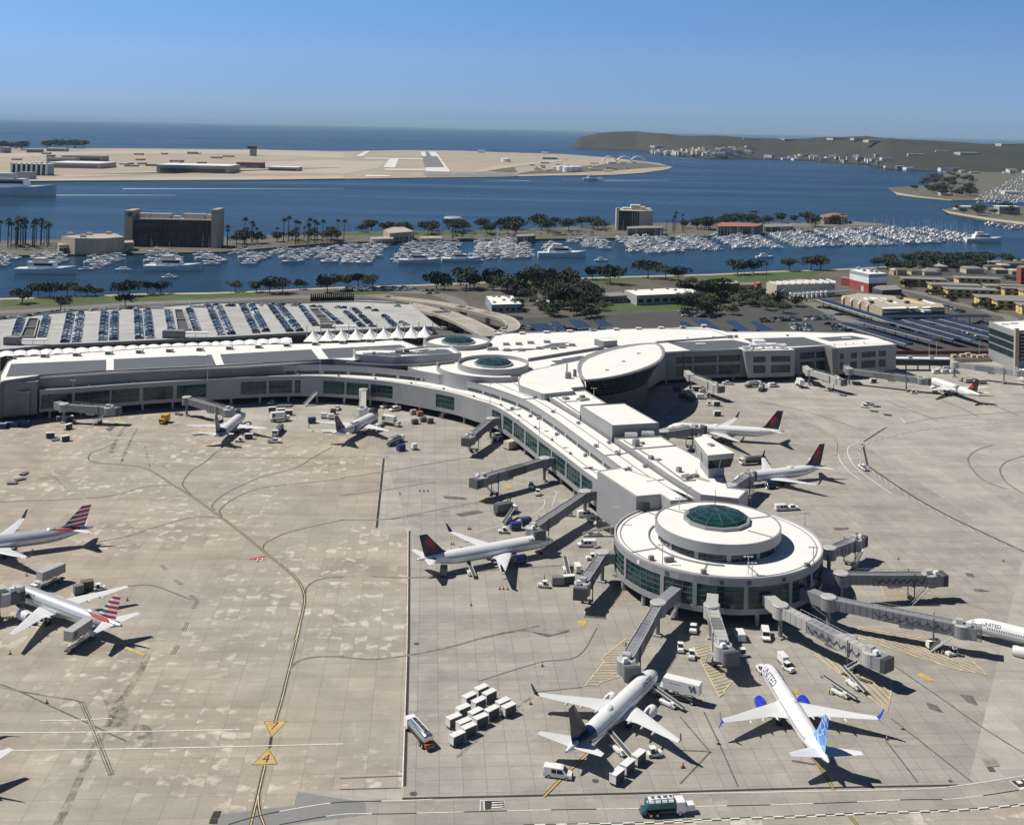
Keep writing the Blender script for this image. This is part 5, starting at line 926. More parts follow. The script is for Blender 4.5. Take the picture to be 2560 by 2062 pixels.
def airliner(typ, label, at_xy, head, fin, word=None, wordm='letter_navy', wsize=1.5, wstart=4.6, winglet='up', engine='paint_white', body='paint_white', tail='paint_white', wletm=None, dome=None, group=None, nacelle_r=1.0):
    global FINMID
    L, zc, r, hs, ft, ths, thz, tipx, rootx = SPEC[typ]
    t = T('airliner', label, 'airliner', (at_xy[0], at_xy[1], 0), -head, group)
    st = [(0, .06, -.55), (.35, .42, -.48), (.9, .80, -.38), (1.6, 1.13, -.26), (2.4, 1.40, -.15), (3.4, 1.66, -.07), (4.6, 1.84, -.02), (6.2, r, 0), (9, r, 0), (13, r, 0), (18, r, 0), (24, r, 0), (L - 15, r, 0), (L - 12.5, r * .985, .03), (L - 10, r * .92, .13), (L - 8, r * .81, .27), (L - 6, r * .67, .46), (L - 4, r * .49, .68), (L - 2, r * .31, .90), (L - .7, r * .17, 1.02), (L, r * .10, 1.05)]
    N_ = 24
    def ring(x, rr, dz, k=1.0): return [(rr * k * math.sin(2 * math.pi * i / N_), -x, zc + dz + rr * k * math.cos(2 * math.pi * i / N_)) for i in range(N_)]
    b = MB(); b.grid([ring(*s) for s in st], body, True, True, True, 'metal_dark')
    for fi in range(len(b.f)):
        zz = sum(b.v[i][2] for i in b.f[fi]) / len(b.f[fi]); yy = sum(b.v[i][1] for i in b.f[fi]) / len(b.f[fi])
        if zz < zc - r * .55 and body == 'paint_white' and -yy < L - 9 and -yy > 3: b.m[fi] = b.mi('belly_grey')
        if tail != 'paint_white' and -yy > L - 10.5 + (zc + r - zz) * .9 and -yy < L - 3: b.m[fi] = b.mi(tail)
    b.grid([[(1.9 * math.sin(2 * math.pi * i / 12) * k, -x, zc - r * .72 + .75 * k * math.cos(2 * math.pi * i / 12)) for i in range(12)] for x, k in ((rootx - 1.6, .2), (rootx, .9), (rootx + 2.5, 1.08), (rootx + 6, 1.08), (rootx + 8.5, .85), (rootx + 10.5, .2))], 'belly_grey', True, True, True)
    b.build('fuselage', t, smooth=True, abs_=False)
    def rad(x):
        for i in range(len(st) - 1):
            if st[i][0] <= x <= st[i + 1][0]:
                f = (x - st[i][0]) / (st[i + 1][0] - st[i][0]); return st[i][1] + (st[i + 1][1] - st[i][1]) * f, st[i][2] + (st[i + 1][2] - st[i][2]) * f
        return r, 0
    def surf(x, ang, side, o=.02):
        rr, dz = rad(x); rr += o; return (side * rr * math.sin(ang), -x, zc + dz + rr * math.cos(ang))
    b = MB()
    for sd in (-1, 1):
        x = 5.6
        while x < L - 9.5:
            if not (rootx + 2.3 < x < rootx + 2.9): b.face([surf(x, R(71), sd), surf(x + .27, R(71), sd), surf(x + .27, R(82), sd), surf(x, R(82), sd)], 'letter_grey')
            x += .55
    b.build('cabin_windows', t, abs_=False)
    b = MB()
    for sd in (-1, 1):
        for x0, x1, a0, a1 in ((1.55, 2.3, 8, 34), (1.7, 2.55, 36, 56), (2.05, 2.9, 58, 72)): b.face([surf(x0, R(a0), sd), surf(x1, R(a0), sd), surf(x1 + .2, R(a1), sd), surf(x0 + .25, R(a1), sd)], 'glass_dark')
    b.build('cockpit_windows', t, abs_=False)
    for x in (5.0, L - 9.2):
        for sd in (-1, 1):
            b = MB(); rim = [surf(x - .48, R(64), sd, .015), surf(x + .48, R(64), sd, .015), surf(x + .48, R(112), sd, .015), surf(x - .48, R(112), sd, .015)]
            for u, v in zip(rim, rim[1:] + rim[:1]): b.beam(u, v, .05, .05, 'letter_grey')
            b.build('door', t, abs_=False)
    tipc, rootc, kc = 1.45, 7.6, 4.6; ky = 5.6
    def sec(y, xl, ch, z, th):
        pf = [(0, 0), (.06, .55), (.25, 1.0), (.5, .85), (.78, .4), (1, .04), (.78, -.12), (.5, -.3), (.25, -.42), (.06, -.3)]
        return lambda sd: [(sd * y, -(xl + ch * p), z + th * h) for p, h in pf]
    lead = lambda y: rootx + (tipx - tipc * .45 - rootx - .0) * ((y - 1.5) / (hs - 1.5))
    secs = [sec(.9, lead(1.0) - .7, rootc + 1.0, zc - r * .62, .52), sec(2.3, lead(2.3), rootc - 1.1, zc - r * .50, .42), sec(ky, lead(ky), kc, zc - r * .50 + .38, .27), sec(hs * .72, lead(hs * .72), 2.75, zc - r * .5 + 1.0, .16), sec(hs - .25, lead(hs - .25), tipc, zc - r * .5 + 1.55, .09)]
    for sd in (-1, 1):
        b = MB(); b.grid([s(sd) for s in secs], 'wing_grey', True, True, True)
        w_ = b.build('wing', t, smooth=False, abs_=False)
        for y in (3.9, 7.2, 10.2):
            b = MB(); xe = lead(y) + (kc + (rootc - kc) * max(0, (ky - y) / ky) if y < ky else kc - (kc - 2.75) * (y - ky) / (hs * .72 - ky)); z = zc - r * .5 + .1 + (y / hs) * 1.2
            b.tube((sd * y, -(xe - 2.2), z - .25), (sd * y, -(xe + .2), z - .32), .28, .26, 8, 'wing_grey'); b.tube((sd * y, -(xe + .2), z - .32), (sd * y, -(xe + 1.2), z - .2), .26, .04, 8, 'wing_grey'); b.build('flap_fairing', w_, abs_=False)
        if winglet:
            y0, xl, z0 = hs - .25, lead(hs - .25), zc - r * .5 + 1.55; b = MB(); wm = wletm or 'wing_grey'
            def wl(dy, dx, dz, ch, th=.1): return [(sd * (y0 + dy), -(xl + dx), z0 + dz), (sd * (y0 + dy) + sd * th, -(xl + dx + ch * .4), z0 + dz), (sd * (y0 + dy), -(xl + dx + ch), z0 + dz), (sd * (y0 + dy) - sd * th * .4, -(xl + dx + ch * .4), z0 + dz + .02)]
            b.grid([wl(-.05, 0, 0, tipc), wl(.35, .35, .25, 1.15), wl(.62, .9, 1.1, .85), wl(.85, 1.75, 2.45, .5)], wm, True, True, True)
            if winglet == 'split': b.grid([wl(-.05, .3, 0, 1.0), wl(.4, .7, -.35, .8), wl(.95, 1.35, -1.0, .4)], wm, True, True, True)
            b.build('winglet', w_, abs_=False)
        ex, ey, ez = rootx - 2.6, 4.85 if typ != 'b57' else 6.0, zc - r * .5 - 1.15; k = nacelle_r * (1.25 if typ in ('a21', 'a20') else 1.12) * (1.2 if typ == 'b57' else 1)
        b = MB(); pr = [(0.25, .70), (.05, .84), (0, .92), (.12, 1.0), (.8, 1.09), (1.8, 1.10), (2.9, .98), (3.6, .82)]
        def er(x, q): return [(sd * ey + q * k * math.cos(2 * math.pi * i / 20), -(ex + x), ez + q * k * math.sin(2 * math.pi * i / 20)) for i in range(20)]
        b.grid([er(*p) for p in pr], engine, True); b.grid([er(3.6, .62), er(4.3, .5), er(5.0, .18)], 'metal_dark', True, False, True); b.grid([er(3.58, .81), er(3.6, .62)], 'metal_dark', True)
        for fi in range(60): b.m[fi] = b.mi('steel') if fi < 60 and fi >= 0 else b.m[fi]
        e_ = b.build('engine', t, smooth=True, abs_=False)
        b = MB(); b.grid([er(.5, .72), er(.45, .22)], 'black', True); b.grid([er(.45, .22), er(.15, .03)], 'metal_light', True, False, True); b.build('fan', e_, abs_=False)
        b = MB(); b.grid([[(sd * ey - .2, -(ex + 1.2), ez + k * .9), (sd * ey + .2, -(ex + 1.2), ez + k * .9), (sd * ey + .2, -(ex + 4.6), ez + k * .7), (sd * ey - .2, -(ex + 4.6), ez + k * .7)], [(sd * ey - .1, -(ex + 2.8), ez + 1.5), (sd * ey + .1, -(ex + 2.8), ez + 1.5), (sd * ey + .1, -(ex + 5.5), ez + 1.3), (sd * ey - .1, -(ex + 5.5), ez + 1.3)]], engine, True, True, True); b.build('pylon', e_, abs_=False)
        def ts(y, xl, ch, z, th): return [(sd * y, -xl, z), (sd * y, -(xl + ch * .3), z + th), (sd * y, -(xl + ch), z), (sd * y, -(xl + ch * .3), z - th)]
        b = MB(); b.grid([ts(.25, L - 6.4, 4.3, zc + .95, .24), ts(ths, L - 2.35, 1.35, thz, .07)], 'wing_grey', True, True, True); b.build('tailplane', t, abs_=False)
        g = MB(); gx, gy = rootx + 5.6, 2.85; g.tube((sd * gy, -gx, .55), (sd * gy * .9, -gx, zc - r * .55), .13, .17, 8, 'metal_light'); gg = g.build('main_gear', t, abs_=False)
        for o in (-.38, .38): g = MB(); g.tube((sd * gy + o - .18, -gx, .56), (sd * gy + o + .18, -gx, .56), .56, .56, 14, 'tyre'); g.build('wheel', gg, abs_=False)
    g = MB(); g.tube((0, -4.3, .4), (0, -4.2, zc - 1.5), .1, .12, 8, 'metal_light'); gg = g.build('nose_gear', t, abs_=False)
    for o in (-.22, .22): g = MB(); g.tube((o - .1, -4.3, .38), (o + .1, -4.3, .38), .38, .38, 12, 'tyre'); g.build('wheel', gg, abs_=False)
    rootz = zc + r * .80; FINMID = -(L - 4.4) + (zc + r + 3) * 0.45
    def fs(xl, ch, z, th): return [(0, -xl, z), (th, -(xl + ch * .3), z), (0.02, -(xl + ch), z), (-th, -(xl + ch * .3), z)]
    b = MB(); fm = 'fin_%s_%s' % (fin, typ)
    if fm not in MATS: fin_material(fm, fin)
    b.grid([fs(L - 10.6, 8.2, rootz - .5, .02), fs(L - 9.2, 6.9, rootz + .35, .22), fs(L - 7.9, 5.9, rootz + 1.1, .2)] + [fs(L - 7.9 + 4.9 * f, 5.9 - 3.5 * f, rootz + 1.1 + (ft - rootz - 1.1) * f, .2 - .1 * f) for f in (.25, .5, .75, 1.0)], fm, True, True, True); b.build('tail_fin', t, abs_=False)
    if dome:
        b = MB(); b.grid([[(k * .9 * math.sin(2 * math.pi * i / 14), -dome - k * 1.5 * math.cos(2 * math.pi * i / 14), zc + r - .1 + h) for i in range(14)] for k, h in ((1, 0), (.8, .28), (.4, .42), (.05, .45))], body, True, False, True); b.build('antenna_dome', t, smooth=True, abs_=False)
    if fin == 'stripes':
        for sd in (-1, 1):
            b = MB(); b.grid([[surf(x, R(a0 + (a1 - a0) * k / 5), sd, .03) for k in range(6)] for x, a0, a1 in ((L - 11.2, 20, 30), (L - 9.5, 16, 44), (L - 7.5, 12, 52), (L - 5.2, 12, 58), (L - 3.6, 30, 60))], 'mark_red', False); b.build('tail_flash', t, abs_=False)
    if word:
        v, f = finetext(word, wsize, .012 if wsize > 1.2 else .02); x0 = min(p[0] for p in v); wdt = max(p[0] for p in v) - x0
        for sd in (-1, 1):
            b = MB(); amid = R(50)
            for x, y, z in v:
                s_ = x - x0; xx = wstart + s_ if sd == -1 else wstart + wdt - s_
                b.v.append(surf(xx, amid - y / r, sd, .03))
            b.f = list(f); b.m = [b.mi(wordm)] * len(f); b.build('lettering', t, abs_=False)
    return t
u_t = 'white airliner with navy globe tail parked nose-in at the round building'
airliner('b9', 'white airliner with a dark navy tail, loading beside baggage carts', (35.4, 254.4), .560, 'globe', 'UNITED', wsize=1.35, wstart=5.6, wletm='letter_grey', tail='navy', dome=24.0, body='paint_silver' if False else 'paint_white')
airliner('b9', 'white airliner with a bright blue tail fin and blue engines, seen from behind', (61.0, 258.7), -.072, 'globe_blue', 'UNITED', wsize=2.3, wstart=4.2, winglet='split', wletm='united_blue', engine='united_blue', dome=20.0)
airliner('a21', 'white airliner with a navy and red tail standing side-on before the round building', (14.9, 333.6), 1.077, 'delta', 'DELTA', wsize=1.15, wstart=5.8, wletm='letter_navy', engine='navy')
airliner('a21', 'silver airliner with red, white and blue striped tail, service trucks at both ends', (-129.1, 291.4), -1.016, 'stripes', 'American', wsize=2.5, wstart=3.6, wordm='letter_grey', winglet=None, body='paint_silver', dome=33.0)
airliner('a21', 'silver airliner with dark striped tail cut off by the left edge of the photo', (-162.6, 313.5), -2.022 + math.radians(0), 'stripes', 'American', wsize=2.5, wstart=3.6, wordm='letter_grey', winglet='up', wletm='letter_grey', body='paint_silver', dome=33.0)
airliner('b8', 'white airliner with a dark blue tail at the ribbed jet bridge', (-110.8, 472.5), .062, 'plain', winglet=None, tail='letter_navy')
airliner('a20', 'white airliner with a slim dark red tail nosed in to the narrow jet bridge', (-54.3, 472.8), .363, 'delta', winglet=None)
airliner('b57', 'long white airliner with a tall dark red tail behind the control tower', (66.5, 461.0), -1.418, 'delta', 'DELTA', wsize=1.15, wstart=5.6, wletm='letter_navy', dome=20)
airliner('b8', 'white airliner with a dark red tail parked to the right of the control tower', (81.4, 396.8), -1.948, 'delta', 'DELTA', wsize=1.15, wstart=5.4, wletm='letter_navy', engine='navy', dome=24)
airliner('a20', 'white airliner with a black and red tail parked before the low glazed walkway', (212.6, 562.4), -.29, 'maple', winglet=None)
n0, n1 = P('C3', 1560, 716, 5.25), P('C3', 2155, 858, 5.25); hd = math.atan2(n0.x - n1.x, n0.y - n1.y); dn = (n0 - n1).normalized(); uxy = P('C3', 1465, 745, 4.0) + dn * 1.0
airliner('b9', 'white airliner cut by the right edge, joined to the long jet bridge', (uxy.x, uxy.y), hd, 'globe', 'UNITED', wsize=1.25, wstart=4.4, wletm='navy')
q = P('F3', 1965, 700, 4.5)
airliner('a20', 'airliner with a blue-white wing just entering at the right edge', (q.x + 8, q.y + 22), -.15, 'plain', winglet=None)
q = P(10, -10, 600, 4.0)
airliner('b8', 'airliner beyond the left edge, inferred from its wing shadow', (q.x - 30, q.y - 5), -1.2, 'plain', winglet='up')  # stands outside the frame, inferred from a wing shadow on the apron
def jet_bridge(label, root, cab, zr=8.0, zc=6.9, zw=None, cols=('bridge_grey', 'bridge_mid'), wd=3.0, link=None, ribs=True, stairs=True, turn=0.0, scal=False, group=None):
    """root and cab are ground-plane places; zr and zc the roof heights there"""
    a, c = Vector((root.x, root.y, zr)), Vector((cab.x, cab.y, zc)); d = (c - a); L = Vector((d.x, d.y)).length; u = Vector((d.x, d.y, 0)).normalized(); n = Vector((-u.y, u.x, 0)); h = 2.75
    t = T('jet_bridge', label, 'jet bridge', (root.x, root.y, 0), 0, group); ang = math.atan2(u.y, u.x)
    def at(f, off=0, dz=0): q = a.lerp(c, f) + n * off; return Vector((q.x, q.y, q.z + dz))
    b = MB(); b.tube((a.x, a.y, 0), (a.x, a.y, zr - h), .55, .55, 12, 'bridge_mid'); b.box((a.x, a.y, .25), (2, 2, .5), 'wall_light', ang); b.build('support_column', t)
    b = MB(); b.tube((a.x, a.y, zr - h - .35), (a.x, a.y, zr + .1), 2.0, 2.0, 20, cols[0]); b.tube((a.x, a.y, zr + .1), (a.x, a.y, zr + .3), 2.1, 1.9, 20, 'bridge_pale'); b.build('rotunda', t)
    if link is not None:
        l = Vector((link.x, link.y, zr)); b = MB(); b.beam((a.x, a.y, zr - h / 2), (l.x, l.y, zr - h / 2), 2.9, h + .1, cols[0]); b.build('link_tunnel', t)
    segs = [(0.03, .40, wd * .86, h * .9, cols[0]), (.34, .70, wd * .95, h * .97, cols[1]), (.64, .97, wd, h * 1.04, cols[0])]
    for i, (f0, f1, w_, hh, m) in enumerate(segs):
        b = MB(); p, q = at(f0, 0, -h / 2), at(f1, 0, -h / 2); b.beam(p, q, w_, hh, m)
        if ribs:
            k = max(3, int((f1 - f0) * L / 1.5))
            for j in range(k + 1): s_ = f0 + (f1 - f0) * j / k; e0 = at(s_, 0, -h / 2); b.beam(e0 - u * .06, e0 + u * .06, w_ + .14, hh + .12, m)
        for o in (-w_ / 2 + .15, w_ / 2 - .15): p, q = at(f0, o, hh / 2 - h / 2 + .12), at(f1, o, hh / 2 - h / 2 + .12); b.beam(p, q, .16, .22, 'bridge_pale')
        b.build('tunnel', t)
    if scal:
        b = MB()
        for o in (-wd / 2 - .12, ):
            pp = []
            for j in range(41): f = .36 + .56 * j / 40; pp.append(at(f, o if n.y > 0 else -o, -.7 - 1.2 * abs(math.sin(j * math.pi / 5.7))))
            for p, q in zip(pp, pp[1:]): b.tube(p, q, .09, .09, 5, 'black', False)
        b.build('cable_festoon', t)
    f = .80; b = MB(); e = at(f)
    for o in (-1.75, 1.75): b.tube((e.x + n.x * o, e.y + n.y * o, .9), (e.x + n.x * o, e.y + n.y * o, e.z + .8), .16, .14, 8, 'bridge_dark')
    b.beam(Vector((e.x, e.y, 0.95)) - n * 1.9, Vector((e.x, e.y, .95)) + n * 1.9, .7, .5, 'bridge_mid'); b.beam(Vector((e.x, e.y, e.z - h - .2)) - n * 1.9, Vector((e.x, e.y, e.z - h - .2)) + n * 1.9, .4, .4, 'bridge_mid'); lg = b.build('lift_frame', t)
    for o in (-1.0, 1.0):
        b = MB(); w0 = Vector((e.x, e.y, .55)) + n * o; b.tube(w0 - n * .25, w0 + n * .25, .55, .55, 14, 'tyre'); b.build('wheel', lg)
    b = MB(); e = at(.60, 0, -h - .35); b.box((e.x, e.y, e.z), (3.6, 1.8, .9), 'bridge_pale', ang); b.build('service_box', t)
    b = MB(); b.tube((c.x, c.y, zc - h - .25), (c.x, c.y, zc + .05), 2.15, 2.15, 20, cols[0]); b.tube((c.x, c.y, zc + .05), (c.x, c.y, zc + .2), 2.2, 2.0, 20, 'bridge_pale'); cb = b.build('cab', t)
    u2 = (Matrix.Rotation(turn, 3, 'Z') @ u); n2 = Vector((-u2.y, u2.x, 0)); a2 = math.atan2(u2.y, u2.x); k = c + u2 * 2.2
    b = MB(); b.box((k.x, k.y, zc - h / 2 - .1), (2.6, 3.3, h + .2), cols[1], a2); b.build('cab_front', t)
    b = MB(); k = c + u2 * 4.0
    for i in range(5): q = c + u2 * (3.5 + i * .28); b.box((q.x, q.y, zc - h / 2 - .05 + i * .03), (.16, 3.5 + .06 * i, h + .35), 'bridge_dark', a2)
    b.build('canopy_hood', t)
    b = MB(); q = c - u * .4; b.box((q.x, q.y, zc + .75), (1.6, 1.8, 1.0), 'bridge_pale', ang); q = c + u2 * 1.6 - n2 * .8; b.box((q.x, q.y, zc + .7), (1.2, 1.2, .9), 'clad_white', a2, None, .8); b.build('roof_unit', t)
    b = MB()
    for j in range(9): f = .2 + .09 * j; e = at(f, wd * .36, .55 - .1); b.tube((e.x, e.y, e.z - .5), (e.x, e.y, e.z + .45), .04, .04, 4, 'metal_light')
    e0, e1 = at(.2, wd * .36, .9), at(.92, wd * .36, .9); b.tube(e0, e1, .045, .045, 4, 'metal_light'); b.build('railing', t)
    if stairs:
        s0 = at(.93, -1.9 if stairs == 1 else 1.9, -h - .1); sd = -1 if stairs == 1 else 1; e = Vector((s0.x, s0.y, 0)) - u * 4.8 + n * sd * .6; b = MB(); s0 = s0 + n * sd * .6
        for j in range(11):
            q = e.lerp(s0, j / 10); b.box((q.x, q.y, q.z), (.5, 1.1, .08), 'metal_light', ang)
        for o in (-.6, .6): b.beam(e + n * o, s0 + n * o, .12, .25, 'metal_light'); b.beam(e + n * o + Vector((0, 0, 1)), s0 + n * o + Vector((0, 0, 1)), .07, .07, 'metal_light')
        b.build('stair', t)
    return t
def JB(label, r, c, zr=8.2, zc=6.9, **k): return jet_bridge(label, P(*r, zr), P(*c, zc), zr, zc, **k)
def near_wall(p): s = min(range(0, 400), key=lambda i: (atE(LE * i / 400) - Vector((p.x, p.y))).length); q = atE(LE * s / 400); return Vector((q.x, q.y, 0))
JB('jet bridge with a pale box head, leftmost under the curved concourse', ('D1', 1150, 790), ('D1', 1960, 850), 7.8, 7.0, link=P('D1', 1020, 745, 7.8), cols=('bridge_grey', 'bridge_grey'))
JB('ribbed jet bridge reaching the nose of the blue tailed airliner', ('F4', 210, 100), ('F4', 1010, 330), 8.0, 6.6, cols=('bridge_mid', 'bridge_mid'), turn=R(35))
JB('narrow pale jet bridge pointing at the camera beside the slim red tailed airliner', ('A1', 345, 770), ('A1', 330, 1010), 8.0, 7.0, cols=('bridge_pale', 'bridge_pale'), ribs=False, link=near_wall(P('A1', 345, 770, 8)), turn=R(75))
JB('grey jet bridge at the first teal window of the concourse arm', (8, 945, 115), (8, 815, 225), 8.4, 7.2, link=near_wall(P(8, 945, 115, 8.4)), cols=('bridge_mid', 'bridge_mid'))
JB('long dark jet bridge with a rounded hood, parked with no aircraft', ('C4', 1110, 225), ('C4', 330, 460), 8.4, 7.4, link=near_wall(P('C4', 1110, 225, 8.4)), cols=('bridge_mid', 'bridge_dark'), turn=R(8), ribs=False)
JB('jet bridge with a white roof leading to the nose of the side-on airliner', ('C4', 1620, 640), ('C4', 960, 1090), 8.4, 7.2, link=near_wall(P('C4', 1620, 640, 8.4)), cols=('bridge_mid', 'bridge_mid'), ribs=False, turn=R(60))
def rim(p): v = Vector((p.x - RC[0], p.y - RC[1])); v.normalize(); return Vector((RC[0] + v.x * RR, RC[1] + v.y * RR, 0))
for lbl, r_, c_, kw in (('jet bridge at the left side of the round building with an open dark cab end', ('C5', 1000, 790), ('C5', 600, 1390), dict(cols=('bridge_grey', 'bridge_mid'), turn=R(10), stairs=0)), ('jet bridge from the round building to the navy tailed airliner', ('C1', 830, 30), ('C1', 430, 740), dict(cols=('bridge_grey', 'bridge_mid'), turn=R(35), zc=6.6)), ('short ribbed jet bridge at the front of the round building, standing free', ('C1', 1500, 60), ('C1', 1640, 555), dict(cols=('bridge_pale', 'bridge_mid'), turn=R(20), wd=3.3)), ('jet bridge with looped cables pointing to the lower right from the round building', ('C2', 260, 160), ('C2', 1400, 745), dict(cols=('bridge_pale', 'bridge_grey'), scal=True, stairs=1)), ('long jet bridge with looped cables running to the cut-off airliner', ('C2', 860, 60), ('C3', 1370, 800), dict(cols=('bridge_grey', 'bridge_grey'), scal=True, stairs=1, zr=8.0)), ('jet bridge with white cab boxes pointing right from the round building', (9, 1010, 1085), (9, 1560, 1090), dict(cols=('bridge_mid', 'bridge_mid'), scal=True, stairs=1)), ('short jet bridge at the back right of the round building', (9, 935, 925), (9, 1095, 870), dict(cols=('bridge_grey', 'bridge_mid')))):
    zr_ = kw.pop('zr', 8.3); zc_ = kw.pop('zc', 7.0); JB(lbl, r_, c_, zr_, zc_, link=rim(P(*r_, zr_)), **kw)
JB('jet bridge from the grey roof box to the long airliner behind the tower', ('A4', 1110, 190), ('A4', 1500, 140), 8.8, 7.8, link=P('A4', 900, 215, 8.8), cols=('bridge_mid', 'bridge_mid'), ribs=False)
JB('jet bridge to the airliner right of the control tower', ('A5', 640, 965), ('A5', 850, 835), 8.6, 7.2, link=P('A5', 500, 1010, 8.6), cols=('bridge_grey', 'bridge_mid'), ribs=False)
JB('jet bridge beside the deep shadow of the leaf-shaped roof', ('D6', 190, 830), ('D6', 640, 1020), 8.0, 7.0, link=P('D6', 120, 760, 8), cols=('bridge_pale', 'bridge_pale'), ribs=False)
JB('jet bridge with a stair between the two projecting gate blocks', (6, 810, 760), (6, 985, 815), 8.0, 7.0, link=P(6, 780, 735, 8), cols=('bridge_pale', 'bridge_pale'), ribs=False)
JB('long jet bridge from the last gate block to the black tailed airliner', (6, 1060, 755), (6, 1510, 815), 8.0, 7.0, link=P(6, 1040, 735, 8), cols=('bridge_grey', 'bridge_mid'), ribs=False)
JB('pale jet bridge at the far right leading to the glass office building', (6, 1720, 715), (6, 2110, 765), 8.0, 7.4, cols=('bridge_pale', 'bridge_grey'), ribs=False)
JB('jet bridge at the left edge joined to the striped tail airliner', ('C6', -260, 400), ('C6', 60, 400), 8.0, 7.0, cols=('bridge_pale', 'bridge_dark'), ribs=False, stairs=2)
def stair_tower(label, top, zt, foot):
    a, f = P(*top, zt), P(*foot, 0); t = T('apron_stair', label, 'stair', (f.x, f.y, 0)); u = Vector((a.x - f.x, a.y - f.y, 0)); n = Vector((-u.y, u.x, 0)).normalized()
    b = MB()
    for i in range(15): q = f.lerp(a, i / 14); b.box((q.x, q.y, q.z + .05), (.5, 1.4, .08), 'metal_light', math.atan2(u.y, u.x))
    b.build('tread', t) if False else b.build('flight', t)
    for o in (-.75, .75):
        b = MB(); b.beam(f + n * o, a + n * o, .14, .3, 'metal_light'); b.beam(f + n * o + Vector((0, 0, 1.05)), a + n * o + Vector((0, 0, 1.05)), .07, .07, 'metal_light')
        for i in range(8): q = f.lerp(a, i / 7) + n * o; b.tube(q, q + Vector((0, 0, 1.05)), .04, .04, 4, 'metal_light')
        b.build('handrail', t)
for l, tp, zt, ft in (('stair at the grey end wall of the hall', ('D1', 790, 760), 5, ('D1', 700, 1020)), ('stair below the single door in the curved concourse', ('B2', 1960, 1215), 5, (4, 1905, 790)), ('stair left of the narrow jet bridge', ('A1', 160, 815), 5, ('A1', 90, 930)), ('stair under the dark louvred window of the concourse', ('A1', 1460, 990), 4.6, ('A1', 1290, 1120)), ('stair at the wing wall beside the leaf-shaped roof', ('A3', 1500, 430), 9.5, ('A3', 1570, 570)), ('stair in the recess of the gate wing', (6, 880, 680), 9, (6, 950, 745)), ('stair on the front of the round building', ('C1', 1110, 20), 4.7, ('C1', 980, 230)), ('stair under the right side of the round building', ('C2', 640, 150), 4.5, ('C2', 900, 360)), ('stair on the left side of the round building', ('C5', 1180, 580), 4.5, ('C5', 850, 690))):
    stair_tower(l, tp, zt, ft)
def LB(): return MB()
def wheels(root, pts, r, w, name='wheel'):
    for x, y in pts:
        b = MB(); b.tube((x - w / 2, y, r), (x + w / 2, y, r), r, r, 12, 'tyre'); b.tube((x - w / 2 - .01, y, r), (x + w / 2 + .01, y, r), r * .5, r * .5, 8, 'metal_light'); b.build(name, root, abs_=False)
def cart(label, xy, rz, body='cart_white', side='cart_dark', group=None, roof=True):
    t = T('baggage_cart', label, 'baggage cart', (xy.x, xy.y, 0), rz, group); b = MB(); b.box((0, 0, .48), (1.55, 3.2, .16), 'metal_dark'); b.tube((0, 1.6, .45), (0, 2.6, .35), .06, .05, 5, 'metal_dark'); b.build('chassis', t, abs_=False)
    b = MB(); b.box((0, -1.55, 1.35), (1.5, .08, 1.6), body); b.box((0, 1.55, 1.35), (1.5, .08, 1.6), body); b.box((-.74, 0, 1.3), (.05, 3.0, 1.5), body); b.box((.72, 0, 1.3), (.05, 3.0, 1.48), side); b.build('box', t, abs_=False)
    b = MB(); b.box((0, 0, 2.2), (1.62, 3.3, .12), body); b.build('roof', t, abs_=False); wheels(t, [(-.65, -1.1), (.65, -1.1), (-.65, 1.1), (.65, 1.1)], .24, .18); return t
CART = None
def put_cart(label, xy, rz, group=None):
    global CART
    if CART is None: CART = cart(label, xy, rz, group=group); return CART
    return dup(CART, (xy.x, xy.y, 0), rz, label, group)
def tug(label, xy, rz, body='cart_white'):
    t = T('baggage_tug', label, 'tug', (xy.x, xy.y, 0), rz); b = MB(); b.box((0, 0, .62), (1.5, 3.0, .5), body); b.box((0, .95, .95), (1.3, 1.0, .3), body, 0, None, .9); b.build('body', t, abs_=False)
    b = MB(); b.box((0, -.45, 1.35), (1.2, .9, .9), 'glass_dark', 0, None, .92); b.build('cab_window', t, abs_=False); b = MB(); b.box((0, -.45, 1.88), (1.4, 1.3, .1), body); 
    for x in (-.6, .6): b.box((x, -1.0, 1.35), (.07, .07, 1.0), body)
    b.build('cab_roof', t, abs_=False); wheels(t, [(-.68, -.95), (.68, -.95), (-.68, .95), (.68, .95)], .34, .24); return t
TUG = None
def put_tug(label, xy, rz):
    global TUG
    if TUG is None: TUG = tug(label, xy, rz); return TUG
    return dup(TUG, (xy.x, xy.y, 0), rz, label)
def belt_loader(label, xy, rz, body='cart_white'):
    t = T('belt_loader', label, 'belt loader', (xy.x, xy.y, 0), rz); b = MB(); b.box((0, -.2, .65), (1.7, 4.2, .5), body); b.box((-.5, -1.6, 1.1), (.7, .9, .6), body); b.build('body', t, abs_=False)
    b = MB(); b.beam((.15, -4.2, .8), (.15, 4.3, 2.7), .95, .22, 'metal_dark'); b.build('belt', t, abs_=False)
    for o in (-.4, .7): b = MB(); b.beam((o, -4.2, .92), (o, 4.3, 2.85), .08, .22, body); b.build('side_rail', t, abs_=False)
    b = MB(); b.beam((.15, .6, .9), (.15, 2.2, 2.1), .5, .12, 'metal_light'); b.build('lift_strut', t, abs_=False); wheels(t, [(-.75, -1.5), (.75, -1.5), (-.75, 1.2), (.75, 1.2)], .36, .24); return t
BELT = None
def put_belt(label, xy, rz):
    global BELT
    if BELT is None: BELT = belt_loader(label, xy, rz); return BELT
    return dup(BELT, (xy.x, xy.y, 0), rz, label)
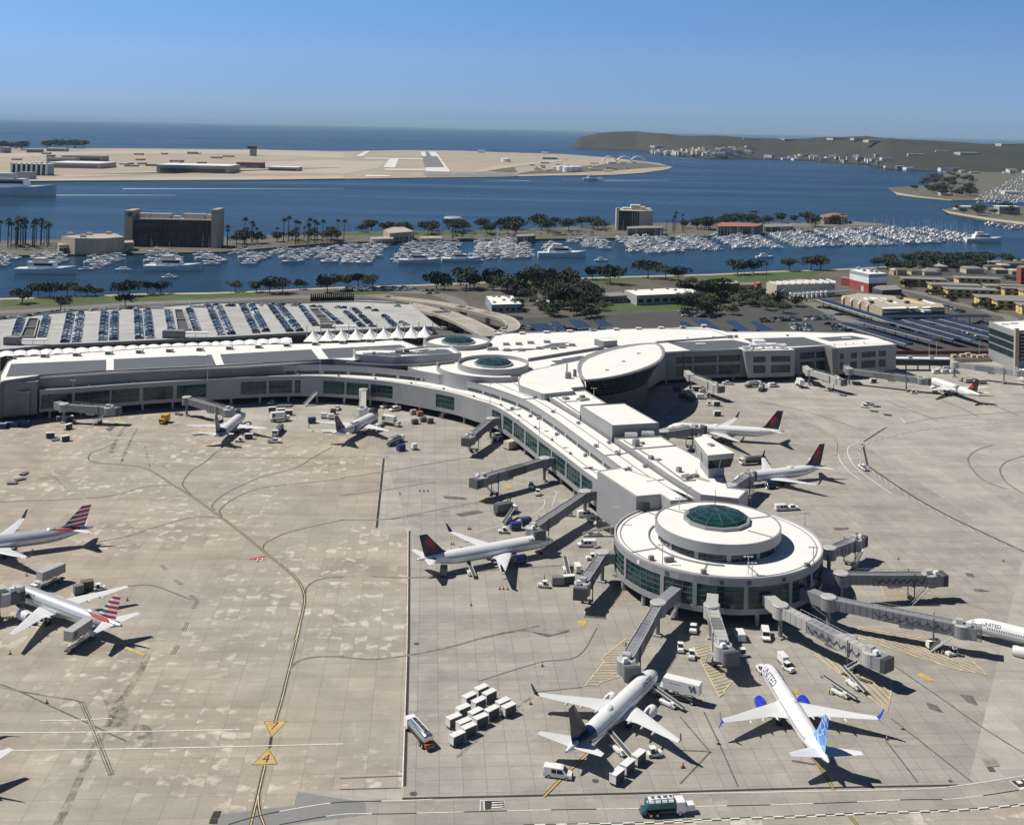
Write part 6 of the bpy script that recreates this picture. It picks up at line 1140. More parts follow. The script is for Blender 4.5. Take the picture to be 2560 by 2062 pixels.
def van(label, xy, rz, L=5.6, body='paint_white', h=2.1):
    t = T('van', label, 'van', (xy.x, xy.y, 0), rz); w_ = .98
    def sec(y, zt, wt, zb=.38): return [(-w_, y, zb), (-w_, y, .95), (-wt, y, zt), (wt, y, zt), (w_, y, .95), (w_, y, zb)]
    b = MB(); b.grid([sec(-L / 2, h - .1, .86), sec(-L / 2 + .15, h, .9), sec(L / 2 - 2.1, h, .9), sec(L / 2 - 1.75, h - .12, .86), sec(L / 2 - .95, 1.18, .93), sec(L / 2 - .1, .95, .92), sec(L / 2, .7, .9)], body, True, True, True); b.build('body', t, abs_=False)
    b = MB(); b.face([(-.80, L / 2 - 1.68, h - .16), (.80, L / 2 - 1.68, h - .16), (.88, L / 2 - .98, 1.24), (-.88, L / 2 - .98, 1.24)], 'glass_dark'); b.build('windscreen', t, abs_=False)
    for sx in (-1, 1):
        b = MB(); b.face([(sx * .985, L / 2 - 2.9, 1.15), (sx * .985, L / 2 - 1.5, 1.15), (sx * .925, L / 2 - 1.95, h - .25), (sx * .925, L / 2 - 2.9, h - .25)], 'glass_dark'); b.face([(sx * .985, L / 2 - 4.0, 1.15), (sx * .985, L / 2 - 3.05, 1.15), (sx * .925, L / 2 - 3.05, h - .25), (sx * .925, L / 2 - 4.0, h - .25)], 'glass_dark'); b.build('side_window', t, abs_=False)
    b = MB(); b.box((0, L / 2 + .02, .55), (1.8, .14, .25), 'metal_dark'); b.build('bumper', t, abs_=False); wheels(t, [(-.9, -L / 2 + 1.1), (.9, -L / 2 + 1.1), (-.9, L / 2 - 1.0), (.9, L / 2 - 1.0)], .36, .24); return t
VAN = None
def put_van(label, xy, rz):
    global VAN
    if VAN is None: VAN = van(label, xy, rz); return VAN
    return dup(VAN, (xy.x, xy.y, 0), rz, label)
def pickup(label, xy, rz, body='paint_white'):
    t = T('pickup_truck', label, 'pickup', (xy.x, xy.y, 0), rz); b = MB(); b.box((0, 0, .78), (1.9, 5.4, .55), body); b.box((0, 1.95, 1.12), (1.75, 1.4, .2), body, 0, None, .92); b.box((0, .35, 1.45), (1.7, 1.9, .75), body, 0, None, .82); b.build('body', t, abs_=False)
    b = MB(); b.face([(-.72, 1.12, 1.78), (.72, 1.12, 1.78), (.82, 1.42, 1.12), (-.82, 1.42, 1.12)], 'glass_dark')
    for sx in (-1, 1): b.face([(sx * .86, -.5, 1.15), (sx * .86, 1.2, 1.15), (sx * .74, .95, 1.75), (sx * .74, -.35, 1.75)], 'glass_dark')
    b.build('windows', t, abs_=False); b = MB(); b.box((0, -1.65, 1.06), (1.6, 1.9, .02), 'metal_dark'); b.build('load_bed', t, abs_=False); wheels(t, [(-.88, -1.7), (.88, -1.7), (-.88, 1.75), (.88, 1.75)], .38, .25); return t
PICK = None
def put_pick(label, xy, rz):
    global PICK
    if PICK is None: PICK = pickup(label, xy, rz); return PICK
    return dup(PICK, (xy.x, xy.y, 0), rz, label)
def box_truck(label, xy, rz, lift=1.1, body='cart_white', L=7.0, logo=None, cabm='cart_white'):
    t = T('catering_truck', label, 'catering truck', (xy.x, xy.y, 0), rz); b = MB(); b.box((0, -.3, .75), (1.6, L + 2, .3), 'metal_dark'); b.build('chassis', t, abs_=False)
    b = MB(); b.box((0, L / 2 + .3, 1.45), (2.2, 1.9, 1.5), cabm, 0, None, .93); b.build('cab', t, abs_=False); b = MB(); b.face([(-.95, L / 2 + 1.27, 1.5), (.95, L / 2 + 1.27, 1.5), (.92, L / 2 + 1.22, 2.1), (-.92, L / 2 + 1.22, 2.1)], 'glass_dark'); b.build('windscreen', t, abs_=False)
    z = 1.0 + lift; b = MB(); b.box((0, -1.0, z + 1.25), (2.45, L, 2.4), body); b.build('cargo_box', t, abs_=False)
    if logo:
        b = MB()
        for sx in (-1, 1):
            for dy, dz, r_ in ((-L * .36, .3, .42), (-L * .30, -.25, .36), (-L * .40, -.35, .33), (-L * .25, .35, .3)): b.grid([[(sx * 1.235, -1.0 + dy + r_ * math.cos(a_), z + 1.3 + dz + r_ * 1.25 * math.sin(a_)) for a_ in [2 * math.pi * i / 14 for i in range(14)]], [(sx * 1.235, -1.0 + dy, z + 1.3 + dz)] * 14], logo)
            b.face([(sx * 1.235, -1 + L * .02, z + 1.6), (sx * 1.235, -1 + L * .34, z + 1.6), (sx * 1.235, -1 + L * .34, z + 1.72), (sx * 1.235, -1 + L * .02, z + 1.72)], 'letter_grey')
        b.build('emblem', t, abs_=False)
    if lift > 1:
        b = MB()
        for x in (-.8, .8): b.beam((x, -3.6, 1.0), (x, 1.4, z), .16, .2, 'metal_light'); b.beam((x, 1.4, 1.0), (x, -3.6, z), .16, .2, 'metal_light')
        b.build('scissor_lift', t, abs_=False)
    b = MB(); b.box((0, L / 2 - .7, z + .15), (2.3, 1.8, .12), 'metal_light'); b.build('platform', t, abs_=False); wheels(t, [(-.95, -L / 2 + .6), (.95, -L / 2 + .6), (-.95, L / 2 + .1), (.95, L / 2 + .1)], .48, .3); return t
def tanker(label, xy, rz, tank='steel', dark='metal_dark', L=8.0, rear='orange'):
    t = T('tank_truck', label, 'tank truck', (xy.x, xy.y, 0), rz); b = MB(); b.box((0, -.2, .8), (1.5, L + 2.6, .3), 'metal_dark'); b.build('chassis', t, abs_=False)
    b = MB(); b.box((0, L / 2 + .9, 1.65), (2.35, 1.7, 1.9), 'paint_white', 0, None, .93); b.build('cab', t, abs_=False); b = MB(); b.face([(-1.0, L / 2 + 1.78, 1.6), (1.0, L / 2 + 1.78, 1.6), (.97, L / 2 + 1.72, 2.35), (-.97, L / 2 + 1.72, 2.35)], 'glass_dark'); b.build('windscreen', t, abs_=False)
    b = MB(); b.grid([[(1.22 * k * math.cos(2 * math.pi * i / 24), y, 2.05 + 1.0 * k * math.sin(2 * math.pi * i / 24)) for i in range(24)] for y, k in ((-L / 2 - .55, .55), (-L / 2 - .35, .9), (-L / 2, 1), (0, 1), (L / 2 - .4, 1), (L / 2 - .1, .85))], tank, True, True, True); b.build('tank', t, smooth=True, abs_=False)
    b = MB(); b.box((0, 0, 3.08), (.75, L * .8, .06), dark)
    for k in range(4): b.tube((0, -L * .33 + k * L * .22, 3.05), (0, -L * .33 + k * L * .22, 3.28), .3, .28, 10, 'metal_dark')
    b.build('walkway', t, abs_=False); b = MB(); b.box((.55, 0, 3.12), (.12, L * .82, .16), 'clad_white'); b.box((-.55, 0, 3.12), (.12, L * .82, .16), 'clad_white'); b.build('rail', t, abs_=False)
    b = MB(); b.box((0, -L / 2 - .8, 1.0), (1.9, .7, .7), rear); b.build('pump_box', t, abs_=False); wheels(t, [(-1, -L / 2 + .4), (1, -L / 2 + .4), (-1, -L / 2 + 1.6), (1, -L / 2 + 1.6), (-1, L / 2 + .7), (1, L / 2 + .7)], .5, .34); return t
def dolly(label, xy, rz, group=None, m='metal_dark'):
    t = T('cargo_dolly', label, 'dolly', (xy.x, xy.y, 0), rz, group); b = MB(); b.box((0, 0, .45), (2.1, 3.4, .14), m)
    for y in (-1.2, -.4, .4, 1.2): b.box((0, y, .56), (1.9, .18, .12), 'metal_light')
    b.build('deck', t, abs_=False); b = MB(); b.tube((0, 1.7, .4), (0, 2.7, .4), .06, .06, 5, 'metal_dark'); b.build('tow_bar', t, abs_=False); wheels(t, [(-.8, -1.1), (.8, -1.1), (-.8, 1.1), (.8, 1.1)], .25, .18); return t
DOL = None
def put_dolly(label, xy, rz, group=None):
    global DOL
    if DOL is None: DOL = dolly(label, xy, rz, group); return DOL
    return dup(DOL, (xy.x, xy.y, 0), rz, label, group)
def container(label, xy, rz, d=(2.0, 3.2, 1.9), m='cart_blue', name='cargo_container', roof=None):
    t = T(name, label, 'container', (xy.x, xy.y, 0), rz); b = MB(); b.box((0, 0, .55 + d[2] / 2), d, m, 0, roof, .97); b.build('shell', t, abs_=False); b = MB(); b.box((0, 0, .42), (d[0] + .1, d[1] + .1, .2), 'metal_dark')
    for k in range(5): b.box((d[0] / 2 + .02, -d[1] / 2 + (k + .5) * d[1] / 5, .55 + d[2] / 2), (.06, .08, d[2] * .92), m)
    b.build('frame', t, abs_=False); wheels(t, [(-d[0] * .36, -d[1] * .32), (d[0] * .36, -d[1] * .32), (-d[0] * .36, d[1] * .32), (d[0] * .36, d[1] * .32)], .22, .16); return t
def cone(label, xy, h=.95, group=None):
    t = T('traffic_cone', label, 'traffic cone', (xy.x, xy.y, 0), 0, group); b = MB(); b.box((0, 0, .05), (.6, .6, .1), 'black'); b.build('base', t, abs_=False); b = MB(); b.tube((0, 0, .1), (0, 0, h), .24, .06, 10, 'orange'); b.tube((0, 0, h * .55), (0, 0, h * .72), .155, .12, 10, 'mark_white'); b.build('cone', t, abs_=False); return t
CONE = None
def put_cone(label, xy, group=None, sc=1.0):
    global CONE
    if CONE is None: CONE = cone(label, xy, group=group); return CONE
    return dup(CONE, (xy.x, xy.y, 0), 0, label, group, sc)
def ang(c, x0, y0, x1, y1):
    a, b2 = P(c, x0, y0), P(c, x1, y1); return math.atan2(b2.y - a.y, b2.x - a.x) - math.pi / 2     # heading for things built along local +Y
g13 = 'baggage carts parked in one block on the apron'
for i, (x, y) in enumerate([(885, 405), (935, 435), (810, 455), (868, 485), (770, 530), (1020, 490), (1055, 520), (950, 540), (848, 555), (712, 590), (880, 590), (775, 618), (806, 650), (733, 700)]):
    put_cart(['white covered baggage cart at the far tip of the parked block', 'white baggage cart second from the far tip of the parked block', 'white baggage cart on the left flank of the block, upper', 'white baggage cart in the middle of the block, upper row', 'white baggage cart on the left flank of the block, middle', 'white baggage cart at the right end of the block, upper', 'white baggage cart at the right tip of the block', 'white baggage cart in the right middle of the block', 'white baggage cart at the heart of the block', 'white baggage cart on the left flank nearest the tank truck', 'white baggage cart beside the heart of the block towards the camera', 'open-sided white baggage cart in the block, baggage showing', 'white baggage cart second from the near tip of the block', 'white baggage cart with an open side at the near tip of the block'][i], P(11, x, y + 18, .9), R(-47) + rnd.uniform(-.06, .06), g13)
for i, (x, y) in enumerate([(1278, 1270), (1158, 1370), (1045, 1470)]): put_cart(['white baggage cart nearest the tug behind the navy tail', 'white baggage cart in the middle of three behind the navy tail', 'white baggage cart last of three behind the navy tail, one side open'][i], P('E1', x, y + 5, 1.0), R(-38))
put_tug('white tug pulling three baggage carts behind the navy tail', P('E1', 1450, 1250), R(-80)); put_van('white cargo van near the black drain line at the front of the apron', P('E1', 410, 1470), ang('E1', 280, 1490, 560, 1530))
tanker('chrome tank truck with a white cab parked across the long drain', P('F6', 440, 430), ang('F6', 590, 640, 250, 260), L=7.4)
t_ = tanker('white and teal vacuum tank truck at the bottom edge of the photo', P('F5', 1000, 800), ang('F5', 600, 850, 1480, 790), tank='teal_tank', L=5.2, rear='teal_tank')
b = MB()
for k in range(4): b.grid([[(1.05 * math.cos(a_), -2.1 + k * 1.25 + dy, 2.35 + .85 * math.sin(a_)) for a_ in [math.pi * (.12 + .76 * i / 10) for i in range(11)]] for dy in (-.5, .5)], 'clad_white', False)
b.build('tank_top', t_, abs_=False); b = MB(); b.box((0, 5.3, 1.25), (1.7, 2.0, 1.0), 'paint_white', 0, None, .85); b.build('bonnet', t_, abs_=False)
box_truck('grey-white catering truck with dark leaf emblem raised to the navy tailed airliner', P('E1', 1700, 640), ang('E1', 1900, 660, 1500, 560), 1.3, L=8.2, logo='letter_grey', body='cart_white')
put_belt('belt loader beside the catering truck at the navy tailed airliner', P('E1', 1590, 700), ang('E1', 1760, 780, 1440, 640)); put_belt('belt loader at the rear hold of the navy tailed airliner', P('E1', 1060, 1200), ang('E1', 1170, 1290, 930, 1100))
put_tug('white tug on the left of the blue tailed airliner nose', P('E2', 615, 345), R(10)); put_cart('single white baggage cart ahead of the blue tailed airliner', P('E2', 850, 250), R(12)); put_tug('tug hitched to the single cart ahead of the blue tailed airliner', P('E2', 910, 330), R(-150))
put_belt('belt loader with a worker in green beside the hatched box', P('E2', 1460, 590), ang('E2', 1640, 640, 1290, 490)); put_belt('belt loader standing on the hatched box edge', P('E2', 1610, 500), ang('E2', 1740, 590, 1480, 400))
put_pick('white pickup at the front of the round building between two bridges', P('C1', 1265, 380), R(170)); put_van('white van parked in front of the round building', P('C2', 70, 570), R(172)); put_tug('white tug beside the free standing bridge cab', P('C1', 1250, 730), R(170)); put_tug('tug with a roll cage parked beside a white tug near the hatched box', P('C1', 1110, 640), R(175)); put_van('white service van right of the free standing bridge', P('C1', 1850, 470), R(0)); put_tug('small tug under the cab of the free standing bridge', P('C1', 1880, 690), R(5))
put_cart('dark sided baggage cart under the long bridge to the cut-off airliner', P('C3', 1015, 1110), R(-78)); put_tug('white tug beside the dark sided cart at the cut-off airliner', P('C3', 1255, 1195), R(105))
put_belt('belt loader at the rear hold of the side-on airliner', P('E3', 840, 790), ang('E3', 900, 850, 790, 690)); container('dark box trailer under the tail of the side-on airliner', P('E3', 555, 810), R(0), m='wall_grey'); container('navy cargo container beside the cab of the white roofed bridge', P('E3', 1330, 320), R(-70)); container('navy cargo container next to the tug of the white roofed bridge', P('E3', 1445, 270), R(-70)); put_tug('white tug in front of two navy containers', P('E3', 1195, 355), R(95))
box_truck('black topped catering truck parked between two bridges', P('C4', 620, 920), ang('C4', 520, 930, 760, 880), 0.2, body='bridge_dark', L=6.0); put_belt('dark belt loader beside the black topped truck', P('C4', 650, 1010), ang('C4', 590, 1060, 720, 950)); put_pick('pale pickup below the long dark bridge', P('C4', 940, 590), R(180)); put_tug('small tug below the long dark bridge', P('C4', 1025, 690), R(180))
put_van('silver minibus under the white roofed bridge', P('C4', 1630, 960), R(-80)); put_tug('white tug near the silver minibus', P('C4', 1410, 950), R(80)); put_pick('white pickup left of the round building, upper', P('C4', 1740, 1030), R(60)); put_pick('white pickup left of the round building, lower', P('C4', 1830, 1085), R(70)); put_belt('belt loader left of the round building', P('C5', 860, 470), R(-85)); put_van('white van with dark windows left of the round building', P('C5', 690, 680), R(95)); put_tug('white tug beside the bridge at the left of the round building', P('C5', 770, 940), R(100))
put_cart('white baggage cart standing near the open cab end', P('C5', 505, 1180), R(10)); put_cart('white baggage cart with a dark side beside the open cab end', P('C5', 330, 1400), R(-75)); container('grey cargo container left of the open cab end', P('C5', 110, 1440), R(-85), m='wall_grey'); put_belt('folded belt loader behind the two carts', P('C5', 280, 1170), R(5)); put_tug('white tug left of the grey container', P('E3', 1630, 940), R(80))
container('beige box container under the concourse windows', P('A2', 580, 960), R(-48), (3.2, 4.6, 2.7), 'stucco_beige')
gq = 'white cargo pods beside the first concourse bridge'
for i, (x, y) in enumerate([(365, 880), (405, 830), (440, 865), (470, 820)]): dup(CART, tuple(P('A2', x, y).xy) + (0,), R(-40), 'white cargo pod in the cluster beside the first bridge of the arm', gq, (1.2, .8, .9))
box_truck('white catering truck with a dark emblem near the blue tailed airliner', P('F4', 2000, 560), ang('F4', 1800, 570, 2140, 540), .6, L=5.6, logo='letter_grey'); tanker('grey fuel tank truck behind the wing of the blue tailed airliner', P('F4', 1970, 790), ang('F4', 2060, 680, 1880, 880), tank='wall_light', L=8.4, rear='metal_dark'); put_pick('white pickup in front of the grey fuel truck', P('F4', 1890, 975), R(-88)); put_cart('white cart under the blue tailed airliner wing', P('F4', 1400, 905), R(-80)); put_tug('white tug under the tail of the blue tailed airliner', P('F4', 1210, 960), R(100))
box_truck('grey-white catering truck with a dark emblem right of the slim red tail', P('C7', 1640, 420), ang('C7', 1560, 410, 1740, 440), .7, L=6.0, logo='letter_grey'); tanker('silver fuel truck below the wing of the slim red tailed airliner', P('C7', 1690, 650), ang('C7', 1570, 670, 1780, 580), tank='wall_light', L=7.0, rear='metal_dark'); container('navy container beside a small white container near the silver fuel truck', P('C7', 1765, 735), R(-50)); container('small white container beside the navy one near the silver fuel truck', P('C7', 1930, 720), R(-55), (1.8, 2.0, 1.8), 'cart_white')
container('navy container left of the slim red tail', P('C7', 650, 390), R(-70)); put_pick('white pickup under the stair left of the narrow bridge', P('C7', 970, 220), R(180)); put_pick('white pickup right of the narrow jet bridge', P('C7', 1575, 195), R(140)); put_van('white van right of the narrow jet bridge', P('C7', 1690, 235), R(130)); put_tug('white tug in the shade left of the parked dollies', P('C7', 140, 155), R(90))
for i, (x, y) in enumerate([(150, 250), (265, 270), (360, 290)]): put_cart(['white cart with open sides, left of three in the row near the leaning dollies', 'white cart, middle of three in the row near the leaning dollies', 'white cart, right of three in the row near the leaning dollies'][i], P('C7', x, y), R(-75))
for i, (x, y) in enumerate([(800, 330), (890, 340), (915, 275)]): container(['white container left of the slim red tail', 'white container against the slim red tail', 'brown container beyond the slim red tail'][i], P('C7', x, y), R(-80), (1.8, 2.4, 1.8), 'cart_white' if i < 2 else 'wall_brown')
gd = 'flat cargo dollies parked by the concourse columns'
for i in range(4): put_dolly('flat dark cargo dolly in the row beside the concourse columns', P('C7', 235 + 45 * i, 180), R(-20), gd)
for i, (x, y) in enumerate([(1920, 280), (2000, 300), (1940, 400), (2040, 370), (2130, 390)]): container(['tan equipment crate near the concourse louvre stair', 'orange-brown equipment crate near the louvre stair', 'dark crate in the cluster below the louvre stair', 'grey crate in the cluster below the louvre stair', 'brown crate at the right of the cluster below the louvre stair'][i], P('C7', x, y), R(-60), (1.8, 2.6, 1.5), ['stucco_tan', 'terracotta', 'metal_dark', 'wall_grey', 'wall_brown'][i])
for i, (x, y) in enumerate([(380, 885), (433, 885), (425, 935), (315, 990), (408, 1010)]): put_cart(['white baggage cart under the leftmost bridge', 'white baggage cart right of the one under the leftmost bridge', 'white baggage cart alone below the leftmost bridge', 'white baggage cart at the left of the lowest pair', 'white baggage cart at the right of the lowest pair'][i], P(4, x, y), R(-70 + 20 * (i % 3)))
put_dolly('dark dolly between the lowest pair of carts', P(4, 350, 1005), R(-50)); box_truck('yellow lift truck standing alone under the curved concourse', P(4, 1030, 895), R(170), 0.0, body='yellow_paint', L=3.6, cabm='yellow_paint')
gb = 'blue baggage wagons at the left end block'
for i, (x, y) in enumerate([(0, 915), (75, 905), (145, 898)]): container(['blue slatted wagon cut by the left edge', 'blue slatted wagon in the middle of the row at the annex', 'blue slatted wagon at the right of the row at the annex'][i], P(4, x, y + 15), R(-85), (2.2, 5.2, 1.6), 'cart_blue', roof='clad_bluegrey')
for i, (x, y) in enumerate([(1110, 840), (1130, 845)]): put_dolly('tilted dolly left of the ribbed bridge column', P(4, x, y), R(20), 'dollies left of the ribbed bridge column')
for i, (x, y) in enumerate([(75, 275), (125, 250), (150, 215)]): put_dolly('dark dolly in the short curved train left on the open apron', P(7, x, y), R(-80 + 35 * i), 'dolly train on the open apron')
box_truck('grey catering truck raised to the rear door of the striped tail airliner', P('E4', 760, 1480), ang('E4', 640, 1560, 870, 1400), 1.9, L=7.6, body='stucco_beige' if False else 'wall_light', logo='letter_grey'); box_truck('grey catering truck at the nose of the striped tail airliner', P('E4', 450, 930), ang('E4', 560, 880, 350, 970), 1.5, L=7.6, body='wall_light')
container('dark container behind the wing of the striped tail airliner', P('E4', 820, 960), R(-60), (2.2, 3.2, 2.0), 'wall_brown'); container('grey container with a tilted top behind the wing of the striped tail airliner', P('E4', 740, 1000), R(-55), (2.0, 2.4, 2.0), 'wall_grey'); put_tug('dark shaded tug behind the wing of the striped tail airliner', P('E4', 940, 965), R(-70))
box_truck('white catering truck between the two projecting gate blocks', P(6, 750, 870), R(5), .8, L=5.6); tanker('pale tank truck beside the slanted gate block', P(6, 455, 870), R(-60), tank='wall_light', L=6.5, rear='metal_dark'); tanker('pale tank truck in front of the slanted gate block', P(6, 510, 890), R(-20), tank='wall_light', L=6.5, rear='metal_dark'); put_van('white van at the foot of the slanted gate block', P(6, 585, 870), R(-70)); put_pick('white pickup right of the shadowed bridge', P(6, 300, 855), R(90))
put_cart('white baggage cart left of the long airliner tail', P(6, 232, 1052), R(-80)); put_tug('white tug with a cart at the shadow edge', P(6, 180, 985), R(0)); put_cart('grey sided cart behind the tug at the shadow edge', P(6, 228, 990), R(-80)); container('white topped container at the shadow edge', P(6, 125, 945), R(-85), (2.2, 3.4, 1.9), 'cart_white'); container('pale container behind the white topped one at the shadow edge', P(6, 140, 920), R(-85), (2.2, 3.2, 2.0), 'stucco_beige')
for i, (x, y) in enumerate([(20, 945), (70, 960), (-20, 900)]): container(['dark container deep in the shadow of the leaf-shaped roof, middle', 'dark container in the shadow near its edge', 'dark container in the shadow close to the gate wing'][i], P(6, x, y), R(-80), (2.2, 3.4, 1.8), 'cart_dark')
tanker('dark fuel truck beside the control tower', P('A5', 930, 700), ang('A5', 1080, 660, 720, 690), tank='metal_dark', L=8.5, rear='metal_dark'); put_pick('dark pickup at the bend of the black drain', P(9, 1150, 435), R(10)); PK = None
put_van('white van and trailer behind the round building', P(9, 645, 690), R(-80)); put_pick('pickup beside the white van behind the round building', P(9, 695, 688), R(-80))
put_pick('white pickup towing a low train on the right apron', P(6, 1180, 985), R(80)); put_dolly('low loader towed on the right apron', P(6, 1230, 995), R(80)); put_tug('tug on the marked lane of the right apron', P(6, 1155, 1000), R(60)); put_dolly('flat trailer on the right apron lane', P(6, 1215, 1025), R(70)); put_dolly('white flat trailer alone on the right apron', P(6, 1300, 1048), R(75)); put_tug('tug with a beam on the right apron near the black tailed airliner', P(6, 1465, 912), R(-90)); put_dolly('equipment dolly near the stair of the gate blocks', P(6, 1020, 925), R(60)); put_cart('grey cart under the long bridge of the black tailed airliner', P(6, 1210, 845), R(-80))
gw = 'white vans and cars parked below the glazed walkway'
for i, (x, y) in enumerate([(1610, 785), (1640, 775), (1665, 785), (1690, 770), (1720, 785)]): put_van('white van in the line parked below the glazed walkway', P(6, x, y), R(-75), ) ['group'] = gw
for i, (x, y) in enumerate([(310, 790), (440, 830), (800, 860)]): container(['tan crate left of the striped bridge behind the black tail', 'tan crate behind the black tail', 'tan crate right of the black tail'][i], P('F3', x, y), R(-75), (2.4, 4.5, 1.6), 'stucco_tan')
for i, (c, x, y) in enumerate([('E1', 240, 280), ('E1', 115, 690), ('E1', 2135, 1120), ('E1', 1760, 1370), ('E2', 155, 1115), ('E2', 2140, 960), ('E2', 1970, 1070), ('E3', 850, 1135), ('E3', 1160, 960), ('E3', 1200, 960), ('E3', 1245, 965), ('E3', 820, 310), ('E3', 845, 310), ('E3', 640, 480), ('E3', 665, 480), (7, 167, 850), (7, 797, 1005), (10, 63, 183), (10, 292, 490), (9, 2025, 1010), (9, 1368, 998), (9, 590, 662), (12, 15, 1100), ('C7', 665, 495), ('C4', 155, 1120), ('C4', 180, 1120), (8, 375, 590), (8, 500, 572), (8, 525, 572), (8, 550, 572)]):
    put_cone('orange traffic cone standing on the apron', P(c, x, y), 'traffic cones on the apron', 1.0)
# ================================================================ PEOPLE on the apron
def person(label, xy, rz, top='hivis', legs='cloth_dark', stride=.25):
    me = bpy.data.meshes.new('person'); j = [(0, 0, .95), (0, 0, 1.2), (0, .01, 1.42), (0, .02, 1.55), (0, .03, 1.66), (0, .03, 1.78), (-.1, 0, .9), (-.11, stride * .5, .5), (-.11, stride, .08), (-.11, stride + .17, .04), (.1, 0, .9), (.11, -stride * .4, .5), (.11, -stride, .08), (.11, -stride + .17, .04), (-.2, 0, 1.42), (-.27, -.06, 1.14), (-.27, .06, .9), (-.27, .12, .82), (.2, 0, 1.42), (.27, .08, 1.14), (.25, .24, .98), (.25, .31, .95)]
    e = [(0, 1), (1, 2), (2, 3), (3, 4), (4, 5), (0, 6), (6, 7), (7, 8), (8, 9), (0, 10), (10, 11), (11, 12), (12, 13), (2, 14), (14, 15), (15, 16), (16, 17), (2, 18), (18, 19), (19, 20), (20, 21)]
    rd_ = [.16, .165, .18, .065, .1, .085, .11, .075, .05, .05, .11, .075, .05, .05, .075, .052, .04, .045, .075, .052, .04, .045]
    me.from_pydata(j, e, []); me.update(); o = bpy.data.objects.new('person', me); COL.objects.link(o); m = o.modifiers.new('skin', 'SKIN')
    if not me.skin_vertices: me.attributes  # layer is made by the modifier
    for i, sv in enumerate(me.skin_vertices[0].data if me.skin_vertices else []): sv.radius = (rd_[i], rd_[i]); sv.use_root = (i == 0)
    s = o.modifiers.new('sub', 'SUBSURF'); s.levels = 1; s.render_levels = 1
    dg = bpy.context.evaluated_depsgraph_get(); dg.update(); m2 = bpy.data.meshes.new_from_object(o.evaluated_get(dg)); bpy.data.objects.remove(o)
    m2.name = 'person'; m2.materials.clear()
    for n in (top, legs, 'skin', 'black'): m2.materials.append(MATS[n])
    for p in m2.polygons:
        z = p.center.z; p.material_index = 1 if z < .93 else (2 if z > 1.5 or abs(p.center.x) > .23 and z < .95 else 0)
        if z > 1.74: p.material_index = 3
        if z < .1: p.material_index = 3
    o = bpy.data.objects.new('person', m2); COL.objects.link(o); o.location = (xy.x, xy.y, 0); o.rotation_euler = (0, 0, rz); tag(o, label, 'person'); return o
def _ensure_skin():
    pass
for l, c, x, y, rz, tp in (('person in a yellow-green vest walking left of a colleague below the long dark bridge', 'C4', 645, 785, .4, 'hivis'), ('person in dark clothes walking right of a colleague below the long dark bridge', 'C4', 680, 780, .2, 'cloth_dark'), ('person standing alone near the wing shadow of the side-on airliner', 'E3', 1642, 870, 1.0, 'hivis'), ('person in a green vest on the belt loader side by the hatched box', 'E2', 1350, 585, 2.0, 'hivis'), ('person in an orange vest at the rear hold of the navy tailed airliner', 'E1', 985, 1165, 0, 'orange'), ('second person in an orange vest at the rear hold of the navy tailed airliner', 'E1', 1025, 1170, .8, 'orange'), ('person under the nose of the side-on airliner', 'E3', 1785, 540, .5, 'cloth_dark'), ('person in white beside the navy container left of the slim red tail', 'C7', 612, 450, .5, 'cart_white')):
    person(l, P(c, x, y), rz, tp)
ZD = 9.0
pk_ = bldg('parking_deck', 'pale concrete parking deck packed with cars behind the long white canopy', 'parking deck', P('B1', 1500, 400, 0))
dpoly = PS('B1', [(-500, 730), (0, 695), (640, 632), (2155, 562)], ZD) + PS('B2', [(1000, 520), (1760, 478)], ZD) + PS('B3', [(700, 545), (1700, 500), (1790, 510), (1420, 200)], ZD) + PS('B3', [(1380, 205), (740, 175)], ZD) + PS('B2', [(1500, 100), (560, 95), (0, 140)], ZD) + PS('B1', [(1870, 150), (1000, 190), (640, 225), (0, 300), (-500, 350)], ZD)
b = MB(); b.prism(dpoly, ZD - .6, ZD, 'wall_light', 'deck_concrete'); b.build('deck', pk_)
b = MB(); pl = [Vector((q.x, q.y, 0)) for q in dpoly]
for q, r in zip(pl, pl[1:] + pl[:1]): b.beam((q.x, q.y, ZD + .45), (r.x, r.y, ZD + .45), .3, 1.0, 'wall_light')
b.build('parapet', pk_); b = MB(); cen = sum(pl, Vector()) / len(pl); b.prism([cen + (q - cen) * .985 for q in pl], 0, ZD - .62, 'wall_dark', None, False); b.build('lower_level', pk_)
b = MB()
for q, r in ((pl[i], pl[i + 1]) for i in range(6)):
    n = max(1, int((r - q).length / 9))
    for k in range(n): e = q.lerp(r, (k + .5) / n); b.box((e.x, e.y, ZD / 2 - .3), (.9, .7, ZD - .6), 'wall_grey')
b.build('column', pk_)
for c, pts in (('B1', [(255, 530), (425, 530), (485, 300), (362, 300)]), ('B2', [(222, 435), (378, 435), (285, 190), (182, 190)]), ('B3', [(305, 440), (470, 440), (290, 278), (165, 278)])):
    p_ = PS(c, pts, ZD); b = MB(); b.face([(q.x, q.y, ZD + .05) for q in p_], 'wall_dark')  # dark sheet over the deck paints the shade of an open well
    for q, r in zip(p_, p_[1:] + p_[:1]): b.beam((q.x, q.y, ZD + .55), (r.x, r.y, ZD + .55), .5, 1.1, 'wall_light')
    q, r = (p_[0] + p_[3]) / 2, (p_[1] + p_[2]) / 2; b.beam((q.x, q.y, ZD + .5), (r.x, r.y, ZD + .5), .8, 1.0, 'wall_light'); b.build('stair_well', pk_)
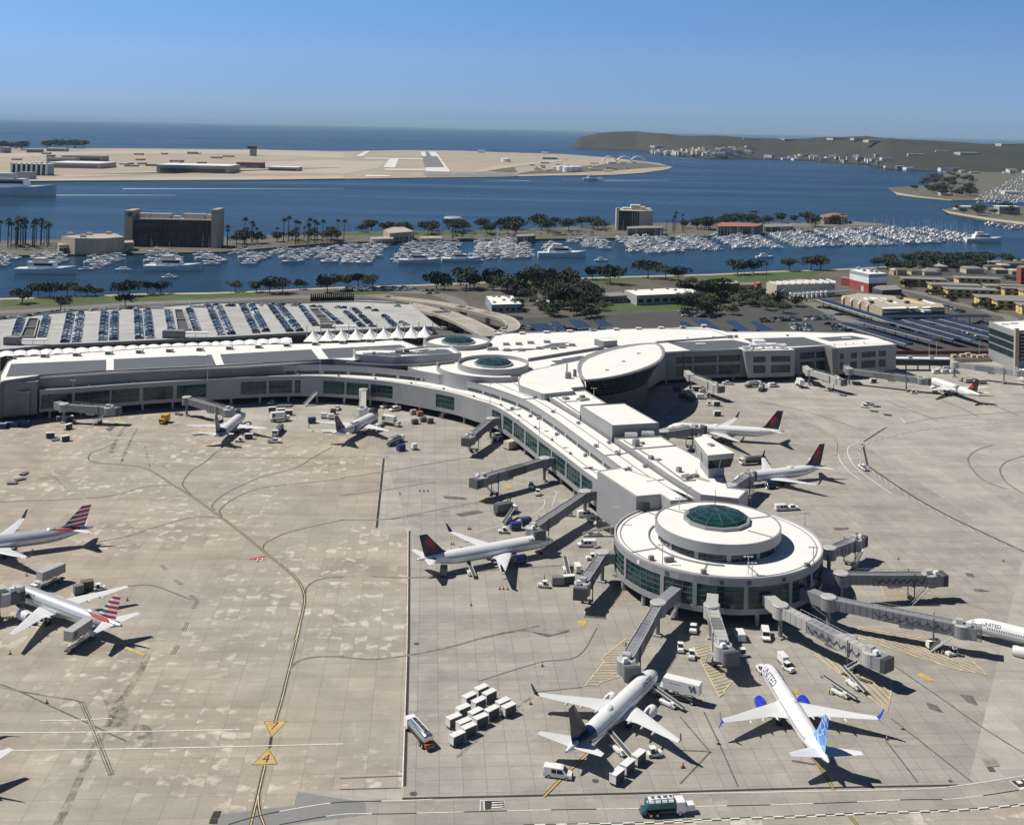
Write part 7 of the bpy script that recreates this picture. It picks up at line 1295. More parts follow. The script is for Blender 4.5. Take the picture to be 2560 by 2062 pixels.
for c, x0, x1, yt, ybm in (('B1', 38, 230, 515, 690), ('B2', 25, 290, 435, 600), ('B3', 300, 455, 452, 570)):
    a = P(c, x0, ybm, ZD - 3); e = P(c, x1, ybm, ZD - 3); tp = Pd(c, x0, yt, a.y); b = MB(); b.box(((a.x + e.x) / 2, a.y + 2.2, tp.z / 2), (e.x - a.x, 4.4, tp.z), 'wall_grey', 0, 'roof_grey'); b.box(((a.x + e.x) / 2, a.y - .03, tp.z * .72), ((e.x - a.x) * .8, .1, 1.2), 'wall_dark'); b.build('stair_tower', pk_)
for c, x0, x1, y in (('B1', 230, 590, 545), ('B2', 285, 610, 458), ('B3', 455, 752, 478)):
    a, e = P(c, x0, y, ZD + 2.6), P(c, x1, y, ZD + 2.6); b = MB(); b.beam(a, e, 2.6, .5, 'canopy_white')
    for f in (.1, .5, .9): q = a.lerp(e, f); b.tube((q.x, q.y, ZD), (q.x, q.y, ZD + 2.5), .12, .12, 6, 'wall_light')
    b.build('walkway_canopy', pk_)
for c, x0, x1, y in (('B1', 1870, 2045, 160), ('B2', 375, 560, 145)):
    a, e = P(c, x0, y, ZD), P(c, x1, y, ZD); b = MB()
    for q in (a, e): b.box((q.x, q.y, ZD + 1.8), (.5, .5, 3.6), 'clad_white')
    b.beam((a.x, a.y, ZD + 3.4), (e.x, e.y, ZD + 3.4), .5, .6, 'clad_white'); b.beam((a.x, a.y, ZD + .8), (e.x, e.y, ZD + .8), .4, 1.4, 'clad_white'); b.build('ramp_frame', pk_)
CARC = {'white': (0.72, 0.73, 0.74), 'silver': (0.40, 0.42, 0.44), 'grey': (0.13, 0.14, 0.15), 'black': (0.018, 0.019, 0.021), 'blue': (0.035, 0.07, 0.14), 'red': (0.42, 0.02, 0.02), 'teal': (0.10, 0.16, 0.17)}
for k, v in CARC.items(): mat('car_' + k, v, 0.22, 0.2 if k not in ('white',) else 0.0, var=0.03)
def car_mb(col, suv=False):
    h = 1.72 if suv else 1.45; w_ = .92; m = 'car_' + col; b = MB()
    def sec(y, zt, wt, zs=.82): return [(-w_, y, .3), (-w_, y, zs), (-wt, y, zt), (wt, y, zt), (w_, y, zs), (w_, y, .3)]
    b.grid([sec(-2.3, .80 if not suv else .9, .82, .74), sec(-2.15, .98 if not suv else 1.1, .85), sec(-1.35, 1.0 if not suv else 1.12, .86), sec(.95, 1.0, .86), sec(1.9, .86, .84, .74), sec(2.3, .66, .80, .6)], m, True, True, True)
    def g(y, z, wt): return [(-wt, y, z), (wt, y, z)]
    zb = .98 if not suv else 1.08; y0, y1, y2, y3 = (-2.05, -1.75, .35, 1.1) if suv else (-1.75, -1.05, .25, 1.05)
    lo = [(-.85, y0, zb), (.85, y0, zb), (.85, y3, zb - .04), (-.85, y3, zb - .04)]; hi = [(-.66, y1, h), (.66, y1, h), (.66, y2, h), (-.66, y2, h)]
    b.grid([lo, hi], 'glass_dark', True, False, True, m)
    for x in (-.84, .84):
        for y in (-1.4, 1.42): b.tube((x - .1, y, .33), (x + .1, y, .33), .33, .33, 8, 'tyre')
    return b
CARS = {}
def car_proto(col, suv):
    k = (col, suv)
    if k not in CARS: b = car_mb(col, suv); o = b.build('parked_car'); CARS[k] = [o.data, b]; bpy.data.objects.remove(o)
    return CARS[k]
def put_car(xyz, rz, col, suv, label, group):
    o = bpy.data.objects.new('parked_car', car_proto(col, suv)[0]); COL.objects.link(o); o.location = xyz; o.rotation_euler = (0, 0, rz); return tag(o, label, 'car', group)
class Bulk:
    def __init__(s): s.b = MB()
    def add(s, mb, xyz, rz, sc=1.0):
        cs, sn = math.cos(rz) * sc, math.sin(rz) * sc; i = len(s.b.v); s.b.v += [(xyz[0] + x * cs - y * sn, xyz[1] + x * sn + y * cs, xyz[2] + z * sc) for x, y, z in mb.v]
        s.b.f += [tuple(i + k for k in f) for f in mb.f]; mp = [s.b.mi(n) for n in mb.names]; s.b.m += [mp[k] for k in mb.m]
cols = ['black'] * 5 + ['grey'] * 5 + ['silver'] * 4 + ['white'] * 4 + ['blue'] * 2 + ['teal'] * 1
rc = random.Random(11); ncar = 0
names_row = ['row at the left stair well', 'second double row from the left stair well', 'third double row from the left', 'fourth double row from the left', 'row at the middle stair well', 'double row right of the middle stair well', 'double row in the right middle of the deck', 'double row left of the right stair well', 'row at the right stair well', 'row beside the tent peaks', 'short row by the road bridge']
def col_lab(c, suv): return '%s %s' % ({'teal': 'grey-green', 'blue': 'dark blue'}.get(c, c), 'tall car' if suv else 'car')
def row(c, x0, y0, x1, y1, nm, off=0.0, gap=0.04, face=1):
    global ncar
    a, e = P(c, x0, y0, ZD), P(c, x1, y1, ZD); d = e - a; L = d.length; u = d.normalized(); n = Vector((u.y, -u.x, 0)); k = int(L / 2.62); h0 = math.atan2(n.y, n.x) - math.pi / 2
    for i in range(k):
        if rc.random() < gap: continue
        q = a + u * (2.62 * i + 1.3) + n * off; cl = rc.choice(cols); sv = rc.random() < .45
        PEND.append(((q.x, q.y, ZD + .06), h0 + (math.pi if (face < 0) else 0) + rc.uniform(-.03, .03), cl, sv, '%s in the %s' % (col_lab(cl, sv), nm), 'cars in the %s' % nm))
PEND = []
def drow(c, x0, y0, x1, y1, nm, g0=.04, g1=.04): row(c, x0, y0, x1, y1, nm, -2.75, g0, 1); row(c, x0, y0, x1, y1, nm, 2.75, g1, -1)
row('B1', 195, 500, 268, 280, names_row[0]); row('B1', 520, 520, 590, 260, names_row[0])
drow('B1', 880, 585, 945, 225, names_row[1]); drow('B1', 1350, 560, 1372, 200, names_row[2]); drow('B1', 1810, 540, 1780, 180, names_row[3])
row('B2', 140, 420, 95, 180, names_row[4]); row('B2', 462, 440, 362, 160, names_row[4])
drow('B2', 830, 490, 672, 130, names_row[5]); drow('B2', 1270, 465, 1085, 110, names_row[6]); drow('B2', 1690, 450, 1425, 105, names_row[7])
row('B3', 250, 480, 60, 230, names_row[8]); row('B3', 550, 455, 320, 270, names_row[8]); row('B3', 830, 490, 620, 300, names_row[9]); row('B3', 960, 490, 720, 260, names_row[9], 0, .45); row('B3', 1250, 490, 1100, 350, names_row[10]); row('B3', 1400, 480, 1300, 430, names_row[10], 0, .5)
for c, x, y, cl in [('B1', 30, 290, 'black'), ('B1', 110, 278, 'white'), ('B1', 235, 268, 'white'), ('B1', 345, 255, 'black'), ('B1', 480, 235, 'black'), ('B1', 580, 222, 'silver'), ('B1', 640, 215, 'black'), ('B1', 715, 205, 'red'), ('B1', 795, 200, 'white'), ('B1', 855, 192, 'white'), ('B1', 1140, 185, 'white'), ('B1', 1200, 182, 'silver'), ('B1', 1258, 180, 'white'), ('B1', 1312, 174, 'white'), ('B1', 1485, 170, 'white'), ('B1', 1620, 165, 'black'), ('B1', 1700, 165, 'white'), ('B2', 590, 125, 'black'), ('B2', 700, 122, 'black'), ('B2', 860, 130, 'black'), ('B2', 905, 130, 'black'), ('B2', 1265, 118, 'white'), ('B2', 1400, 115, 'blue'), ('B2', 1530, 112, 'blue'), ('B2', 1680, 125, 'silver'), ('B2', 1740, 125, 'black'), ('B3', 1270, 235, 'silver'), ('B3', 990, 290, 'black'), ('B3', 900, 260, 'grey'), ('B3', 520, 250, 'silver'), ('B3', 595, 255, 'black'), ('B3', 690, 265, 'white'), ('B3', 290, 245, 'silver'), ('B3', 210, 240, 'black')]:
    q = P(c, x, y, ZD); put_car((q.x, q.y, ZD + .06), R(85) if cl != 'white' else R(5), cl, False, '%s parked along the back edge of the deck' % col_lab(cl, False) if cl != 'red' else 'bright red car parked along the back edge of the deck', 'cars along the back edge of the deck'); ncar += 1
def viaduct(label, pts, wd, name='road_bridge', pier=24):
    p = smooth_path([P(c, x, y, z) for c, x, y, z in pts], 8); t = bldg(name, label, 'road bridge', (p[0].x, p[0].y)); L_, R_ = [], []
    for i, q in enumerate(p):
        d = p[min(i + 1, len(p) - 1)] - p[max(i - 1, 0)]; d.z = 0; d.normalize(); n = Vector((-d.y, d.x, 0)); L_.append(q + n * wd / 2); R_.append(q - n * wd / 2)
    b = MB(); b.grid([[(a.x, a.y, a.z), (c.x, c.y, c.z), (c.x, c.y, c.z - 1.3), (a.x, a.y, a.z - 1.3)] for a, c in zip(R_, L_)], 'ramp_concrete', True, True, True); b.build('deck', t)
    for S_ in (L_, R_):
        b = MB()
        for a, c in zip(S_, S_[1:]): b.beam(a + Vector((0, 0, .45)), c + Vector((0, 0, .45)), .3, .95, 'stucco_beige')
        b.build('barrier', t)
    acc = 0
    for i in range(1, len(p)):
        acc += (p[i] - p[i - 1]).length
        if acc > pier and p[i].z > 3.0: acc = 0; b = MB(); b.box((p[i].x, p[i].y, (p[i].z - 1.3) / 2), (2.6, 1.4, p[i].z - 1.3), 'stucco_beige', .4); b.build('pier', t)
    return p
up_ = viaduct('upper curving concrete road bridge that loops down behind the dome', [('B3', 300, 150, .5), ('B3', 740, 128, 1.2), ('B3', 1200, 130, 3.0), ('B3', 1700, 185, 6.0), ('B3', 2155, 272, 8.0), ('B4', 350, 345, 8.6), ('B4', 700, 425, 8.8), ('B4', 930, 490, 8.8), ('B4', 1015, 565, 8.6), ('B4', 985, 630, 8.4), ('B4', 850, 668, 8.2)], 8.0)
lo_ = viaduct('lower straight concrete road bridge beside the parking deck', [('B3', 300, 170, .4), ('B3', 740, 165, .6), ('B3', 1150, 180, 1.5), ('B3', 1500, 240, 4.0), ('B3', 1850, 330, 6.5), ('B4', 120, 410, 7.6), ('B4', 400, 520, 8.2), ('B4', 640, 640, 8.2), ('B4', 760, 700, 8.2)], 13.0)
viaduct('pale slip road wedge peeling off the upper road bridge', [('B4', 640, 410, 8.9), ('B4', 900, 450, 8.0), ('B4', 1110, 470, 6.0)], 5.0)
for i, (c, x, y, z, cl) in enumerate([('B3', 1155, 125, 3.0, 'grey'), ('B3', 1765, 270, 6.6, 'white'), ('B3', 1895, 365, 7.3, 'white'), ('B4', 890, 640, 8.3, 'white')]):
    q = P(c, x, y, z); put_car((q.x, q.y, q.z + .05), ang('B3', 1500, 240, 1850, 330), cl, i == 3, ['dark car on the upper road bridge near its left end', 'white car on the lower road bridge, farther one', 'white car on the lower road bridge, nearer one', 'white van-like car at the loop of the upper road bridge'][i], None)
def lamp(c, x, y, h, label, group):
    q = P(c, x, y); t = T('street_lamp', label, 'street lamp', (q.x, q.y, 0), 0, group); b = MB(); b.tube((0, 0, 0), (0, 0, h), .16, .09, 6, 'metal_light'); b.build('pole', t, abs_=False); b = MB(); b.beam((0, 0, h), (2.0, 0, h + .4), .1, .1, 'metal_light'); b.box((2.1, 0, h + .4), (.9, .35, .2), 'metal_dark'); b.build('lamp_head', t, abs_=False)
for c, x, y in (('B3', 1070, 300), ('B3', 1150, 250), ('B3', 925, 400), ('B3', 1230, 380), ('B4', 105, 330), ('B4', 575, 480), ('B4', 740, 600), ('B4', 915, 520), ('B6', 790, 200), ('B6', 1610, 120), ('D3', 580, 950), ('D3', 450, 960), ('D3', 1350, 930), ('B4', 165, 260)): lamp(c, x, y, 9, 'tall thin street lamp beside the road or deck', 'street lamps behind the terminal')
bulk = Bulk(); PEND.sort(key=lambda e: e[0][1])
for k_, e_ in enumerate(PEND):
    if k_ < 255: put_car(*e_)
    else: bulk.add(car_proto(e_[2], e_[3])[1], e_[0], e_[1])
def lot(c, pts, nrow, per, seed, fill=.7, z=0.05, face=None):
    r_ = random.Random(seed); p = PS(c, pts)
    for i in range(nrow):
        for j in range(per):
            if r_.random() > fill: continue
            u, v = (i + .5) / nrow, (j + .5) / per; q = p[0].lerp(p[1], v).lerp(p[3].lerp(p[2], v), u); bulk.add(car_proto(r_.choice(cols), r_.random() < .45)[1], (q.x, q.y, z), (face if face is not None else R(90)) + r_.uniform(-.05, .05))
lot(2, [(255, 1050), (420, 1045), (440, 1075), (250, 1078)], 3, 12, 1); lot(2, [(0, 1060), (240, 1050), (240, 1075), (0, 1082)], 3, 16, 2, .8); lot(2, [(430, 1050), (560, 1055), (640, 1095), (560, 1100)], 3, 6, 3, .4)
lot('B6', [(1000, 690), (1900, 650), (1950, 700), (1000, 740)], 2, 22, 4, .8, face=0.1); lot('B6', [(1380, 760), (1620, 775), (1640, 850), (1420, 830)], 4, 10, 5, .9, face=.3); lot('B6', [(1640, 510), (1800, 530), (2155, 680), (2080, 690)], 2, 9, 6, .8); lot('B6', [(1800, 740), (2155, 800), (2155, 850), (1950, 840)], 3, 7, 7, .7)
for k in range(6): lot('B5', [(430 + 230 * k, 870 - 6 * k), (460 + 230 * k, 860 - 6 * k), (1080 + 180 * k, 1060 - 15 * k), (1030 + 180 * k, 1065 - 15 * k)], 15, 1, 20 + k, .75)
lot('B5', [(580, 1060), (720, 1110), (730, 1120), (590, 1075)], 1, 5, 30, .9); lot('B6', [(0, 600), (500, 620), (560, 700), (0, 660)], 4, 14, 8, .45); lot('B4', [(1120, 590), (1300, 620), (1290, 640), (1110, 615)], 2, 6, 9, .9); lot('B4', [(1480, 560), (1600, 545), (1760, 640), (1700, 650)], 3, 5, 10, .6); lot('B5', [(1140, 620), (1400, 700), (1380, 720), (1130, 640)], 2, 10, 12, .8); lot('B5', [(1050, 300), (1250, 300), (1250, 325), (1050, 325)], 2, 5, 13, .8); lot('B5', [(1900, 250), (2060, 270), (2060, 320), (1900, 300)], 3, 5, 14, .7); lot('B5', [(1000, 90), (1300, 75), (1300, 130), (1000, 130)], 3, 10, 15, .4)
lot(1, [(60, 785), (300, 770), (300, 800), (60, 808)], 2, 10, 16, .6); lot(2, [(1000, 720), (1600, 700), (1650, 725), (1000, 735)], 2, 26, 17, .5); lot(2, [(700, 715), (1000, 712), (1000, 735), (700, 735)], 2, 16, 18, .5); lot(3, [(150, 700), (800, 670), (800, 690), (200, 705)], 2, 24, 19, .4); lot('B3', [(1810, 500), (1950, 520), (1960, 540), (1820, 520)], 1, 5, 44, .9); lot('B4', [(110, 610), (330, 630), (320, 650), (100, 630)], 1, 6, 45, .9)
o = bulk.b.build('distant_cars'); struct(o, 'stuff'); tag(o, 'small parked cars in the lots and under the carports behind the terminal', 'parked cars')
def carport(label, q4, z=4.6, m='solar', edge='clad_white', group=None, lean=.7):
    t = bldg('solar_carport', label, 'carport', (q4[0].x, q4[0].y), group); a, e, f, g = q4   # a-e far long edge, g-f near long edge
    b = MB(); b.grid([[(a.x, a.y, z + lean), (e.x, e.y, z + lean), (f.x, f.y, z), (g.x, g.y, z)], [(a.x, a.y, z + lean + .2), (e.x, e.y, z + lean + .2), (f.x, f.y, z + .2), (g.x, g.y, z + .2)]], 'metal_dark', True, True, True); b.m[-1] = b.mi(m); b.build('panel_roof', t)
    b = MB(); b.beam((g.x, g.y, z + .1), (f.x, f.y, z + .1), .25, .35, edge); b.build('edge_beam', t); L = (e - a).length; n = max(2, int(L / 9))
    for k in range(n): q = ((a + g) / 2).lerp((e + f) / 2, (k + .5) / n); b = MB(); b.box((q.x, q.y, z / 2), (.4, .4, z), 'metal_dark'); b.build('post', t)
def strip_q(c, x0, y0, x1, y1, wd, z=4.6):
    a, e = P(c, x0, y0, z), P(c, x1, y1, z); u = (e - a).normalized(); n = Vector((-u.y, u.x, 0)); n = n if n.y > 0 else -n; return [a + n * wd / 2, e + n * wd / 2, e - n * wd / 2, a - n * wd / 2]
gs = 'solar carports right of the gate wing'
for i, (x0, y0, x1, y1, wd) in enumerate([(-120, 850, 730, 1105, 6), (90, 808, 1050, 1060, 6.5), (420, 800, 1330, 1045, 7), (680, 798, 1560, 1050, 7), (920, 795, 1790, 1020, 7), (1150, 790, 1830, 965, 7)]):
    carport(['dark solar carport nearest the gate wing end', 'second dark solar carport from the gate wing end', 'third dark solar carport from the gate wing end', 'fourth dark solar carport from the gate wing end', 'fifth dark solar carport from the gate wing end', 'farthest dark solar carport, next to the glass office'][i], strip_q('B5', x0, y0, x1, y1, wd), group=gs, edge='metal_light')
carport('solar carport with a white edge along the tan plant building', strip_q('B6', 1760, 450, 2640, 720, 6), edge='clad_white'); carport('solar carport running across behind the others', strip_q('B5', 390, 765, 1720, 755, 6), edge='metal_dark')
for i, pts in enumerate([[(1210, 570), (1440, 560), (1560, 640), (1330, 652)], [(1690, 512), (1870, 512), (2010, 600), (1830, 618)]]): carport(['dark solar carport right of the curling bridge end', 'dark solar carport behind the gate wing roof vents'][i], PS('B4', pts, 4.6))
for i, pts in enumerate([[(0, 735), (60, 735), (190, 800), (0, 800)], [(130, 705), (330, 712), (540, 842), (360, 842)], [(560, 725), (700, 725), (890, 848), (740, 848)], [(870, 735), (960, 735), (1210, 842), (1010, 848)]]): carport(['dark solar carport at the left of the wood edge', 'wide dark solar carport below the wood', 'dark solar carport with cars beside it below the wood', 'dark solar carport right of the wood edge'][i], PS('B6', pts, 4.6))
for i, pts in enumerate([[(1470, 530), (1590, 540), (1690, 640), (1600, 645)], [(1990, 508), (2155, 518), (2290, 590), (2120, 600)]]): carport(['narrow dark solar carport between two wider ones', 'dark solar carport above the end of the roof vents'][i], PS('B4', pts, 4.6))
def block(label, c, roofpts, z, wall, roof, name='building', cat='building', par=.3, group=None):
    p = PS(c, roofpts, z); t = bldg(name, label, cat, (p[0].x, p[0].y), group); roof_box(t, p, 0, z, wall, roof, par=par, pm=wall); return t, p
def units(t, c, pts, z, m='trim_grey', d=(2, 1.6, 1.2)):
    for x, y in pts: q = P(c, x, y, z); b = MB(); b.box((q.x, q.y, z + d[2] / 2 + .1), d, m, .2); b.build('roof_unit', t)
def wins(t, a, e, z0, z1, n, m='glass_dark', fr=.6, off=.06):
    d = e - a; L = Vector((d.x, d.y)).length; an = math.atan2(d.y, d.x); nn = Vector((math.sin(an), -math.cos(an), 0))
    for k in range(n): q = a.lerp(e, (k + .5) / n) + nn * off; b = MB(); b.box((q.x, q.y, (z0 + z1) / 2), (L / n * fr, .1, z1 - z0), m, an); b.build('window', t)
t, p = block('low building with a bright white roof full of vents, among the dark trees', 2, [(912, 1105), (1080, 1102), (1142, 1155), (950, 1160)], 5.5, 'clad_bluegrey', 'roof_white'); units(t, 'B4', [(770, 215), (840, 220), (900, 260), (960, 225), (780, 290), (1000, 270), (930, 210), (1040, 290)], 5.5); wins(t, p[3], p[2], 1.5, 3.2, 5)
t, p = block('small white roofed shed among the trees right of the vented roof', 'B4', [(1300, 255), (1475, 258), (1478, 285), (1350, 285)], 4.5, 'wall_grey', 'roof_white'); wins(t, p[3], p[2], 1, 2.5, 3)
t, p = block('long white hall behind the trees with a white flat roof', 2, [(1780, 1068), (2060, 1055), (2200, 1060), (2260, 1085), (1860, 1102)], 7, 'wall_light', 'roof_white'); units(t, 2, [(1850, 1070), (1950, 1066), (2050, 1062), (2100, 1070)], 7); wins(t, p[4], p[3], 2, 4.5, 8)
t, p = block('grey flat roofed building left of the long white hall', 2, [(1600, 1085), (1760, 1078), (1800, 1102), (1640, 1110)], 5, 'wall_grey', 'roof_grey'); wins(t, p[3], p[2], 1.4, 3.2, 6)
t, p = block('stepped white roofed building at the left of the tree mass', 'B6', [(-160, 330), (10, 312), (240, 372), (130, 388), (-160, 380)], 6, 'wall_grey', 'roof_white'); units(t, 'B6', [(60, 345), (130, 355), (180, 362)], 6)
t, p = block('low white roofed wing beside the stepped building in the trees', 'B6', [(170, 410), (350, 402), (462, 437), (200, 440)], 5, 'wall_grey', 'roof_white'); units(t, 'B6', [(280, 405), (330, 405)], 5)
t, p = block('brown house with a pale tented roof near the lawn', 'B6', [(470, 240), (700, 205), (748, 242), (580, 258)], 7, 'wall_brown', 'roof_tan'); wins(t, p[3], p[2], 1.5, 4.5, 3, 'black')
t, p = block('brown flat building between the tented house and the red tower', 'B6', [(752, 240), (930, 235), (935, 262), (760, 265)], 5.5, 'stucco_tan', 'roof_grey'); wins(t, p[3], p[2], 1, 3, 4)
t, p = block('narrow brick red tower at the corner of the sawtooth hall', 'B6', [(930, 232), (985, 226), (1022, 240), (965, 248)], 11.5, 'brick_red', 'roof_tan'); wins(t, p[3], p[2], 6, 9, 1, 'black', .4)
t, p = block('cream hall with a striped sawtooth roof', 'B6', [(1080, 235), (1500, 192), (1930, 228), (1942, 245), (1212, 268)], 10, 'stucco_beige', 'roof_tan')
for k in range(9):
    a, e = P('B6', 1120 + 90 * k, 236 - 4 * k, 10), P('B6', 1280 + 85 * k, 262 - 2.5 * k, 10); b = MB(); b.beam((a.x, a.y, 10.7), (e.x, e.y, 10.7), 1.4, 1.0, 'clad_white'); b.build('sawtooth_light', t)
wins(t, p[4], p[3], 2, 7, 7, 'clad_bluegrey', .8)
t = bldg('plant_pipework', 'white pipes, tanks and blue framed plant yard in front of the sawtooth hall', 'plant yard', P('B6', 1500, 420, 0).xy)
for k in range(9): q = P('B6', 1385 + 55 * k, 440 - 3 * k, 0); b = MB(); b.tube((q.x, q.y, 0), (q.x, q.y, 4.5), 1.3, 1.3, 14, 'tank_white'); b.tube((q.x, q.y, 4.5), (q.x, q.y, 5.2), 1.3, .3, 14, 'tank_white'); b.build('tank', t)
a, e = P('B6', 1400, 385, 6), P('B6', 2100, 335, 6); b = MB(); b.tube(a, e, .5, .5, 8, 'tank_white'); b.tube(a + Vector((0, 2, 1.2)), e + Vector((0, 2, 1.2)), .4, .4, 8, 'clad_bluegrey'); b.build('pipe', t)
for x, y in ((900, 345), (1000, 420)): q = P('B6', x, y, 4); b = MB(); b.tube((q.x - 9, q.y, 4.5), (q.x + 9, q.y - 3, 4.5), .7, .7, 8, 'tank_white'); b.tube((q.x - 8, q.y, 0), (q.x - 8, q.y, 4.6), .6, .6, 8, 'tank_white'); b.tube((q.x + 7, q.y - 3, 0), (q.x + 7, q.y - 3, 4.6), .6, .6, 8, 'tank_white'); b.build('duct', t)
for k in range(5): q = P('B6', 1420 + 70 * k, 335 - 4 * k, 5); b = MB(); b.box((q.x, q.y, 3), (5, 4, 6), 'clad_bluegrey', .1, 'clad_white'); b.build('cooling_tower', t)
b = MB(); a, e = P('B6', 1210, 385, 1), P('B6', 1330, 315, 9); b.beam(a, e, 1.6, .8, 'trim_grey'); b.build('conveyor', t)
z = 15.0; p = PS('D5', [(175, 395), (520, 470), (850, 458), (430, 372)], z); t = bldg('banded_block', 'tall block with red base, white middle and blue-grey top', 'building', p[0].xy)
for z0, z1, m in ((0, 7.4, 'brick_red'), (7.4, 12.2, 'clad_white'), (12.2, z, 'clad_bluegrey')): b = MB(); b.prism(p, z0, z1, m, 'roof_white' if z1 == z else None); b.build('wall', t)
units(t, 'D5', [(330, 385), (430, 420), (560, 430), (650, 440)], z, 'clad_bluegrey', (2.5, 2.2, 2.2)); b = MB(); q = P('D5', 420, 780, 0); d_ = (p[1] - p[0]).normalized(); q = p[0].lerp(p[1], .68); b.box((q.x - d_.y * -.0, q.y, 2.2), (.2, 3.6, 4.4), 'stucco_beige', math.atan2(d_.y, d_.x) - math.pi / 2); b.build('door', t)
t, p = block('low red annex left of the banded block', 'D5', [(0, 515), (100, 508), (180, 540), (170, 560), (20, 545)], 6, 'brick_red', 'roof_grey')
t, p = block('dark shed with a grey pitched roof right of the banded block', 'D5', [(580, 720), (690, 665), (985, 655), (1110, 745), (760, 762)], 6, 'wall_dark', 'roof_grey', par=0)
t, p = block('sprawling tan plant building with a cluttered roof of white panels', 'D5', [(20, 870), (320, 815), (1000, 865), (1830, 1005), (1880, 1070), (760, 1095), (620, 1045)], 7, 'stucco_tan', 'roof_tan')
for i, q4 in enumerate([[(410, 890), (480, 885), (510, 930), (440, 930)], [(500, 880), (640, 885), (700, 915), (580, 925)], [(700, 885), (850, 905), (830, 925), (720, 905)], [(690, 935), (770, 935), (770, 955), (700, 950)], [(800, 965), (1000, 960), (1040, 1005), (880, 1000)], [(1350, 920), (1500, 925), (1740, 1000), (1650, 1010)], [(760, 1068), (1180, 1050), (1190, 1085), (760, 1092)], [(1250, 1060), (1400, 1050), (1390, 1080), (1240, 1085)], [(1480, 1055), (1640, 1045), (1620, 1075), (1470, 1080)]]): sheet_part(t, 'roof_panel', 'D5', q4, 7.25 + .01 * i, 'roof_white')
units(t, 'D5', [(1050, 905), (1090, 925), (900, 985), (1200, 1000), (1430, 950), (560, 1000)], 7, 'wall_brown', (3, 2.5, 2.0)); 
for k in range(4):
    a = P('D5', 90 + 145 * k, 880 + 42 * k, 7); b = MB(); b.grid([[(a.x + 2.2 * math.cos(q), a.y - .6 + dy, 5.0 + 2.6 * math.sin(q)) for q in [math.pi * i / 10 for i in range(11)]] for dy in (-2.0, 3.5)], 'stucco_beige', False); b.box((a.x, a.y - 1, 2.5), (4.4, 3, 5), 'stucco_tan'); b.build('arched_bay', t)
for k, pts in enumerate([[(1140, 905), (1560, 1015), (1500, 1030), (1100, 930)]]): sheet_part(t, 'roof_panel', 'D5', pts, 7.4, 'stucco_yellow')
t, p = block('dark low building in front of the tan plant', 'B5', [(385, 690), (1150, 655), (1160, 690), (780, 700), (390, 715)], 5, 'wall_dark', 'roof_grey'); units(t, 'B5', [(820, 690), (930, 705)], 5, 'clad_white', (6, 4, 1.5))
gy = 'yellow apartment blocks at the right'
def apart(label, x0, x1, yt, yb_, L, dep=13.0, an=R(-6), lit2=False):
    a = P('B5', x1, yb_, 0); h = Pd('B5', x1, yt, a.y).z; h = max(6.5, min(9.5, h)); u = Vector((math.cos(an), math.sin(an), 0)); n = Vector((-u.y, u.x, 0)); t = bldg('apartment_block', label, 'apartment block', a.xy, gy)
    pts = [a, a + u * L, a + u * L + n * dep, a + n * dep]; b = MB(); b.prism(pts, 0, h, 'stucco_yellow'); b.m[1 if False else 0] = b.m[0]; b.build('wall', t)
    b = MB(); o = 1.0; rp = [a - u * o - n * o, a + u * (L + o) - n * o, a + u * (L + o) + n * (dep + o), a - u * o + n * (dep + o)]; b.prism(rp, h, h + .5, 'stucco_beige', 'roof_grey'); b.build('roof', t)
    for k in range(int(L / 6)):
        for z0 in (1.2, 4.4):
            q = a + u * (3 + 6 * k) - n * .05; b = MB(); b.box((q.x, q.y, z0 + .8), (3.2, .12, 1.5), 'glass_dark', an); b.build('window', t)
    for z0 in (1.0, 4.2): q = a + n * dep * .45 - u * .05; b = MB(); b.box((q.x, q.y, z0 + .9), (.12, 1.5, 1.8), 'wall_brown', an); b.build('window', t)
    q = a + u * L * .5 - n * .55; b = MB(); b.box((q.x, q.y, 3.1), (L * .96, 1.1, .25), 'wall_brown', an); b.build('gallery', t)
    units(t, 'B5', [], h)
for l, x0, x1, yt, yb_, L in (('yellow block nearest the banded block, half hidden by trees', 570, 655, 300, 385, 34), ('yellow block in front of the one nearest the banded block', 870, 1000, 362, 482, 38), ('yellow block in the back row, middle', 1245, 1335, 300, 375, 34), ('yellow block with a long lit gable in the second row', 1475, 1700, 390, 480, 40), ('yellow block in the third row, left, behind bushes', 1110, 1200, 430, 522, 38), ('yellow block in the third row, middle', 1490, 1595, 520, 628, 40), ('yellow block in the third row, right', 1815, 1910, 432, 508, 40), ('yellow block at the right edge, upper', 2060, 2150, 480, 545, 30), ('yellow block in the front row, left', 1715, 1820, 575, 672, 40), ('yellow block in the front row cut by the right edge', 1985, 2130, 640, 735, 30)):
    apart(l, x0, x1, yt, yb_, L)
z = 21; p = PS('B5', [(1718, 832), (2045, 950), (2500, 925), (2300, 805)], z); t = bldg('glass_office', 'glass fronted office building with a pale column at the right edge', 'office building', p[0].xy)
roof_box(t, p, 0, z, 'wall_panel', 'roof_white', par=.6)
for k in range(3):
    a, e = p[0], p[1]; n = Vector((e.y - a.y, a.x - e.x, 0)).normalized(); n = n if n.x < 0 or n.y < 0 else -n; q, r = a.lerp(e, .02) + n * .12, a.lerp(e, .97) + n * .12; b = MB(); b.beam((q.x, q.y, 8.2 + 4.2 * k), (r.x, r.y, 8.2 + 4.2 * k), .2, 3.2, 'glass_sky')
    for j in range(14): s_ = q.lerp(r, j / 13); b.box((s_.x + n.x * .12, s_.y + n.y * .12, 8.2 + 4.2 * k), (.12, .12, 3.2), 'mullion')
    b.build('window_band', t)
q = p[1]; b = MB(); b.box((q.x + .5, q.y - .6, 11.5), (2.0, 2.0, 23), 'stucco_tan'); b.build('column', t)
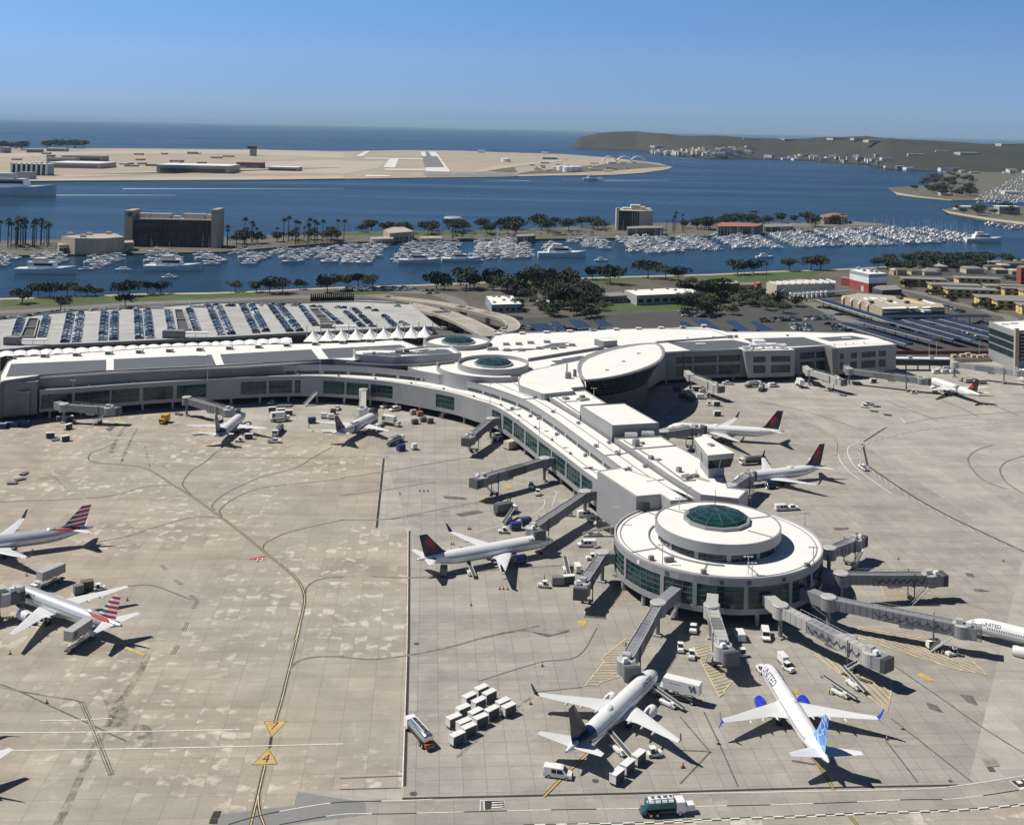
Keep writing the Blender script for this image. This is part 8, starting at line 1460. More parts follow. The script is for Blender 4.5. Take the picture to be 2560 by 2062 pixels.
for k in range(9): b = MB(); q, r = p[1] + Vector((3, -.2, 0)), p[2]; b.beam((q.x, q.y - .1, 5 + 1.9 * k), (r.x, r.y - .1, 5 + 1.9 * k), .3, .35, 'stucco_beige'); b.build('sunshade', t)
b = MB(); q, r = p[1] + Vector((3, .1, 0)), p[2]; b.beam((q.x, q.y, 12.5), (r.x, r.y, 12.5), .1, 15, 'glass_dark'); b.build('glazing', t); units(t, 'B5', [(1900, 860), (2010, 850)], z, 'roof_white', (5, 3, .8))
t, p = block('brick red apartment tower cut by the right edge', 'B5', [(2062, 135), (2100, 118), (2300, 118), (2300, 150), (2120, 152)], 16, 'brick_red', 'roof_grey'); wins(t, p[4], p[3], 2, 4, 5); wins(t, p[4], p[3], 6, 8, 5); wins(t, p[4], p[3], 10, 12, 5)
rr2 = random.Random(5)
for i in range(16):
    x, y = 500 + rr2.random() * 1600, 130 + rr2.random() * 110; q = P('B5', x, y); t = bldg('low_house', 'small low house among trees between the yellow blocks and the water', 'house', q.xy, 'low houses near the right shore'); w0, d0, h0 = 9 + rr2.random() * 10, 8 + rr2.random() * 5, 3.2 + rr2.random() * 2; b = MB(); b.box((q.x, q.y, h0 / 2), (w0, d0, h0), rr2.choice(['stucco_tan', 'wall_grey', 'stucco_beige']), .1); b.build('wall', t); b = MB(); b.box((q.x, q.y, h0 + .6), (w0 + 1, d0 + 1, 1.2), rr2.choice(['roof_grey', 'roof_tan', 'wall_brown']), .1, None, .6); b.build('roof', t)
t, p = block('construction yard hoarding of tan crates behind the pale jet bridge', 'D3', [(830, 930), (1500, 920), (1560, 985), (900, 1000)], 1.6, 'stucco_tan', 'wall_brown', par=0); units(t, 'D3', [(900, 960), (1050, 950), (1150, 930), (1250, 960), (1350, 970), (1450, 960)], 1.6, 'stucco_beige', (3, 2, 1.6))
b_ = MB(); a, e = P('D3', -300, 900, 0), P('D3', 1560, 900, 0); b_.beam((a.x, a.y, 1.0), (e.x, e.y, 1.0), .4, 2.0, 'brick_red'); tag(b_.build('site_wall'), 'dark red low wall behind the glazed walkway', 'wall')
a = P('D0', 380, 830, 0); YH = a.y; t = bldg('harbour_hotel', 'wide dark fronted hotel slab between two tall tan end towers on the island', 'hotel', a.xy)
def hx(x): return Pd('D0', x, 500, YH).x
def hz_(y, x=1000): return Pd('D0', x, y, YH).z
zt = hz_(345, 1000); b = MB(); b.box(((hx(380) + hx(1790)) / 2, YH + 12, zt / 2), (hx(1790) - hx(380), 22, zt), 'stucco_tan', 0, 'roof_tan'); b.build('wall', t)
b = MB(); b.box(((hx(390) + hx(1785)) / 2, YH + .9, zt / 2 - .6), (hx(1785) - hx(390), .2, zt - 1.4), 'glass_dark')
for k in range(18): b.box((hx(390 + 1395 * k / 17), YH + .6, zt / 2 - .5), (.5, .6, zt - 1.2), 'wall_dark')
for k in range(11): b.box(((hx(390) + hx(1785)) / 2, YH + .7, zt * (k + .5) / 11), (hx(1785) - hx(390), .5, .5), 'wall_dark')
b.build('balcony_front', t)
for x0, x1, yt in ((240, 378, 185), (1795, 1905, 170)): z = hz_(yt, x0); b = MB(); b.box(((hx(x0) + hx(x1)) / 2, YH + 10, z / 2), (hx(x1) - hx(x0), 26, z), 'stucco_tan', 0, 'roof_tan'); b.build('end_tower', t)
for x0, x1, y in ((430, 620, 262), (640, 1000, 262), (1040, 1160, 300), (1230, 1620, 255), (1640, 1780, 262)): z = hz_(y); b = MB(); b.box(((hx(x0) + hx(x1)) / 2, YH + 12, (zt + z) / 2), (hx(x1) - hx(x0), 9, max(.6, z - zt)), 'stucco_beige', 0, 'roof_tan'); b.build('penthouse', t)
b = MB(); q = Pd('D0', 318, 262, YH - 3.2); b.tube((q.x, q.y, q.z), (q.x, q.y - .4, q.z), 2.4, 2.4, 14, 'wall_dark'); b.build('emblem', t)
t, p = block('low tan wing with a lit cream roof left of the wide hotel', 1, [(362, 772), (480, 765), (830, 755), (840, 768), (640, 778), (370, 785)], 8, 'stucco_tan', 'roof_tan'); wins(t, p[5], p[4], 1, 5, 10, 'glass_dark', .8)
t, p = block('upper storey of the tan wing left of the wide hotel', 1, [(385, 730), (560, 715), (720, 712), (780, 735), (630, 745), (470, 742)], 15, 'stucco_tan', 'roof_tan'); units(t, 1, [(440, 722), (560, 722), (680, 716), (520, 735)], 15, 'stucco_beige', (5, 4, 2.5))
a = P('D2', 350, 555, 0); Y2 = a.y; t = bldg('tower_hotel', 'square cream tower hotel with a window grid on the island, right of centre', 'hotel', a.xy); X_ = lambda x: Pd('D2', x, 400, Y2).x; z = Pd('D2', 500, 195, Y2).z
b = MB(); pts = [(X_(335), Y2 + 4), (X_(720), Y2), (X_(970), Y2 + 12), (X_(975), Y2 + 42), (X_(560), Y2 + 50), (X_(335), Y2 + 44)]; b.prism(pts, 0, z, 'stucco_beige', 'roof_tan'); b.build('wall', t)
b = MB()
for k in range(9):
    for j in range(10): f = (k + .6) / 9.4; x, y = pts[0][0] + (pts[1][0] - pts[0][0]) * f, pts[0][1] + (pts[1][1] - pts[0][1]) * f - .12; b.box((x, y, z * (j + .6) / 10.4), (2.2 if k > 4 else 3.2, .3, 2.2), 'glass_dark')
b.build('window_grid', t); b = MB(); b.box((X_(330), Y2 + 8, z / 2 + 1.5), (4, 5, z + 3), 'stucco_beige'); b.build('lift_tower', t)
for x0, x1, h0, y_ in ((440, 620, 2, 30), (585, 760, 6, 25), (750, 835, 4, 22), (840, 960, 1.5, 30)): b = MB(); b.box(((X_(x0) + X_(x1)) / 2, Y2 + y_, z + h0 / 2), (X_(x1) - X_(x0), 12, h0), 'stucco_beige', 0, 'roof_white'); b.build('penthouse', t)
t, p = block('two-storey podium with a rounded roof in front of the cream tower hotel', 'D2', [(480, 480), (800, 465), (1130, 475), (1135, 505), (860, 510), (490, 520)], 9, 'wall_brown', 'roof_grey'); wins(t, p[5], p[4], 1.5, 4, 8, 'glass_dark', .8)
for l, c, pts, z, wm, rm in (('stepped restaurant with terraces on the island left of centre', 2, [(272, 690), (330, 672), (400, 672), (465, 700), (310, 712)], 9, 'stucco_tan', 'roof_tan'), ('low tan clubhouse left of the stepped restaurant', 2, [(190, 735), (330, 728), (335, 745), (200, 748)], 5, 'stucco_tan', 'roof_tan'), ('low pale building right of the stepped restaurant', 2, [(500, 730), (640, 728), (640, 742), (505, 744)], 4, 'stucco_tan', 'roof_tan'), ('brown shed behind the middle of the marina', 2, [(1100, 716), (1210, 712), (1225, 728), (1110, 732)], 6, 'wall_brown', 'roof_grey'), ('long terracotta roofed inn behind the right marina', 3, [(228, 655), (260, 642), (430, 645), (520, 655), (480, 668), (240, 668)], 11, 'wall_brown', 'terracotta'), ('terracotta roofed villa on the island point', 3, [(880, 596), (950, 584), (1040, 590), (1050, 606), (900, 610)], 10, 'stucco_tan', 'terracotta'), ('long dark pier building right of the terracotta inn', 3, [(520, 655), (700, 650), (710, 668), (530, 672)], 6, 'wall_brown', 'roof_grey')):
    t, p = block(l, c, pts, z, wm, rm); wins(t, p[-1], p[-2], 1.2, z * .5, 5, 'glass_dark', .6)
q = P(2, 705, 745); t = bldg('water_tower', 'thin pole with a saucer on top standing on the island', 'tower', q.xy); zz = Pd(2, 705, 612, q.y).z; b = MB(); b.tube((q.x, q.y, 0), (q.x, q.y, zz - 2), .9, .5, 8, 'metal_dark'); b.build('pole', t); b = MB(); b.tube((q.x, q.y, zz - 3), (q.x, q.y, zz - .5), 2, 11, 16, 'wall_dark'); b.tube((q.x, q.y, zz - .5), (q.x, q.y, zz + 1), 11, 9, 16, 'clad_bluegrey'); b.build('saucer', t)
q = P(3, 478, 645); zz = Pd(3, 478, 575, q.y).z; t = bldg('light_mast', 'tall dark light mast on the island right of the trees', 'mast', q.xy); b = MB(); b.tube((q.x, q.y, 0), (q.x, q.y, zz), .8, .5, 6, 'metal_dark'); b.build('pole', t); b = MB(); b.box((q.x - 4, q.y, zz), (11, 2, 2.2), 'metal_dark'); b.build('lamp_bank', t)
gn = 'buildings of the far airfield'
def far_bld(label, c, x0, x1, yt, yb_, m='hangar_grey', roof='roof_grey', dep=40, group=gn, fins=None, nm='far_building'):
    a, e = P(c, x0, yb_), P(c, x1, yb_); z = max(3, Pd(c, x0, yt, a.y).z); t = bldg(nm, label, 'building', a.xy, group); b = MB(); b.box(((a.x + e.x) / 2, a.y + dep / 2, z / 2), (e.x - a.x, dep, z), m); b.build('wall', t)
    b = MB(); b.box(((a.x + e.x) / 2, a.y + dep / 2, z + .5), (e.x - a.x + 1, dep + 1, 1), roof); b.build('roof', t)
    if fins:
        for k in range(fins): b = MB(); x = a.x + (e.x - a.x) * (k + .0) / (fins - 1); b.box((x, a.y - 2, z * .55), (3.5, 5, z * 1.1), 'clad_white'); b.build('fin', t)
        b = MB(); b.box(((a.x + e.x) / 2, a.y - .5, z / 2), ((e.x - a.x) * .98, .6, z * .9), 'glass_dark'); b.build('glazing', t)
    elif e.x - a.x > 60:
        b = MB(); b.box(((a.x + e.x) / 2, a.y - .4, z * .35), ((e.x - a.x) * .9, .6, z * .5), 'wall_dark' if m == 'hangar_grey' else 'wall_grey'); b.build('door', t)
far_bld('barracks block with dark glass and white fins at the far left shore', 1, 75, 335, 275, 345, 'clad_bluegrey', 'clad_white', 40, None, 8); far_bld('grey box building in front of the finned barracks', 1, 108, 205, 330, 372, 'clad_bluegrey', 'roof_grey', 30, None); far_bld('small low building left of the grey box by the far shore', 1, 45, 105, 340, 370, 'hangar_tan', 'roof_grey', 30, None)
far_bld('long grey-green hangar behind the far beach', 1, 980, 1490, 282, 328, 'hangar_grey', 'roof_white', 110, None); far_bld('low wide grey hangar right of the long grey-green one', 1, 1680, 1885, 296, 319, 'hangar_grey', 'roof_white', 60, None); far_bld('wide hangar with a bright roof left of the long grey-green one', 1, 300, 690, 268, 300, 'hangar_tan', 'roof_white', 120, None); far_bld('striped barrack row in the middle of the airfield town', 1, 290, 500, 238, 262, 'hangar_tan', 'roof_grey', 50, None); far_bld('tall pale block in the middle of the airfield town', 1, 385, 700, 225, 255, 'hangar_grey', 'roof_grey', 60, None); far_bld('brown roofed hangar beyond the long grey-green one', 1, 1480, 1650, 268, 300, 'wall_brown', 'terracotta', 60, None)
far_bld('pale hangar at the far left among trees', 1, 0, 32, 172, 208, 'hangar_grey', 'roof_white', 60, None); far_bld('dark low hangar near the far left trees', 1, 165, 265, 185, 205, 'wall_grey', 'roof_grey', 50, None); far_bld('long low shed right of the far left trees', 1, 290, 450, 178, 196, 'hangar_tan', 'roof_white', 40, None)
rb = random.Random(21)
for i in range(34):
    x = 20 + rb.random() * 1500; y = 212 + rb.random() * 120
    if 290 < x < 1000 and y > 300: y -= 40
    wd = 20 + rb.random() * 70; far_bld('small grey or tan service building scattered over the far airfield town', 1, x, x + wd, y - 6 - rb.random() * 6, y, rb.choice(['hangar_grey', 'hangar_tan', 'wall_grey', 'stucco_tan']), rb.choice(['roof_grey', 'roof_white', 'roof_tan', 'roof_grey']), 30)
for i in range(26):
    x = 1120 + rb.random() * 720; y = 270 + rb.random() * 55; far_bld('small pale building near the white tanks of the far airfield', 2, x, x + 10 + rb.random() * 40, y - 4 - rb.random() * 5, y, rb.choice(['hangar_tan', 'hangar_grey', 'stucco_beige']), rb.choice(['roof_white', 'roof_grey', 'roof_tan']), 25, 'small buildings near the far tanks')
for l, x0, x1, yt, yb_ in (('long white shed beyond the far runway', 1265, 1360, 232, 247), ('white boxy shed near the far airfield rear shore', 865, 905, 192, 206), ('white block far right on the airfield', 1265, 1305, 203, 213), ('low white shed between arches and tanks', 1680, 1725, 263, 276)): far_bld(l, 2, x0, x1, yt, yb_, 'clad_white', 'roof_white', 40, None)
for i, (x, y0, y1, r_) in enumerate([(1392, 288, 318, 17), (1425, 294, 328, 15), (1456, 292, 326, 15), (1488, 292, 324, 15), (1038, 243, 262, 18)]):
    q = P(2, x, y1); z = max(6, Pd(2, x, y0, q.y).z); t = bldg('storage_tank', ['white storage tank at the left of the far row', 'white storage tank second in the far row', 'white storage tank third in the far row', 'white storage tank at the right of the far row', 'single pale round tank beside the far runway'][i], 'storage tank', q.xy); b = MB(); b.tube((q.x, q.y, 0), (q.x, q.y, z), r_, r_, 20, 'tank_white'); b.build('shell', t); b = MB(); b.tube((q.x, q.y, z), (q.x, q.y, z + 2), r_, r_ * .3, 20, 'tank_white'); b.build('roof', t)
for i, x in enumerate((1692, 1785, 1870)):
    q = P(2, x, 262); r_ = 30; b = MB(); rg = [[(q.x + (r_ - k) * math.cos(a_), q.y + dy, 1.25 * (r_ - k) * math.sin(a_) * .6) for a_ in [math.pi * j / 14 for j in range(15)]] for dy, k in ((0, 0), (0, 5), (25, 5), (25, 0), (0, 0))]; b.grid(rg, 'clad_white', False); tag(b.build('arch_shelter'), ['white arched shelter at the left of three near the far point', 'white arched shelter in the middle of three near the far point', 'white arched shelter at the right of three near the far point'][i], 'shelter')
q = P(1, 1586, 226); z = Pd(1, 1586, 165, q.y).z; t = bldg('airfield_tower', 'tall grey airfield control tower standing above the far flat land', 'control tower', q.xy); b = MB(); b.box((q.x, q.y, z / 2 - 4), (22, 22, z - 8), 'hangar_grey'); b.build('shaft', t); b = MB(); b.box((q.x, q.y, z - 5), (34, 34, 10), 'glass_dark', 0, None, 1.15); b.build('cab', t); b = MB(); b.box((q.x, q.y, z + 1), (40, 40, 2), 'roof_grey'); b.build('roof', t)
def on_hill(c, x, y):
    from mathutils.bvhtree import BVHTree
    o_, d_ = Vector((0, 0, CAMH)), (Pd(c, x, y, 1000) - Vector((0, 0, CAMH))).normalized(); h, n, i, dd = BV.ray_cast(o_, d_); return h
from mathutils.bvhtree import BVHTree
BV = BVHTree.FromPolygons([v.co[:] for v in HEAD.data.vertices], [p_.vertices[:] for p_ in HEAD.data.polygons])
def hill_bld(c, x, y, wd, h, m, label, group):
    q = on_hill(c, x, y)
    if q is None: return
    b = MB(); b.box((q.x, q.y, q.z + h / 2 - 2), (wd, wd * .5, h + 4), m, rb.uniform(-.4, .4), 'roof_white' if rb.random() < .5 else 'roof_tan'); tag(b.build('hillside_building'), label, 'building', group)
for i in range(46): hill_bld(2, 1920 + rb.random() * 235, 200 + rb.random() * 20, 18 + rb.random() * 30, 7 + rb.random() * 9, 'clad_white' if rb.random() < .6 else 'stucco_beige', 'small pale waterfront building at the foot of the headland', 'waterfront buildings of the headland')
for i in range(60):
    x = rb.random(); hill_bld(3, 20 + x * 420, 180 + rb.random() * 48, 18 + rb.random() * 34, 7 + rb.random() * 10, 'clad_white' if rb.random() < .5 else 'stucco_beige', 'small pale building stepping up the foot of the headland', 'stepped buildings of the headland')
for i in range(44): hill_bld(3, 450 + rb.random() * 850, 225 + rb.random() * 45, 16 + rb.random() * 34, 5 + rb.random() * 8, 'clad_white' if rb.random() < .5 else 'stucco_beige', 'low pale quay building along the headland shore', 'quay buildings of the headland')
for c, x, y, wd in ((2, 2010, 170, 110), (3, 450, 123, 90), (3, 690, 127, 110), (3, 1000, 123, 120), (3, 1140, 124, 100), (3, 1250, 137, 130), (3, 1475, 222, 60), (3, 1640, 202, 50), (3, 1800, 215, 90), (3, 2050, 160, 90)): hill_bld(c, x, y, wd, 7, 'stucco_beige', 'long pale terrace or hall on the upper slope of the headland', 'terraces on the headland')
for i in range(70):
    x, y = 1300 + rb.random() * 900, 276 + rb.random() * 62
    if y > 315 and x < 1640: continue
    q = P(3, x, y); wd = 14 + rb.random() * 44; h = 5 + rb.random() * 9; b = MB(); b.box((q.x, q.y, h / 2), (wd, 14 + rb.random() * 14, h), rb.choice(['clad_white', 'stucco_beige', 'stucco_tan', 'wall_grey', 'clad_white']), rb.uniform(-.3, .3), rb.choice(['roof_white', 'roof_tan', 'terracotta', 'roof_white'])); tag(b.build('port_building'), 'small port building beyond the right hand marina', 'building', 'port buildings on the right')
for l, x0, x1, yt, yb_, m in (('white shed block at the far right port', 1950, 2110, 288, 318, 'clad_white'), ('long white shed left in the far right port', 1600, 1705, 294, 310, 'clad_white'), ('white hall with a curved look at the far right port', 1810, 1910, 282, 298, 'clad_white'), ('white hall at the right edge of the port', 2120, 2200, 280, 305, 'clad_white'), ('white roofed hall on the small right spit', 2000, 2115, 545, 590, 'wall_light'), ('long white roof on the small right spit', 1740, 1905, 545, 562, 'clad_white'), ('white sail shed at the right marina', 2035, 2120, 450, 466, 'clad_white'), ('pale club on the right park spit', 1640, 1700, 462, 476, 'stucco_beige')): far_bld(l, 3, x0, x1, yt, yb_, m, 'roof_white', 22, None)
# ================================================================ TREES AND BOATS
rt = random.Random(4)
def crown_mb(m, w, h, n, blobs, q=.55):
    b = MB(); cs = [(rt.gauss(0, w * .24), rt.gauss(0, w * .24), h * (.52 + .3 * rt.random()), w * (.17 + .15 * rt.random())) for _ in range(blobs)]
    for i in range(n):
        x, y, z, r = rt.choice(cs); d = Vector((rt.gauss(0, 1), rt.gauss(0, 1), rt.gauss(0, 1))).normalized(); c = Vector((x, y, z)) + Vector((d.x, d.y, d.z * .7)) * r * (.6 + .45 * rt.random())
        u = Vector((rt.gauss(0, 1), rt.gauss(0, 1), rt.gauss(0, 1))).normalized(); v = u.orthogonal().normalized(); s_ = q * (.6 + .8 * rt.random()); b.face([c + u * s_, c + v * s_, c - u * s_, c - v * s_], m)
    return b
def tree_proto(m, w, h, kind='round'):
    t = T('tree', 'x', 'tree'); b = MB(); b.tube((0, 0, 0), (.2, 0, h * .5), .35, .2, 7, 'bark')
    for k in range(4): a_ = k * 1.6; b.tube((.2, 0, h * .38), (w * .22 * math.cos(a_), w * .22 * math.sin(a_), h * .68), .17, .06, 5, 'bark')
    if kind == 'palm':
        b = MB(); b.tube((0, 0, 0), (.2, 0, h), .28, .2, 7, 'bark')
    b.build('trunk', t, abs_=False)
    if kind == 'palm':
        c = MB()
        for k in range(22):
            a_ = k * 2.4; e = .7 - 1.5 * (k / 22); p0 = Vector((.2, 0, h)); dv = Vector((math.cos(a_), math.sin(a_), e)); p1 = p0 + dv * 1.3; p2 = p1 + Vector((dv.x, dv.y, e - .9)) * 1.1; n = Vector((-dv.y, dv.x, 0)) * .38; c.face([p0, p1 - n, p2, p1 + n], m)
    elif kind == 'spire':
        c = MB()
        for k in range(260): z = .4 + (h - .5) * rt.random(); a_ = rt.random() * 6.3; r = w / 2 * (1 - z / h) ** .6; q = Vector((r * math.cos(a_), r * math.sin(a_), z)); u = Vector((0, 0, .5)); v = Vector((-math.sin(a_), math.cos(a_), 0)) * .3; c.face([q + u, q + v, q - u, q - v], m)
    else: c = crown_mb(m, w, h, 620, 11)
    c.build('crown', t, abs_=False); return t
PRO = {}
FT = MB(); FT.mi('leaf_dark')
def tree(kind, q, sc, label, group):
    if q.y > 1000 and PRO:     # far trees read as one mass
        ks = [k for k in PRO if k[0] == kind] or list(PRO)
        for ch in PRO[rt.choice(ks)].children:
            i = len(FT.v); FT.v += [(q.x + v.co.x * sc, q.y + v.co.y * sc, v.co.z * sc) for v in ch.data.vertices]; FT.f += [tuple(i + k for k in f.vertices) for f in ch.data.polygons]; FT.m += [0] * len(ch.data.polygons)
        return
    sp = {'d': ('leaf_dark', 12, 10), 'm': ('leaf_mid', 11, 9), 'o': ('leaf_olive', 9, 7), 'b': ('leaf_black', 13, 10), 'p': ('leaf_palm', 5, 15), 's': ('leaf_black', 2.2, 8)}[kind]; k = (kind, rt.randrange(2))
    if k not in PRO: t = PRO[k] = tree_proto(*sp, {'p': 'palm', 's': 'spire'}.get(kind, 'round')); t.location = (q.x, q.y, 0); t.rotation_euler = (0, 0, 0); t.scale = (sc,) * 3; t['label'] = label; t['group'] = group or 'shore palms'
    else: dup(PRO[k], (q.x, q.y, 0), rt.random() * 6, label, group, sc)
tree('p', P('B6', 1080, 190), .9, 'lone palm at the near shore', None)
def wood(c, poly, n, kinds, lab, grp, s0=.8, s1=1.3):
    xs = [p[0] for p in poly]; ys = [p[1] for p in poly]; k = 0; g = 0
    while k < n and g < 4000:
        g += 1; x, y = rt.uniform(min(xs), max(xs)), rt.uniform(min(ys), max(ys))
        if inpoly(x, y, poly): tree(rt.choice(kinds), P(c, x, y), rt.uniform(s0, s1), lab, grp); k += 1
for c, x, y, s_, kd in [(1, 140, 1150, 1.0, 'd'), (1, 240, 1112, 1, 'b'), (1, 310, 1112, 1.1, 'b'), (1, 420, 1102, 1, 'd'), (1, 470, 1105, .9, 'd'), (1, 545, 1102, .9, 'm'), (1, 600, 1100, .8, 'o'), (1, 740, 1100, .9, 'd'), (1, 810, 1105, 1.1, 'b'), (1, 925, 1092, 1, 'd'), (1, 1005, 1090, .9, 'd'), (1, 785, 1168, .9, 'b'), (1, 380, 1192, .9, 'b'), (1, 1475, 1075, .8, 'd'), (1, 1605, 1080, .9, 'm'), (1, 1690, 1085, 1.2, 'd'), (1, 1770, 1088, 1.1, 'b'), (1, 1880, 1062, .9, 'm'), (1, 2050, 1080, 1.3, 'd'), (2, 50, 1045, 1.1, 'm'), (2, 115, 1045, 1.1, 'd'), (2, 200, 1060, 1.1, 'b'), (2, 605, 1060, 1.3, 'b'), (2, 655, 1065, 1, 'b'), (2, 790, 1060, 1.6, 'd'), (2, 1230, 1000, 1.2, 'd'), (2, 1320, 1000, 1.1, 'm'), (2, 1430, 995, 1.1, 'm'), (2, 1580, 1000, 1.1, 'd'), (2, 1690, 1030, 1.5, 'b'), (2, 1930, 990, 1.6, 'd'), (2, 2040, 1000, 1.3, 'd'), (2, 2120, 1010, 1.2, 'd'), (3, 360, 970, 1.3, 'd'), (3, 460, 965, 1.3, 'd'), (3, 685, 945, 1.2, 'd'), (3, 820, 940, 1.3, 'b'), (3, 880, 940, 1.3, 'b'), (3, 1240, 930, 1, 'b')]:
    tree(kd, P(c, x, y), s_, 'dark broad tree on the park strip along the near shore', 'park trees along the near shore')
for i in range(22): tree('s', P('B3', 190 + 25 * i, 205), .95, 'slim dark cypress in the row behind the parking deck', 'cypress row')
wood(2, [(770, 1060), (1000, 1015), (1400, 1030), (1560, 1080), (1600, 1180), (1200, 1150), (1150, 1105), (900, 1100)], 46, 'ddmb', 'dark tree in the wood behind the vented white roof', 'wood behind the vented roof')
wood('B4', [(900, 330), (1250, 320), (1800, 250), (2155, 300), (2155, 500), (1700, 490), (1150, 420)], 34, 'mood', 'green tree in the wood above the carports', 'wood above the carports', .6, 1)
wood('B6', [(0, 270), (450, 290), (900, 400), (1100, 520), (1500, 520), (1650, 630), (1000, 660), (500, 640), (0, 600)], 60, 'ddmo', 'green tree in the wood in front of the plant yard', 'wood in front of the plant yard', .7, 1.1)
wood('B5', [(420, 90), (1000, 60), (2000, 40), (2100, 90), (1300, 200), (500, 230)], 46, 'ddmb', 'dark tree near the right shore above the yellow blocks', 'trees near the right shore', .8, 1.3)
wood('B5', [(640, 330), (900, 380), (1300, 530), (1700, 620), (1900, 740), (1600, 680), (1000, 500), (640, 420)], 26, 'mdo', 'bushy tree between the yellow blocks and the long road', 'trees among the yellow blocks', .45, .7)
wood(2, [(0, 700), (1550, 660), (1700, 690), (1000, 720), (0, 730)], 34, 'dmb', 'dark tree on the island behind the marina', 'island trees', 1, 1.7)
wood(3, [(0, 660), (800, 640), (1150, 640), (1100, 665), (0, 700)], 24, 'dmb', 'dark tree on the right half of the island', 'trees on the right half of the island', 1, 1.8)
wood(1, [(0, 770), (340, 765), (340, 800), (0, 815)], 26, 'p', 'tall palm left of the wide hotel', 'palms left of the wide hotel', 1.2, 1.9); wood(1, [(1400, 765), (2155, 735), (2155, 780), (1400, 800)], 36, 'ppm', 'palm or tree right of the wide hotel', 'palms right of the wide hotel', 1, 1.8); wood(2, [(2000, 690), (2155, 680), (2155, 720), (2000, 720)], 8, 'p', 'palm beside the cream tower hotel', 'palms beside the tower hotel', 1, 1.5)
wood(3, [(1450, 440), (1650, 350), (1900, 370), (1850, 480), (1550, 480)], 34, 'dmo', 'tree on the right hand peninsula park', 'peninsula trees', 1.4, 2.4); wood(1, [(0, 180), (560, 168), (560, 178), (0, 195)], 22, 'db', 'dark tree on the far airfield rear shore', 'far airfield trees', 2.5, 4); wood(3, [(1680, 566), (2100, 575), (2100, 600), (1800, 600)], 12, 'd', 'tree on the small right spit', 'spit trees', 1, 1.6)
struct(tag(FT.build('distant_trees'), 'far trees and palms on the island and peninsulas', 'trees'), 'stuff')
def boat_mb(L, sail):
    b = MB(); w_ = L * .15; h = L * .11
    b.grid([[(-w_ * k, y, h * g), (-w_ * k * .7, y, -.4), (w_ * k * .7, y, -.4), (w_ * k, y, h * g)] for y, k, g in ((-L / 2, .85, .9), (0, 1, 1), (L * .3, .75, 1.15), (L / 2, .04, 1.35))], 'hull_white', True, True, True)
    b.box((0, -L * .06, h + L * .05), (w_ * 1.4, L * .45, L * .1), 'hull_white', 0, 'hull_white', .85); b.box((0, -L * .02, h + L * .06), (w_ * 1.45, L * .3, L * .035), 'glass_dark')
    if sail: b.tube((0, L * .08, h), (0, L * .08, L * 1.25), .12, .08, 5, 'metal_light'); b.beam((0, L * .08, h + L * .16), (0, -L * .38, h + L * .16), .35, .35, 'boat_blue')
    else: b.box((0, -L * .1, h + L * .13), (w_ * 1.1, L * .24, L * .07), 'deck_cream', 0, 'hull_white', .8)
    return b
BO = []
for L, sl in ((9, 0), (12, 0), (11, 1), (15, 0), (13, 1)): m_ = boat_mb(L, sl); o = m_.build('boat'); BO.append((o.data, m_, sl)); bpy.data.objects.remove(o)
def put_boat(k, q, rz, sc, label, group): o = bpy.data.objects.new('sailing_boat' if BO[k][2] else 'motor_boat', BO[k][0]); COL.objects.link(o); o.location = (q.x, q.y, ZW); o.rotation_euler = (0, 0, rz); o.scale = (sc,) * 3; tag(o, label, 'boat', group)
sp_ = []
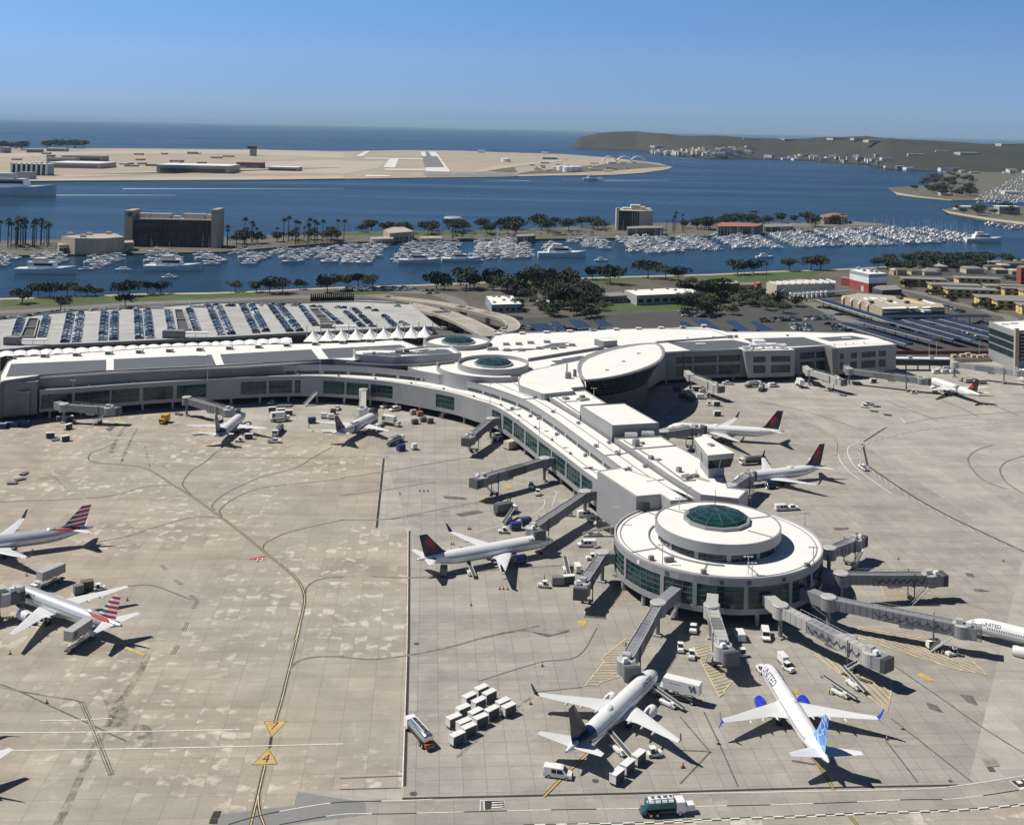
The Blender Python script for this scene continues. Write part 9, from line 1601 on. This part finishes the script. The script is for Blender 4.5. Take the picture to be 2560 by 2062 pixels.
for c, poly in ((1, [(-60, 845), (95, 840), (30, 970), (-60, 970)]), (1, [(215, 840), (410, 835), (405, 955), (190, 960)]), (1, [(570, 835), (745, 830), (795, 950), (560, 950)]), (1, [(930, 825), (1100, 815), (1190, 940), (985, 945)]), (1, [(1205, 825), (1320, 830), (1465, 930), (1330, 930)]), (1, [(1420, 825), (1560, 820), (1735, 915), (1580, 920)]), (1, [(1680, 820), (1880, 815), (2025, 910), (1870, 915)]), (1, [(1900, 815), (2155, 800), (2155, 905), (2080, 900)]), (2, [(0, 790), (350, 775), (700, 772), (1000, 755), (1250, 755), (1450, 830), (1300, 860), (830, 890), (300, 900), (0, 905)]), (2, [(1380, 750), (1700, 740), (2155, 740), (2155, 830), (1920, 840), (1560, 800)]), (3, [(0, 732), (500, 722), (900, 692), (1200, 682), (1500, 682), (1850, 730), (1950, 755), (1650, 770), (1300, 785), (500, 810), (0, 830)]), (3, [(1840, 500), (2155, 350), (2200, 360), (2200, 525), (1850, 522)]), (3, [(1890, 645), (2155, 668), (2155, 690), (2050, 690)])):
    w4 = PS(c, poly, ZW); xs = [q.x for q in w4]; ys = [q.y for q in w4]; far = poly[0][1] < 660 and c == 3; dx, dy = (24, 15) if not far else (30, 40); x = min(xs); i = 0
    while x < max(xs):
        y = min(ys)
        while y < max(ys):
            if inpoly(x, y, [(q.x, q.y) for q in w4]) and i % 5 != 4 and rt.random() < .86: sp_.append((Vector((x + rt.uniform(-3, 3), y + rt.uniform(-2, 2), 0)), R(90) + (math.pi if i % 2 else 0) + rt.uniform(-.15, .15)))
            y += dy * .5
        x += dx * .62; i += 1
sp_.sort(key=lambda e: e[0].length); bb = Bulk()
for i, (q, rz) in enumerate(sp_):
    k = rt.randrange(5); sc = rt.uniform(.9, 1.35)
    if i < 285: put_boat(k, q, rz, sc, 'white %s berthed in the crowded marina' % ('sailing boat with a bare mast' if BO[k][2] else 'motor boat'), 'sailing boats in the marina' if BO[k][2] else 'motor boats in the marina')
    else: bb.add(BO[k][1], (q.x, q.y, ZW), rz, sc)
struct(tag(bb.b.build('marina_boats'), 'crowded white boats farther along the marina', 'boats'), 'stuff')
for l, c, x, y, sc in (('big white yacht across the end of the second pier', 1, 290, 965, 3.2), ('big white yacht across the end of the fourth pier', 1, 1085, 945, 3.2), ('long white yacht in front of the marina middle', 2, 500, 900, 2.6), ('white yacht with a pointed bow in front of the marina', 2, 760, 890, 2.4), ('largest white yacht with upper decks in front of the marina', 2, 1390, 860, 3.2), ('white launch crossing the channel', 2, 1638, 885, .9), ('white cabin boat in the channel at right', 3, 530, 865, 1.2), ('small boat alone in the channel below the wide hotel', 1, 1065, 993, .9), ('long vessel at the right end of the marina', 3, 1900, 765, 3), ('ferry with a long wake near the far shore', 2, 1585, 378, 3.4), ('long ship at the left edge of the bay', 1, 90, 475, 9)):
    put_boat(3, P(c, x, y, ZW), R(-88), sc, l, None)
# ================================================================ AIR
hm = bpy.data.materials.new('haze'); hm.use_nodes = True; t = hm.node_tree; t.nodes.clear()
o_ = t.nodes.new('ShaderNodeOutputMaterial'); v_ = t.nodes.new('ShaderNodeVolumePrincipled'); v_.inputs['Color'].default_value = (0.55, 0.78, 1.0, 1); v_.inputs['Density'].default_value = 2.2e-5; v_.inputs['Anisotropy'].default_value = 0.0
t.links.new(v_.outputs[0], o_.inputs['Volume']); MATS['haze'] = hm
b = MB(); b.box((0, 44800, 100), (125000, 91000, 208), 'haze'); hz_o = struct(b.build('haze'), 'stuff')
